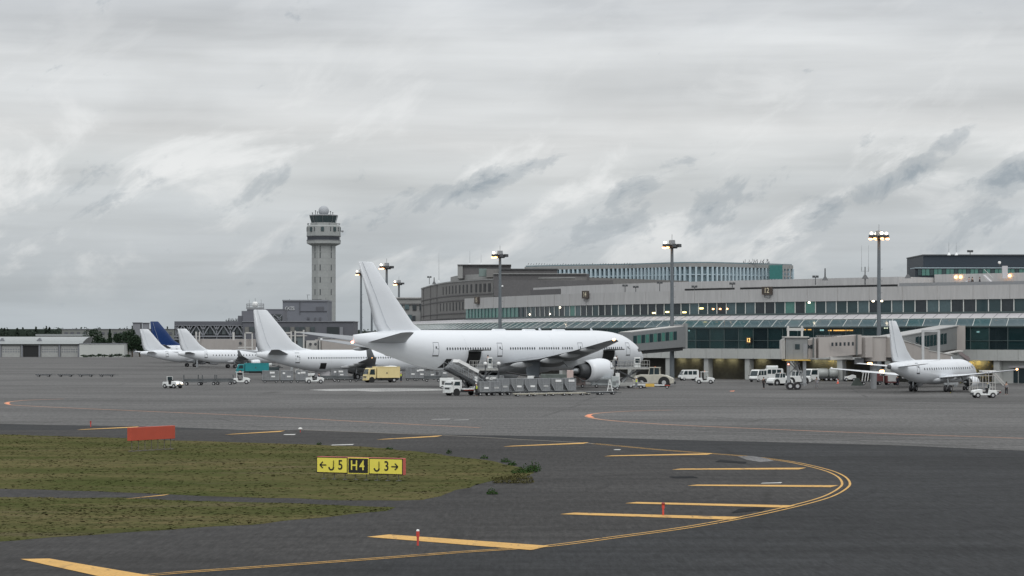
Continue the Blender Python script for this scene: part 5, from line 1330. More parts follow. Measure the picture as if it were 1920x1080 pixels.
def tractor(label, loc, rz, roof=False, lit=False, cargo=False, m=None, group='white tow tractors'):
    m = m or VWHITE
    t = thing('tow_tractor', label, 'tow tractor', (loc.x, loc.y, 0), rz, group)
    MB().prism([(1.5,.35),(1.52,.82),(1.30,.98),(.42,1.10),(.35,.55),(-.35,.50),(-.42,.98),(-1.45,.94),(-1.5,.40),(-1.1,.33),(1.1,.33)], -.68, .68).build('body', m, t, bevel=.05)
    MB().box(-.15,0,.72,.5,.9,.16).box(-.38,0,1.0,.12,.9,.5).build('seat', BLACK, t)
    MB().beam((.42,0,.95),(.18,0,1.22),.05).box(.17,0,1.24,.05,.38,.05).build('steering_wheel', BLACK, t)
    MB().box(1.56,0,.52,.10,1.2,.22).build('bumper', DMETAL, t); lights(t, 1.535, (-.45,.45), .76, lit)
    MB().beam((-1.5,0,.42),(-1.85,0,.42),.10).box(-1.5,0,.45,.12,.4,.3).build('hitch', DMETAL, t)
    h = 1.92
    fr = MB()
    if roof:
        for s in (-1, 1): fr.beam((.52,s*.6,1.05),(.38,s*.6,h),.06).beam((-.62,s*.6,.9),(-.62,s*.6,h),.06)
        fr.build('roof_post', m, t); MB().box(-.12,0,h+.03,1.25,1.36,.09).build('roof', m, t, bevel=.03)
        q = MB(); q.add([(.53,-.55,1.08),(.53,.55,1.08),(.41,.55,h-.06),(.41,-.55,h-.06)], [(0,1,2,3)]); q.build('windscreen', GL[2], t); beacon(t,-.1,.3,h+.08)
    else:
        for s in (-1, 1): fr.beam((-.55,s*.55,.9),(-.62,s*.55,1.75),.06)
        fr.beam((-.62,-.55,1.75),(-.62,.55,1.75),.06).build('roll_bar', m, t)
        MB().b2(-.64,-.5,1.2,-.60,.5,1.7).build('rear_screen', VGLASS, t)
    if cargo: MB().box(1.45,0,1.15,.9,1.3,.14).build('front_tray', m, t)
    wheels(t, [(.98,-.62),(.98,.62),(-.95,-.60),(-.95,.60)], .34, .24, RIM)
    return t
tractor('white open tow tractor with lit headlights at the left, in front of the baggage carts', G(323.5,728), R(-38), lit=True)
tractor('white tow tractor with orange beacon and roof at the right end of the baggage carts', G(451,720), R(4), roof=True)
tractor('white open tow tractor at the right end of the three grey containers', G(590,719), R(6))
tractor('small white tow tractor parked right of the white van under the terminal', G(1322,719.5), R(-10), roof=True)
tractor('white tow tractor nearest on the right side below the small jet engine', G(1845,746), R(186), roof=False)

def flat_dolly(label, loc, rz, L=3.0, Wd=1.7, dh=.50, group='empty flat dollies', m=None):
    t = thing('flat_dolly', label, 'dolly', (loc.x, loc.y, 0), rz, group)
    f = MB().b2(-L/2,-Wd/2,dh-.12,L/2,-Wd/2+.12,dh).b2(-L/2,Wd/2-.12,dh-.12,L/2,Wd/2,dh).b2(-L/2,-Wd/2+.12,dh-.12,-L/2+.1,Wd/2-.12,dh).b2(L/2-.1,-Wd/2+.12,dh-.12,L/2,Wd/2-.12,dh).b2(-L/2+.1,-.1,dh-.22,L/2-.1,.1,dh-.13)
    f.build('frame', m or DMETAL, t)
    r = MB()
    for i in range(7): x = -L/2+.3+i*(L-.6)/6; r.cyl((x,-Wd/2+.14,dh-.03),(x,Wd/2-.14,dh-.03),.05,n=8)
    r.build('rollers', METAL, t)
    MB().beam((L/2,-.25,dh-.15),(L/2+.8,0,dh-.15),.06).beam((L/2,.25,dh-.15),(L/2+.8,0,dh-.15),.06).build('drawbar', m or DMETAL, t)
    wheels(t, [(L*.32,-Wd*.4),(L*.32,Wd*.4),(-L*.32,-Wd*.4),(-L*.32,Wd*.4)], .20, .14)
    return t
FD = flat_dolly('leftmost of the four empty flat dollies standing alone on the far left apron', G(82,706.5), R(2)); FDT = tree_of(FD)
for i, (px, lb) in enumerate(((123,'second from the left of the four empty flat dollies alone on the far left apron'),(161,'third from the left of the four empty flat dollies alone on the far left apron'),(200,'rightmost of the four empty flat dollies alone on the far left apron'))):
    p = G(px, 706.5+.1*i); dup(FDT, (p.x,p.y,0), R(2+i), lb)

def cart(label, loc, rz, group='grey baggage carts in a train'):
    t = thing('baggage_cart', label, 'cart', (loc.x, loc.y, 0), rz, group)
    CAN2 = MATS.setdefault('cartm', mat('cart_grey', (.10,.11,.115), .7, var=.25))
    MB().b2(-1.5,-.75,.5,1.5,.75,.64).build('deck', CAN2, t)
    for s in (-1, 1):
        e = MB(); x = s*1.46
        for y in (-.7,-.35,0,.35,.7): e.beam((x,y,.64),(x,y,1.62),.05)
        for z in (.9,1.25,1.62): e.beam((x,-.7,z),(x,.7,z),.05)
        e.build('end_rail', CAN2, t)
    e = MB(); e.beam((-1.46,.72,1.0),(1.46,.72,1.0),.04).beam((-1.46,.72,.8),(1.46,.72,.8),.04).build('side_rail', CAN2, t)
    MB().b2(-1.46,.70,.64,1.46,.73,.98).build('side_board', CAN2, t)
    MB().beam((1.5,0,.42),(2.2,0,.42),.07).build('drawbar', DMETAL, t); wheels(t, [(1.0,-.6),(1.0,.6),(-1.0,-.6),(-1.0,.6)], .24, .16)
    return t
cart('left grey baggage cart right behind the open tow tractor with lit headlights', G(362,722.5), R(2))
cart('middle grey baggage cart of the three cart train', G(389,722), R(2))
cart('right grey baggage cart hitched behind the roofed tow tractor', G(420,721.5), R(2))

def container(label, loc, rz, z=.52, kind='ld3', m=None, L=2.0, Wd=1.5, Hh=1.6, tags=1, group='grey aluminium cargo containers'):
    t = thing('cargo_container', label, 'container', (loc.x, loc.y, z), rz, group)
    m = m or CAN
    pr = [(L/2,0),(L/2,Hh),(-L/2,Hh),(-L/2,.52*Hh),(-L/2+.44,0)] if kind == 'ld3' else [(L/2,0),(L/2,Hh),(-L/2,Hh),(-L/2,0)]
    MB().prism(pr, -Wd/2, Wd/2).build('shell', m, t, bevel=.015)
    e = MB()
    for y in (-Wd/2-.02, Wd/2+.02):
        for a, b in zip(pr, pr[1:]+pr[:1]): e.beam((a[0],y,a[1]),(b[0],y,b[1]),.045,.045)
        if kind != 'ld3': e.beam((0,y,0),(0,y,Hh),.04,.04)
        e.beam((-L*.1,y,.0),(-L*.1,y,Hh),.035,.035).beam((-L*.30,y,Hh*.55),(L/2,y,Hh*.55),.03,.03)
    e.build('edge_frame', METAL, t)
    rr_ = random.Random(int(abs(loc.x*7+loc.y*3)+z*5))
    spots = [(L*.10,Hh*.80,.80,.30),(L*.16,Hh*.38,.62,.24),(-L*.25,Hh*.74,.4,.3),(L*.3,Hh*.60,.35,.2)]
    for i in range(tags): 
        x, zz, w, h = spots[(i+rr_.randrange(2)*(tags < 3))%4]
        for y in (-Wd/2-.045,): MB().box(x,y,zz,w,.012,h).build('label_plate', TAGW, t)
    return t
rzc = atan2(GD(738.5)-GD(742), (1075-900)/S(332))     # the dolly train recedes slightly to the right
def row_pt(px):
    u = (px-900)/175; d = GD(742)*(1-u)+GD(739)*u; return Vector(((px-960)*d/F, d, 0))
CTXT = ['first grey box container of the long row, next to the stair truck','second box container of the long row beside the stair truck','first slant-cornered container of the long row, lying tight against the two boxes',
        'second slant-cornered container of the long row','third slant-cornered container of the long row','fourth slant-cornered container of the long row, below the main wing root','fifth slant-cornered container of the long row, left of the last','last slant-cornered container at the right end of the long row']
rz0 = R(12)
for i, (px, kd) in enumerate(((911,'box'),(930,'box'),(945.5,'ld3'),(972,'ld3'),(997,'ld3'),(1022,'ld3'),(1046.5,'ld3'),(1071,'ld3'))):
    p = row_pt(px-4)
    container(CTXT[i], p, rz0, .55, kd, CAN if i%3 else CAN2, L=1.30 if i < 2 else 1.50, Wd=1.5, Hh=1.25 if i < 2 else 1.60, tags=2 if i in (1,2,5) else 1)
    if i in (0, 1): pass
for i, px in enumerate((911,936,965,993,1018,1043,1066)):
    p = row_pt(px-4); flat_dolly('loaded dolly %s of the long container row' % ['under the first box container','under the second box container','under the first slant-cornered container','under the second slant-cornered container','under the third and fourth slant-cornered containers','under the fifth slant-cornered container','at the right end'][i], p, rz0, 1.72, 1.55, .52, 'loaded dollies of the long container row')
# back row seen over the first one
for i, (px, tp) in enumerate(((908,0),(922,1),(936,1))):
    p = Vector(((px-960)*350/F, 350, 0)); container(['left','middle','right'][i]+' container of the short back row, its top showing above the long front row', p, rz0, .75, 'box', CAN2, L=1.0, Wd=1.5, Hh=1.5, tags=2)
for i, (px, kd, hh) in enumerate(((958,'ld3',1.5),(982,'box',1.3),(1007,'ld3',1.5),(1030,'box',1.45),(1056,'ld3',1.4))):  # made-up second row, painted near-black to keep the gaps dark
    p = Vector(((px-960)*339.5/F, 339.5, 0)); container(['leftmost','second','middle','fourth','rightmost'][i]+' dark container added behind the long front row to keep its gaps dark', p, R(10), .5, kd, mat('gap_filler_dark', (.055,.058,.06), .7, var=.3, fine=(5,.2)), L=1.7, Wd=1.5, Hh=hh, tags=0)
    flat_dolly('dolly under the '+['leftmost','second','middle','fourth','rightmost'][i]+' dark container added behind the front row', p, R(10), 1.8, 1.5, .48, 'dollies of the added dark containers')
# empty roller dollies in front
YW = mat('dolly_worn_cream', (.42,.40,.33), .6, var=.25, scale=3)
for i, px in enumerate((980,1012,1046,1080,1112,1138)):
    d = GD(743.2)+i*2.0; p = Vector(((px-960)*d/F, d, 0))
    t = flat_dolly(['first','second','third','fourth','fifth','last and rightmost'][i]+' empty roller dolly of the train in front of the containers', p, R(11), 2.35, 1.5, .42, 'empty roller dollies before the containers', YW if i < 4 else DMETAL)
p = Vector(((1143.5-960)*332/F, 332, 0)); t = thing('drawbar_stand', 'white upright A shaped drawbar at the right end of the dolly train', 'drawbar', (p.x, p.y, .44), R(-5))
MB().beam((-.34,0,0),(-.05,0,1.5),.10).beam((.34,0,0),(.05,0,1.5),.10).beam((-.26,0,.45),(.26,0,.45),.08).beam((-.17,0,.9),(.17,0,.9),.08).box(0,0,1.52,.2,.12,.14).build('frame', VWHITE, t)
# containers near the narrow body jet
for i, (px, y, L_, nm) in enumerate(((507.5,719,2.7,'leftmost of the three grey containers coupled behind the open tow tractor'),(538,719,2.0,'middle one of the three grey containers coupled behind the open tow tractor'),(566,719,2.0,'rightmost of the three grey containers, next to the open tow tractor'))):
    p = G(px, y-1); container(nm, p, R(5), .5, 'box', CAN if i else CAN2, L=L_, Wd=1.5, Hh=1.55, tags=2)
    flat_dolly('dolly under the '+['leftmost','middle','rightmost'][i]+' of the three grey containers by the tow tractor', p, R(5), L_+.2, 1.5, .48, 'dollies under the three containers')
for i, (px, y, L_, Hh, nm, m_) in enumerate(((604.5,712,2.7,1.9,'pale worn container on a dolly under the narrow-body jet, left of the wing',CONCP),(636,713,2.9,1.35,'grey container with white tags under the narrow-body jet wing',CAN),
        (771,714,1.9,1.85,'tall grey container right behind the yellow truck',CAN),(788,714,1.7,1.75,'grey container with white lettering plates, second right of the yellow truck',CAN),(808,712,1.6,1.1,'low grey container farthest right of the yellow truck',CAN2),(831,711,1.6,1.7,'grey container standing left of the covered stairs',CAN2))):
    p = G(px, y); container(nm, p, R(4), .5, 'box', m_, L=L_, Wd=1.5, Hh=Hh, tags=3 if i in (1,3) else 1)
    flat_dolly('dolly under the '+nm.split(',')[0].replace('container','box'), p, R(4), L_+.1, 1.5, .48, 'dollies near the yellow truck')
for i, (px, y, a, lb) in enumerate(((663,711,R(3),'empty dolly below the narrow-body jet main wheels'),(677,716,R(3),'empty dolly just left of the yellow truck cab'))): flat_dolly(lb, G(px,y), a, 2.6, 1.5, .45, 'empty dollies left of the yellow truck')
for i, (px, y, lb) in enumerate(((617,715.5,'dark baggage cart in front of the pale worn container below the narrow-body jet'),(646,716.5,'dark baggage cart before the white tagged container below the narrow-body jet wing'),(811,716,'dark baggage cart right of the yellow truck containers'))): cart(lb, G(px,y), R(3), 'dark baggage carts around the yellow truck')
# small equipment behind the teal truck
t = thing('baggage_loader', 'dark baggage belt loader with white cover behind the turquoise truck', 'loader', G(510,698), R(185))
MB().b2(-1.6,-.8,.35,1.6,.8,1.15).build('body', mat('gse_dark', (.04,.06,.065), .6), t, bevel=.05); MB().beam((-2.4,0,1.0),(2.2,0,2.1),.9,.16).build('belt', DMETAL, t); MB().box(.5,0,1.75,1.0,1.3,.5).build('cover', VWHITE, t, bevel=.08); wheels(t, [(-1.1,-.75),(-1.1,.75),(1.1,-.75),(1.1,.75)], .32, .22)
t = thing('belt_loader', 'white belt loader raised to the rear hold of the narrow-body jet', 'loader', G(578,708), R(20))
MB().b2(-1.8,-.8,.35,1.8,.8,.8).build('body', VWHITE, t, bevel=.05); MB().beam((-2.8,0,.9),(2.8,0,2.3),.8,.18).build('belt', DMETAL, t); e = MB().beam((-2.6,-.45,1.5),(2.8,-.45,2.9),.05)
for k in range(6): u = k/5; e.beam((-2.6+5.4*u,-.45,.9+1.4*u),(-2.6+5.4*u,-.45,1.5+1.4*u),.05)
e.build('handrail', VWHITE, t); wheels(t, [(-1.2,-.75),(-1.2,.75),(1.2,-.75),(1.2,.75)], .32, .22)
# ground power unit group under the jet's tail
def gpu(label, loc, rz, L=2.2, Wd=1.4, Hh=1.5, m=None, lamp=False):
    t = thing('ground_power_unit', label, 'power unit', (loc.x,loc.y,0), rz, 'small service units on wheels')
    MB().b2(-L/2,-Wd/2,.35,L/2,Wd/2,Hh).build('housing', m or VWHITE, t, bevel=.06); e = MB()
    for k in range(5): e.b2(-L*.35,-Wd/2-.02,.7+k*.12,L*.1,-Wd/2-.005,.76+k*.12)
    e.build('vent', DMETAL, t); MB().beam((L/2,0,.4),(L/2+.9,0,.4),.07).build('drawbar', DMETAL, t)
    MB().box(L*.3,-Wd/2-.015,Hh*.6,.4,.02,.4).build('panel', GREY, t); wheels(t, [(L*.3,-Wd*.45),(L*.3,Wd*.45),(-L*.3,-Wd*.45),(-L*.3,Wd*.45)], .26, .16)
    if lamp: MB().cyl((0,0,Hh),(0,0,Hh+1.9),.05,n=6).build('lamp_post', TAGW, t); MB().ball((0,0,Hh+2.05),.24,8).build('lamp_head', TAGW, t)
    return t
gpu('white service unit on wheels left behind the stair truck cab', G(838,730), R(-5), 2.0, 1.3, 1.7)
gpu('grey power unit on wheels right of the narrow-body jet nose', G(822,709.5), R(5), 2.6, 1.5, 1.3, GREY)

# ---- container loaders
def loader(label, loc, rz, zp, L, rails=True, lampx=None):
    BRIDGEP = MATS.setdefault('ldr', mat('loader_grey', (.34,.345,.33), .6, var=.15))
    t = thing('container_loader', label, 'loader', (loc.x,loc.y,0), rz, 'scissor lift container loaders')
    MB().b2(-L/2,-1.3,.35,L/2,1.3,.85).build('chassis', BRIDGEP, t, bevel=.04)
    for s in (-1, 1):
        e = MB(); y = s*1.0
        e.beam((-L*.40,y,.85),(L*.30,y,zp-.25),.22,.14).beam((L*.30,y,.85),(-L*.40,y,zp-.25),.22,.14)
        e.cyl((-L*.05,y-.12,(zp+.6)/2),(-L*.05,y+.12,(zp+.6)/2),.2,n=10); e.build('scissor_arm', DMETAL, t)
    MB().cyl((-L*.2,0,.8),(L*.1,0,zp-.4),.14,n=10).build('lift_ram', METAL, t)
    p = MB().b2(-L/2,-1.35,zp-.26,L/2,1.35,zp).build('platform', BRIDGEP, t)
    r = MB()
    for i in range(14): x = -L/2+.3+i*(L-.6)/13; r.cyl((x,-1.2,zp+.05),(x,1.2,zp+.05),.05,n=6)
    r.build('rollers', METAL, p)
    for s in (-1, 1):
        e = MB(); n = 7
        for i in range(n+1): x = -L/2+i*L/n; e.beam((x,s*1.33,zp),(x,s*1.33,zp+1.05),.055)
        for z in (.5,1.05): e.beam((-L/2,s*1.33,zp+z),(L/2,s*1.33,zp+z),.05)
        e.build('guard_rail', BRIDGEP, p)
    MB().b2(L*.10,-1.25,zp+.02,L*.26,-.35,zp+1.5).build('control_cabin', VWHITE, p, bevel=.04); MB().b2(L*.12,-1.27,zp+.7,L*.24,-1.252,zp+1.35).build('cabin_window', VGLASS, p)
    MB().b2(-L*.42,-1.42,.5,-L*.30,-1.31,2.3).build('control_box', VWHITE, t, bevel=.02)
    wheels(t, [(-L*.36,-1.15),(-L*.36,1.15),(L*.36,-1.15),(L*.36,1.15),(0,-1.15),(0,1.15)], .36, .28)
    return t
loader('container loader raised to the open rear belly door of the largest jet', Vector(((908-960)*343/F, 343, 0)), R(8), 3.35, 3.7)
loader('container loader with scissor arms at the open front belly door near the jet nose', Vector(((1181-960)*376/F, 376, 0)), R(4), 3.1, 5.6)
for i, (px, d, h, lb) in enumerate(((910,335,4.1,'white globe work lamp on a pole above the container row, left one'),(935,335,4.1,'white globe work lamp on a pole above the container row, right one'),(1153.5,371,4.5,'white globe work lamp on a pole beside the front engine'))):
    t = thing('work_lamp', lb, 'lamp', ((px-960)*d/F, d, 0), 0, 'work lamps on poles'); MB().cyl((0,0,0),(0,0,h-.2),.06,n=6).build('pole', DMETAL, t); MB().ball((0,0,h),.26,10).build('globe', TAGW, t)
gpu('pale control unit on wheels beneath the front loader, beside the engine', Vector(((1153-960)*362/F, 362, 0)), R(0), 1.1, 1.0, 2.0, mat('pale_unit', (.42,.46,.46), .5))
gpu('long low grey ground unit half hidden behind the front engine', Vector(((1134-960)*380/F, 380, 0)), R(0), 4.2, 1.6, 1.5, mat('gse_grey', (.33,.36,.37), .5))
# clutter under the jet belly: belt loader, carts
t = thing('belt_loader', 'dark belt loader standing under the wing of the largest jet behind the containers', 'loader', (((984-960)*352/F), 352, 0), R(170))
MB().b2(-1.8,-.8,.35,1.8,.8,1.5).build('body', DMETAL, t, bevel=.05); MB().beam((-2.6,0,1.8),(2.6,0,2.7),.8,.2).build('belt', BLACK, t); MB().box(-.9,0,1.9,.9,1.1,.6).build('cab', VWHITE, t, bevel=.05); wheels(t, [(-1.2,-.75),(-1.2,.75),(1.2,-.75),(1.2,.75)], .34, .22)
gpu('dark green service cart under the wing behind the last containers', Vector(((1040-960)*356/F, 356, 0)), R(0), 4.0, 1.4, 2.4, mat('gse_green', (.10,.12,.11), .7, var=.3))
gpu('pinkish box unit left of the engine nozzle behind the container row', Vector(((1069-960)*352/F, 352, 0)), R(0), .9, .9, 3.0, mat('box_pink', (.48,.38,.35), .6, var=.12))
gpu('low worn pink trailer under the engine nozzle behind the roller dollies', Vector(((1084-960)*380/F, 380, 0)), R(0), 2.2, 1.4, 1.7, mat('box_rose', (.36,.29,.27), .6, var=.2))

# ---- aircraft tug
def tug(label, loc, rz, s=1.0, m=None, lit=False):
    t = thing('aircraft_tug', label, 'aircraft tug', (loc.x,loc.y,0), rz, 'heavy aircraft tugs'); m = m or mat('tug_cream', (.47,.455,.39), .45, var=.14)
    b = MB().prism([(3.3,.55),(3.35,1.1),(3.0,1.75),(2.2,1.95),(.8,1.95),(-.1,2.0),(-1.0,2.0),(-2.1,1.85),(-3.2,1.35),(-3.35,.6),(-2.9,.5),(2.9,.5)], -1.35, 1.35).build('body', m, t, bevel=.08)
    for x in (1.9,-1.75):
        for sd_ in (-1, 1): MB().cyl((x,sd_*1.30,.72),(x,sd_*1.365,.72),.95,n=20).build('wheel_arch', BLACK, b)
    cab = MB().prism([(.75,1.96),(.6,3.05),(-.95,3.05),(-1.0,1.96)], -1.0, 1.0).build('cab', VGLASS, t)
    e = MB()
    for sd_ in (-1, 1):
        for a_, b_ in (((.76,1.96),(.61,3.05)),((-.1,1.96),(-.12,3.05)),((-1.02,1.96),(-.97,3.05))): e.beam((a_[0],sd_*1.0,a_[1]),(b_[0],sd_*1.0,b_[1]),.10)
    e.build('cab_frame', m, cab); MB().b2(-1.08,-1.08,3.05,.72,1.08,3.17).build('cab_roof', m, cab)
    MB().box(2.3,-1.36,1.5,.8,.02,.25).box(.2,-1.36,1.1,.3,.02,.2).box(-.5,-1.36,1.0,.25,.02,.2).build('vent', DMETAL, b)
    lights(t, 3.36, (-.9,.9), 1.15, lit); MB().b2(3.3,-1.3,.35,3.5,1.3,.7).b2(-3.55,-1.1,.4,-3.35,1.1,.85).build('bumper', DMETAL, t)
    wheels(t, [(1.9,-1.15),(1.9,1.15),(-1.75,-1.15),(-1.75,1.15)], .68, .42); beacon(t, -.2, 0, 3.17)
    t.scale = (s,s,s); return t
tug('big cream aircraft tug parked right of the largest jet nose', Vector(((1226-960)*388/F, 388, 0)), R(172), .95)
tug('white aircraft tug with two headlights in the cluster under the right boarding bridge', Vector(((1462-960)*398/F, 398, 0)), R(212), .62, VWHITE)
tug('white aircraft tug behind the wheeled lift column of the right boarding bridge', Vector(((1493-960)*410/F, 410, 0)), R(200), .68, VWHITE)
t = thing('tow_bar', 'long white and yellow aircraft tow bar lying before the big cream tug', 'tow bar', (((1218-960)*372/F), 372, 0), R(-3))
MB().cyl((-2.4,0,.55),(2.2,0,.5),.09,n=8).build('bar', VWHITE, t); MB().b2(-.6,-.2,.3,.7,.2,.75).build('damper', YEDGE, t); MB().cyl((2.2,0,.5),(3.0,0,.45),.06,n=8).build('eye', RED, t); wheels(t, [(-1.3,-.35),(-1.3,.35),(2.6,-.3),(2.6,.3)], .24, .15)

# ---- vans and buses
def van(name, label, cat, loc, rz, L=3.4, Wd=1.5, Hh=1.9, m=None, group='white vans and buses by the terminal', nw=3):
    m = m or VWHITE; t = thing(name, label, cat, (loc.x,loc.y,0), rz, group); f = L/2
    b = MB().prism([(f,.32),(f+.02,.75),(f-.18,1.0),(f-.62,Hh-.12),(f-.85,Hh),(-f+.15,Hh),(-f,Hh-.2),(-f-.02,.32)], -Wd/2, Wd/2).build('body', m, t, bevel=.05)
    q = MB(); q.add([(f-.19,-Wd/2+.1,1.05),(f-.19,Wd/2-.1,1.05),(f-.58,Wd/2-.14,Hh-.2),(f-.58,-Wd/2+.14,Hh-.2)], [(0,1,2,3)]); q.v = [(x+.05,y,z) for x,y,z in q.v]; q.build('windscreen', VGLASS, b)
    for s in (-1, 1):
        y = s*(Wd/2+.008); x0_ = f-.45; span = (L-.8)/nw
        for k in range(nw):
            q = MB(); a0 = x0_-k*span; q.add([(a0-(.06 if k else -.02),y,Hh*.55),(a0-(.06 if k else .25),y,Hh-.2),(a0-span+.08,y,Hh-.2),(a0-span+.08,y,Hh*.55)], [(0,1,2,3)]); q.build('side_window', VGLASS, b)
        MB().box(f-.15,s*(Wd/2+.12),1.1,.06,.14,.2).build('mirror', BLACK, b)
    MB().add([(-f-.03,-Wd/2+.15,Hh*.55),(-f-.03,Wd/2-.15,Hh*.55),(-f+.02,Wd/2-.18,Hh-.22),(-f+.02,-Wd/2+.18,Hh-.22)], [(3,2,1,0)]).build('rear_window', VGLASS, b)
    MB().box(f+.03,0,.42,.08,Wd*.97,.22).build('bumper', DMETAL, b); lights(b, f+.03, (-Wd*.37,Wd*.37), .72); 
    for y_ in (-Wd*.42,Wd*.42): MB().box(-f-.035,y_,.85,.04,.12,.3).build('tail_lamp', REDP, b)
    wheels(t, [(f-.6,-Wd/2+.1),(f-.6,Wd/2-.1),(-f+.6,-Wd/2+.1),(-f+.6,Wd/2-.1)], .29, .2)
    return t
van('minivan', 'small white boxy van with three side windows parked under the terminal', 'van', G(1291,713.5), R(198))
van('minivan', 'white van leftmost of the vehicle cluster beside the terminal pier', 'van', G(1422,716), R(232), 3.4, 1.6, 2.1)
van('minivan', 'white van with roof tank behind the leftmost van of the cluster', 'van', G(1448,713), R(195), 3.6, 1.6, 2.1)
van('light_truck', 'small white cab vehicle right of the bridge lift column', 'van', G(1520,715.5), R(225), 2.6, 1.6, 2.2, nw=1)
van('microbus', 'white minibus whose roof and windows show behind the small jet nose', 'bus', G(1840,713), R(8), 5.6, 2.0, 2.5, nw=5)
van('minivan', 'silver minivan with tail toward us, behind the small jet wing tip', 'van', G(1881,717), R(150), 3.6, 1.7, 1.95, CAN)
van('minivan', 'silver minivan at the far right edge of the picture under the wing', 'van', G(1911,717), R(160), 3.8, 1.7, 1.95, CAN)
MB().cyl((-1.0,0,2.35),(1.1,0,2.35),.28,n=12).build('roof_tank', VWHITE, [o for o in C.objects if o.get('label','').startswith('white van with roof tank')][0])
def tanker(label, px, y, rz, L):
    p = G(px, y); t = thing('tank_trailer', label, 'tank trailer', (p.x,p.y,0), rz, 'rounded tank trailers under the terminal')
    MB().lathe([(.02,-L/2),(.75,-L/2+.05),(.86,-L/2+.2),(.86,L/2-.2),(.75,L/2-.05),(.02,L/2)], (0,0,1.35), 'x', 20).build('tank', mat('tank_grey', (.33,.35,.34), .5, .2), t)
    MB().b2(-L/2,-.7,.42,L/2,.7,.6).build('frame', DMETAL, t); wheels(t, [(-L*.3,-.65),(-L*.3,.65),(L*.3,-.65),(L*.3,.65)], .32, .22)
tanker('rounded grey tank trailer left of the dark gap under the terminal', 1541, 714.5, R(4), 2.2)
tanker('rounded grey tank trailer right of the dark gap, beside the terminal pier', 1562, 714.5, R(4), 1.6)
# forklift and kit left of the small jet
p = G(1592,715); t = thing('forklift', 'white forklift with tall mast beside the terminal pier left of the small jet', 'forklift', (p.x,p.y,0), R(185))
MB().prism([(.9,.3),(.9,.8),(.2,.9),(-.5,1.15),(-1.1,1.05),(-1.15,.35)], -.55, .55).build('body', VWHITE, t, bevel=.05); e = MB()
for s in (-1, 1): e.beam((1.0,s*.35,.1),(.95,s*.35,2.3),.09).beam((.5,s*.5,.9),(.35,s*.5,2.05),.06).beam((-.7,s*.5,1.1),(-.5,s*.5,2.05),.06)
e.build('mast', DMETAL, t); MB().box(-.08,0,2.08,1.0,1.1,.06).build('overhead_guard', DMETAL, t); MB().b2(1.05,-.4,.08,2.0,-.25,.14).b2(1.05,.25,.08,2.0,.4,.14).build('forks', DMETAL, t); wheels(t, [(.6,-.5),(.6,.5),(-.75,-.5),(-.75,.5)], .30, .22)
DR = mat('gse_dark_red', (.16,.05,.05), .7, var=.2)
p = G(1632,722); t = thing('baggage_cart', 'dark red and white loaded baggage cart left of the small jet tail', 'cart', (p.x,p.y,0), R(8), None)
MB().b2(-1.9,-.8,.5,1.9,.8,.62).build('deck', DMETAL, t); MB().b2(.6,-.8,.62,1.9,.8,2.1).build('cover', DR, t); e = MB()
for k in range(5): e.beam((-1.6+k*.45,-.8,.62),(-1.4+k*.45,-.8,2.0),.10)
e.beam((-1.7,-.8,2.0),(.6,-.8,2.0),.07).build('rail', TAGW, t); wheels(t, [(-1.3,-.7),(-1.3,.7),(1.3,-.7),(1.3,.7)], .26, .18)
p = G(1607,723); t = thing('equipment_cover', 'dark grey tarpaulin covered hump beside the red baggage cart', 'cover', (p.x,p.y,0), 0)
MB().loft([[(1.0*cos(a)*k_, .8*sin(a)*k_, z_) for a in [2*pi*i/12 for i in range(12)]] for k_, z_ in ((1,0),(.7,.5),(.45,.9),(.35,1.2))]).build('tarpaulin', mat('tarp', (.035,.045,.04), .9, var=.3), t)
p = G(1672,722); t = thing('fuel_cart', 'white square tank cart with red rim behind the small jet tail', 'cart', (p.x,p.y,0), R(8))
MB().b2(-.85,-.7,.55,.85,.7,1.75).build('tank', TAGW, t, bevel=.08); MB().b2(-1.05,-.8,.38,1.05,.8,.54).b2(-1.05,-.8,.55,-.9,.8,1.5).build('frame', DR, t); wheels(t, [(-.7,-.65),(-.7,.65),(.7,-.65),(.7,.65)], .26, .18)
p = G(1650,716); t = thing('storage_box', 'plain pale grey upright storage box between the red cart and the white tank cart', 'box', (p.x,p.y,0), R(4))
MB().b2(-.85,-.7,0,.85,.7,2.2).build('body', mat('box_pale', (.40,.42,.41), .7), t, bevel=.02); MB().b2(-.8,-.72,.05,-.02,-.703,2.15).b2(.02,-.72,.05,.8,-.703,2.15).build('door', mat('box_pale2', (.36,.38,.37), .7), t)
# tall white-railed cart and belt behind the near right tractor
p = G(1862,741); t = thing('stair_cart', 'white railed service stand on wheels right behind the nearest right tow tractor', 'service stand', (p.x,p.y+4,0), R(6))
e = MB()
for x in (-2.2,-1.5,-.8,0,.9):
    for y in (-.6,.6): e.beam((x,y,.5),(x,y,2.55+.5*(x > -.5)),.06)
for z_ in (1.0,1.6,2.5): e.beam((-2.2,-.6,z_),(.9,-.6,z_),.06).beam((-2.2,.6,z_),(.9,.6,z_),.06)
e.beam((.9,-.6,2.8),(2.4,-.6,1.2),.14).beam((.9,.6,2.8),(2.4,.6,1.2),.14)
e.build('frame', BRIDGEP, t); MB().b2(-2.3,-.7,.42,1.6,.7,.56).build('deck', BRIDGEP, t); MB().b2(-.9,-.75,3.05,1.0,.75,3.2).build('roof', TAGW, t); MB().b2(-1.3,-.5,.57,-.4,.5,1.5).build('case', CAN, t); MB().b2(.9,-.6,.2,1.7,.6,.41).build('step', DR, t)
wheels(t, [(-1.8,-.6),(-1.8,.6),(1.2,-.6),(1.2,.6)], .26, .18)
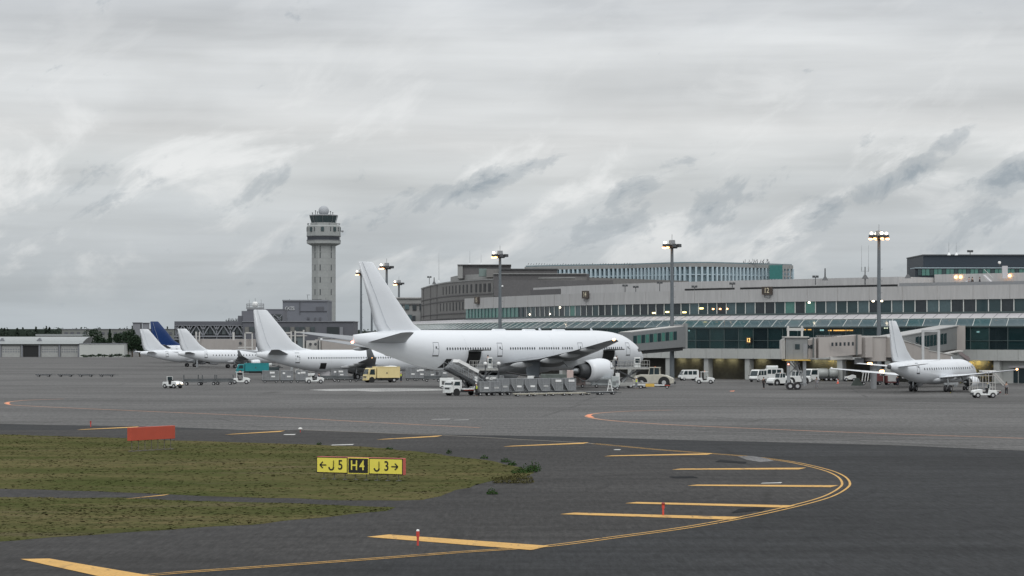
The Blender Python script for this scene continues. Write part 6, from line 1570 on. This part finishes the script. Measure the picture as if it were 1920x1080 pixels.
# cones and small markers
def cone(label, px, y, d=None):
    p = G(px, y) if d is None else Vector(((px-960)*d/F, d, 0)); t = thing('traffic_cone', label, 'cone', (p.x,p.y,0), 0, 'orange cones on the apron')
    MB().box(0,0,.02,.4,.4,.04).cyl((0,0,.04),(0,0,.75),.15,.03,12).build('cone', mat('cone_orange', (.85,.12,.05), .5), t); MB().cyl((0,0,.36),(0,0,.5),.101,.082,12).build('band', TAGW, t)
cone('orange cone just before the yellow truck front wheel', 699, 716.5); cone('small orange cone below the small jet tail cone right of the bridge', 1571, 719)

# ---- people
person('person in hi-vis vest and white helmet standing left of the big cream tug', Vector((*XY(1193,372),0)), R(-60), LCL, mat('grey_trousers', (.25,.27,.30), .8), 0, HIVIS, TAGW)
person('person in dark uniform standing before the white vehicles left of the bridge column', Vector((*XY(1432,372),0)), R(-120), DGREY, DGREY, .6, None, None)
person('person in dark trousers and grey top standing alone at the far right', Vector((*XY(1887,332),0)), R(-90), mat('grey_shirt', (.22,.22,.23), .8), DGREY, .2)
person('worker in white clothes leaning beside the bridge lift column', Vector((*XY(1531,374),0)), R(-70), LCL, LCL, .8)
person('person in blue overalls beside the small white tank cart', Vector((*XY(1683,390),0)), R(-100), NAVY, NAVY, .3)
person('person in white shirt at the rear opening on the loader of the largest jet', Vector((*XY(915,344),3.45)), R(100), LCL, NAVY, 0)
person('person in navy work clothes walking past the containers by the open tow tractor', Vector((*XY(598,415),0)), R(-10), NAVY, NAVY, .8)
person('person in hi-vis vest beside the yellow truck cargo box', Vector((*XY(752,430),0)), R(-100), NAVY, NAVY, .3, HIVIS, TAGW)
person('person in hi-vis vest standing at the low end of the covered stairs', Vector((*XY(893,323),0)), R(160), NAVY, DGREY, .2, HIVIS, TAGW)
person('person with dark cap standing on the raised front loader near the jet nose', Vector((*XY(1156,375),3.15)), R(60), DGREY, NAVY, 0)
for i, (px, tp, lg, lb) in enumerate(((1817,LCL,BRN,'person in a pale shirt on the roof terrace, leftmost of three visitors'),(1823,DGREY,DGREY,'person in dark clothes next to the pale shirted visitor on the roof terrace'),(1837,NAVY,DGREY,'person in navy standing apart on the roof terrace, rightmost of three visitors'))):
    s = s_of_px(px, -1.6); q, _ = at_s(s, -1.6); person(lb, Vector((q.x,q.y,16.2)), R(-80+40*i), tp, lg, .5)

# ------------------------------------------------------------ boarding bridges
def corrug(a, b, w, h0, h1, m, name, parent, n=1):
    """box tunnel from a to b (floor centre points), width w, heights"""
    a = Vector(a); b = Vector(b); d = (b-a); d.z = 0; d.normalize(); nrm = Vector((-d.y, d.x, 0))*w/2
    vs = [a-nrm, a+nrm, a+nrm+Vector((0,0,h0)), a-nrm+Vector((0,0,h0)), b-nrm, b+nrm, b+nrm+Vector((0,0,h1)), b-nrm+Vector((0,0,h1))]
    mb = MB(); mb.add(vs, [(3,2,1,0),(4,5,6,7),(0,1,5,4),(1,2,6,5),(2,3,7,6),(3,0,4,7)]); return mb.build(name, m, parent), d, nrm
def pt(px, d, y): w_ = W(px, y, d); return w_
# bridge A: cab, tunnel, rotunda right of the lit 12 sign
BA = thing('boarding_bridge', 'beige boarding bridge with grey cab standing free at gate 12 left of the small jet', 'boarding bridge', (0,0,0), 0, 'boarding bridges')
BA.location = (W(1560,660,368).x, 368, 0); off = -Vector(BA.location)
def bb(mb, name, m, p=BA): return par(mb.build(name, m), p)
def tun(a, b, w, h0, h1, m, name, p=BA): o, d, n_ = corrug(a, b, w, h0, h1, m, name, None); return par(o, p)
# cab
c0 = W(1491,674,366); cabm = bb(MB().b2(W(1471,0,366).x, 364.4, c0.z, W(1512,0,366).x, 367.8, c0.z+3.2), 'cab', BRIDGED)
bb(MB().b2(W(1469,0,366).x, 364.1, c0.z+3.2, W(1514,0,366).x, 368.1, c0.z+3.38), 'cab_roof', BRIDGEP)
bb(MB().b2(W(1469,0,366).x, 363.6, c0.z-.16, W(1516,0,366).x, 368.2, c0.z-.003), 'cab_floor', YEDGE)
bb(MB().b2(W(1488.5,0,366).x, 364.32, c0.z+1.5, W(1497,0,366).x, 364.39, c0.z+2.25), 'cab_window', VGLASS)
bb(MB().b2(W(1503.5,0,366).x, 364.33, c0.z+.1, W(1510.5,0,366).x, 364.39, c0.z+2.3).b2(W(1474,0,366).x, 364.35, c0.z+.1, W(1474.5,0,366).x, 364.39, c0.z+3.0).b2(W(1486,0,366).x, 364.35, c0.z+.1, W(1486.5,0,366).x, 364.39, c0.z+3.0), 'cab_door', GREY)
cu = MB()
for i in range(7): x_ = W(1470-i*.9,0,366).x; cu.b2(x_-.06, 364.5+i*.05, c0.z+.1, x_, 367.6, c0.z+3.1-i*.05)
bb(cu, 'bellows', BRIDGEP)
fr_ = MB()
for px in (1477.5,1503.5): fr_.b2(W(px-1.8,0,365.5).x, 365.2, c0.z+3.38, W(px+1.8,0,365.5).x, 365.6, c0.z+4.9)
fr_.b2(W(1475,0,365.5).x, 365.22, c0.z+4.2, W(1507,0,365.5).x, 365.58, c0.z+4.6); bb(fr_, 'lift_portal', BRIDGEP)
# lift column and wheels
fr_ = MB()
for px in (1478.5,1508.5): fr_.b2(W(px-2.8,0,366).x, 365.8, .9, W(px+2.8,0,366).x, 366.4, c0.z-.165)
bb(fr_, 'lift_column', METAL)
fr_ = MB(); zc_ = .95
fr_.b2(W(1474,0,366).x, 365.3, .62, W(1512,0,366).x, 366.8, .98)
fr_.beam(W(1480,700,365.6), W(1500,680,365.6), .14).beam(W(1500,700,365.6), W(1480,680,365.6), .14).beam(W(1484,676,365.6),W(1504,706,365.6),.12)
for k in range(9): fr_.beam((W(1492+k*1.5,0,365).x,365,4.2-k*.42),(W(1494+k*1.5,0,365).x,365,4.2-k*.42),.7,.05)
fr_.beam((W(1490,0,365).x,364.7,4.4),(W(1508,0,365).x,364.7,.5),.08,.14).beam((W(1490,0,365).x,364.7,5.4),(W(1508,0,365).x,364.7,1.5),.05)
bb(fr_, 'service_stair', GREY)
for px in (1484,1497.5):
    x_ = W(px,0,363.5).x; w_ = bb(MB().cyl((x_-.22,363.0,.55),(x_-.22,364.0,.55),.55,n=18), 'wheel', RUB); 
    o_ = MB().cyl((x_-.22,362.97,.55),(x_-.22,362.99,.55),.26,n=12).build('rim', RIM, w_)
bb(MB().b2(W(1482,0,364).x,364.05,.4,W(1502,0,364).x,365.3,.8), 'axle_beam', DMETAL)
bb(MB().ball(tuple(W(1478.5,683,365.7)), .09, 6), 'warning_lamp', L_RED)
# tunnel sections
tun(W(1512,672.5,366.5), W(1527,671,366.6), 2.5, 2.75, 2.85, BRIDGE, 'inner_tunnel')
tun(W(1526.5,671.5,366.8), W(1607,664,369), 3.0, 2.95, 2.85, BRIDGE, 'outer_tunnel')
bb(MB().beam(W(1525,672,364.8)+Vector((0,0,.1)), W(1525,672,364.8)+Vector((0,0,3.0)), .22,.3).beam(W(1606.5,668,367)+Vector((0,0,.1)), W(1606.5,668,367)+Vector((0,0,3.2)), .2,.3), 'tunnel_frame', mat('frame_dark', (.10,.11,.11), .6))
for i, px in enumerate((1559.5,1567,1574.5,1582.5,1590,1598)):
    a = W(px, 645.5-.15*i, 366.15); bb(MB().box(a.x, 366.9-.0-1.52+.0*(i)+.10*(px-1527)/80*2.2-.06, a.z, .30,.10,.52), 'tunnel_window', WIN[2])
for px in (1514.5,1521.8): a = W(px,650,365.2); bb(MB().cyl((a.x,365.16,a.z),(a.x,365.3,a.z),.30,n=14), 'porthole', WIN[2])
bb(MB().beam(W(1512,633,365), W(1608,631,367.5), .05).beam(W(1530,629,366), W(1578,628.5,367), .05).beam(W(1530,634,366),W(1530,629,366),.05).beam(W(1546,634,366),W(1546,629,366),.05).beam(W(1562,633,366),W(1562,629,366),.05).beam(W(1578,633,366),W(1578,628.5,366),.05), 'roof_rail', GREY)
ms = MB()
for k in range(9): a = W(1533+k*4.3, 632.5, 367); ms.box(a.x,367,a.z,.22,.5,.35)
bb(ms, 'roof_equipment', mat('roof_kit', (.20,.19,.18), .7, var=.3))
bb(MB().beam(W(1518,673.5,365.6), W(1600,673.8,368.2), .25,.14).beam(W(1556,672,366),W(1598,669.5,368),.2,.5), 'under_beam', BRIDGEP)
# rotunda
rc = Vector((W(1638,0,371).x, 371, 0)); zb = W(1638,677,371).z
bb(MB().cyl((rc.x,rc.y,zb),(rc.x,rc.y,zb+3.55),1.85,n=20,smooth=True), 'rotunda', BRIDGE); bb(MB().cyl((rc.x,rc.y,zb+3.55),(rc.x,rc.y,zb+3.75),2.0,n=20), 'rotunda_roof', BRIDGEP)
tun(W(1606.5,670,369), W(1620,670,370), 3.4, 2.95, 3.0, BRIDGE, 'throat')
bb(MB().cyl((rc.x,rc.y,0),(rc.x,rc.y,zb),.45,.55,16), 'rotunda_column', GREY)
bb(MB().b2(W(1604,0,370).x,369.2,zb-.0-.45,W(1618,0,370).x,371,zb+.45), 'hinge_box', GREY)
# corridor from rotunda to terminal
ta, _ = at_s(s_of_px(1783, 6.0), 6.0)
A0 = Vector((rc.x+1.2, rc.y+1.5, zb+.25)); A1 = Vector((ta.x-.2, ta.y-.3, 5.75))
tun(A0, A1, 3.0, 3.1, 3.75, BRIDGED, 'fixed_corridor'); dd = (A1-A0).normalized(); nn = Vector((dd.y,-dd.x,0)).normalized()
m_ = MB(); m_.beam(A0+Vector((0,0,3.18)), A1+Vector((0,0,3.85)), 3.3, .16); bb(m_, 'corridor_roof', mat('corridor_roof_grey', (.36,.365,.36), .6))
L_ = (A1-A0).length
for i in range(9):
    u = .34+i*.052; p = A0.lerp(A1, u)+nn*1.53; q = A0.lerp(A1, u+.045)+nn*1.53
    vs = [p+Vector((0,0,1.1)), q+Vector((0,0,1.1)), q+Vector((0,0,2.9)), p+Vector((0,0,2.8))]; bb(MB().add(vs, [(0,1,2,3)]), 'corridor_window', WIN[0])
bb(MB().b2(ta.x-2.0,ta.y-2.4,5.4,ta.x+2.0,ta.y+1.2,9.6), 'corridor_head', BRIDGE)
fr_ = MB()
for px in (1730.5,1760): fr_.beam(W(px,670,352),W(px,619,352),.34,.34)
fr_.beam(W(1729,620.5,352),W(1762,620.5,352),.32,.32)
PORT = thing('bridge_portal', 'white steel portal frame of the lift column above the small jet', 'portal frame', (W(1745,0,352).x, 352, 0))
fr_.beam(W(1730.5,720,352),W(1730.5,670,352),.34,.34).beam(W(1760,720,352),W(1760,670,352),.34,.34); bb(fr_, 'portal', mat('portal_grey', (.40,.41,.41), .6), PORT)
# bridge B: the tunnel sloping down to the small jet's front door
BB = thing('boarding_bridge', 'beige boarding bridge sloping down behind the small jet to its front door', 'boarding bridge', (W(1730,0,372).x, 372, 0), 0, 'boarding bridges')
B0 = Vector((rc.x+1.5, rc.y+.2, zb+.55)); B1 = W(1725,688,383); B2 = W(1778,697,388)
tun(B0, B1, 2.9, 2.9, 2.8, BRIDGE, 'outer_tunnel', BB); tun(B1, B2, 2.5, 2.5, 2.5, BRIDGE, 'inner_tunnel', BB)
bb(MB().beam(B0+Vector((0,0,2.95)), B1+Vector((0,0,2.85)), 3.1, .14).beam(B1+Vector((0,0,2.55)), B2+Vector((0,0,2.55)), 2.7, .12), 'tunnel_roof', BRIDGEP, BB)
bb(MB().beam(W(1700,633,370), W(1735,652,376), .05).beam(W(1700,637,370), W(1735,657,376), .05), 'roof_rail', GREY, BB)
for px in (1714,1720): a = W(px,668,378); bb(MB().cyl((a.x,378.9,a.z),(a.x,379.2,a.z),.3,n=12), 'porthole', WIN[2], BB)
cbx = W(1783,0,388).x; cz = W(1783,699,388).z
bb(MB().b2(cbx-1.6,386.5,cz,cbx+1.7,389.5,cz+2.7), 'cab', BRIDGED, BB)
bb(MB().loft([[(cbx-1.9,386.3,cz+2.7),(cbx-1.9,389.7,cz+2.7),(cbx-1.9,389.7,cz+2.85),(cbx-1.9,386.3,cz+2.85)],[(cbx+.6,386.3,cz+3.2),(cbx+.6,389.7,cz+3.2),(cbx+.6,389.7,cz+3.38),(cbx+.6,386.3,cz+3.38)],[(cbx+1.6,386.3,cz+3.3),(cbx+1.6,389.7,cz+3.3),(cbx+1.6,389.7,cz+3.48),(cbx+1.6,386.3,cz+3.48)]], smooth=False), 'cab_roof', BRIDGEP, BB)
bb(MB().beam((cbx+1.0,386.4,cz+3.2),(cbx+2.6,386.4,cz+2.0),.12,.5).b2(cbx+1.7,386.6,cz+.3,cbx+2.5,389.4,cz+2.6), 'bellows', mat('bellows_brown', (.20,.17,.17), .8), BB)
bb(MB().b2(cbx-1.0,388,0,cbx-.5,388.5,cz).b2(cbx+.5,388,0,cbx+1.0,388.5,cz).b2(cbx-1.1,387.7,.3,cbx+1.1,388.8,.7), 'lift_column', METAL, BB)
# bridge C: glazed walkway from terminal to behind the largest jet's nose
BC = thing('boarding_bridge', 'grey boarding walkway with green window strip behind the largest jet nose', 'boarding bridge', (W(1225,0,455).x, 455, 0), 0, 'boarding bridges')
C0 = W(1272,650.5,452); C1 = W(1172,659.5,430); C1.y = 440
C1 = W(1172,658.5,440)
tun(C0, C1, 3.0, 3.7, 3.3, mat('walkway_grey', (.19,.20,.205), .6, var=.08), 'fixed_corridor', BC)
dd = (C1-C0).normalized(); nn = Vector((dd.y,-dd.x,0)).normalized()
if nn.y > 0: nn = -nn
for i in range(11):
    u = .16+i*.075; p = C0.lerp(C1, u)+nn*1.53; q = C0.lerp(C1, u+.066)+nn*1.53; k0 = 3.7-.4*u
    bb(MB().add([p+Vector((0,0,k0*.38)), q+Vector((0,0,k0*.38)), q+Vector((0,0,k0*.80)), p+Vector((0,0,k0*.80))], [(0,1,2,3)]), 'corridor_window', WIN[i%2], BC)
    pp_ = p+nn*.02; rr_ = A0
    bb(MB().add([p+Vector((0,0,k0*.82)), q+Vector((0,0,k0*.82)), q-nn*.5+Vector((0,0,k0*1.0+.04)), p-nn*.5+Vector((0,0,k0*1.0+.04))], [(0,1,2,3)]), 'roof_light', SKYL[i%3], BC)
bb(MB().beam(C0+Vector((0,0,3.76)), C1+Vector((0,0,3.36)), 2.2, .1), 'corridor_roof', BRIDGEP, BC)
bb(MB().beam(C0+Vector((0,0,-.35)), C0.lerp(C1,.75)+Vector((0,0,-.35)), 2.0, .6), 'under_beam', DMETAL, BC)
hq = W(1275,651,456); bb(MB().b2(W(1262,0,453).x,451.5,hq.z-.3,W(1283,0,453).x,456,hq.z+4.1), 'corridor_head', mat('head_grey', (.23,.235,.24), .6), BC)
bb(MB().b2(W(1283.2,0,453).x,451.3,hq.z-.3,W(1288,0,453).x,456,hq.z+4.3), 'head_panel', BRIDGED, BC)
# left side bridges at the pier
BD = thing('boarding_bridge', 'beige boarding bridge with grey cab above the narrow-body jet, left of the big tail', 'boarding bridge', (W(600,0,540).x, 540, 0), 0, 'boarding bridges')
a = W(531,660,545); b = W(570,630.5,545); bb(MB().b2(a.x,543.5,a.z,b.x,547,b.z), 'cab', mat('cab_teal_grey', (.13,.16,.17), .6, var=.1), BD)
bb(MB().b2(a.x-.2,543.2,b.z,b.x+.5,547.3,b.z+.25), 'cab_roof', BRIDGEP, BD); w0 = W(551,643,543.4); bb(MB().b2(w0.x,543.3,w0.z-.45,w0.x+.75,543.4,w0.z+.45), 'cab_window', BLACK, BD)
fr_ = MB()
for px, yt in ((531,622),(546,621),(553.5,620),(569.5,618.5)): fr_.beam(W(px,660,543),W(px,yt,543),.32,.32)
fr_.beam(W(531,624,543),W(546,624,543),.3,.3).beam(W(553,623,543),W(570,623,543),.3,.3).beam(W(529,634,543),W(548,634,543),.2); bb(fr_, 'lift_portal', BRIDGEP, BD)
tun(W(570,658.5,545.5), W(597,658.5,547), 2.5, 2.3, 2.35, BRIDGEP, 'inner_tunnel', BD); tun(W(597,659,547), W(715,659.5,556), 3.0, 2.65, 2.6, BRIDGE, 'outer_tunnel', BD)
bb(MB().beam(W(597,660,545.2),W(597,638,545.2),.25,.3), 'tunnel_frame', DMETAL, BD)
for px in (582,591.5): w0 = W(px,645.5,544.1); bb(MB().cyl((w0.x,544.1,w0.z),(w0.x,544.3,w0.z),.32,n=14), 'porthole', DMETAL, BD)
bb(MB().b2(W(690,0,556).x,555,0,W(694,0,556).x,556.5,4.6).b2(W(545,0,545).x,545,0,W(549,0,545).x,545.8,4.5), 'lift_column', METAL, BD)
bb(MB().beam(W(596,634,549),W(700,628.5,556),.3,.3).beam(W(600,637.2,549),W(700,633.5,556),.14,.14).beam(W(620,636,549),W(628,631,549),.1).beam(W(650,634.5,552),W(658,630,552),.1), 'roof_truss', BRIDGED, BD)
BE = thing('boarding_bridge', 'long pale boarding bridge behind the left small jet with lift frame', 'boarding bridge', (W(420,0,640).x, 640, 0), 0, 'boarding bridges')
tun(W(384,655.5,650), W(472,656,640), 3.2, 2.75, 2.75, BRIDGE, 'outer_tunnel', BE); tun(W(363,655,652), W(384,655.5,650), 2.8, 2.4, 2.4, BRIDGE, 'inner_tunnel', BE)
for px in (376.5,449,460): w0 = W(px,643.5,638); bb(MB().cyl((w0.x,638.0+(10 if px < 400 else 1.6),w0.z),(w0.x,638.4+(10 if px < 400 else 1.6),w0.z),.36,n=14), 'porthole', DMETAL, BE)
fr_ = MB()
for px in (459.5,473): fr_.beam(W(px,660,637),W(px,623.5,637),.3,.3)
fr_.beam(W(459,624,637),W(474,624,637),.3,.3).beam(W(446,651.5,637),W(475,651,637),.2,.25).beam(W(368,640,648),W(368,622,648),.4).beam(W(374,640,648),W(374,622,648),.3).beam(W(438,638,638),W(438,623,638),.5); bb(fr_, 'lift_portal', BRIDGEP, BE)
bb(MB().b2(W(368,0,650).x,650,0,W(371,0,650).x,650.6,4.6).b2(W(466,0,640).x,640,0,W(469,0,640).x,640.6,4.6), 'lift_column', METAL, BE)
bb(MB().beam(W(456,634,640),W(700,640,600),.05) if False else MB().beam(W(384,636.6,648),W(470,636.4,639),.1), 'roof_rail', GREY, BE)
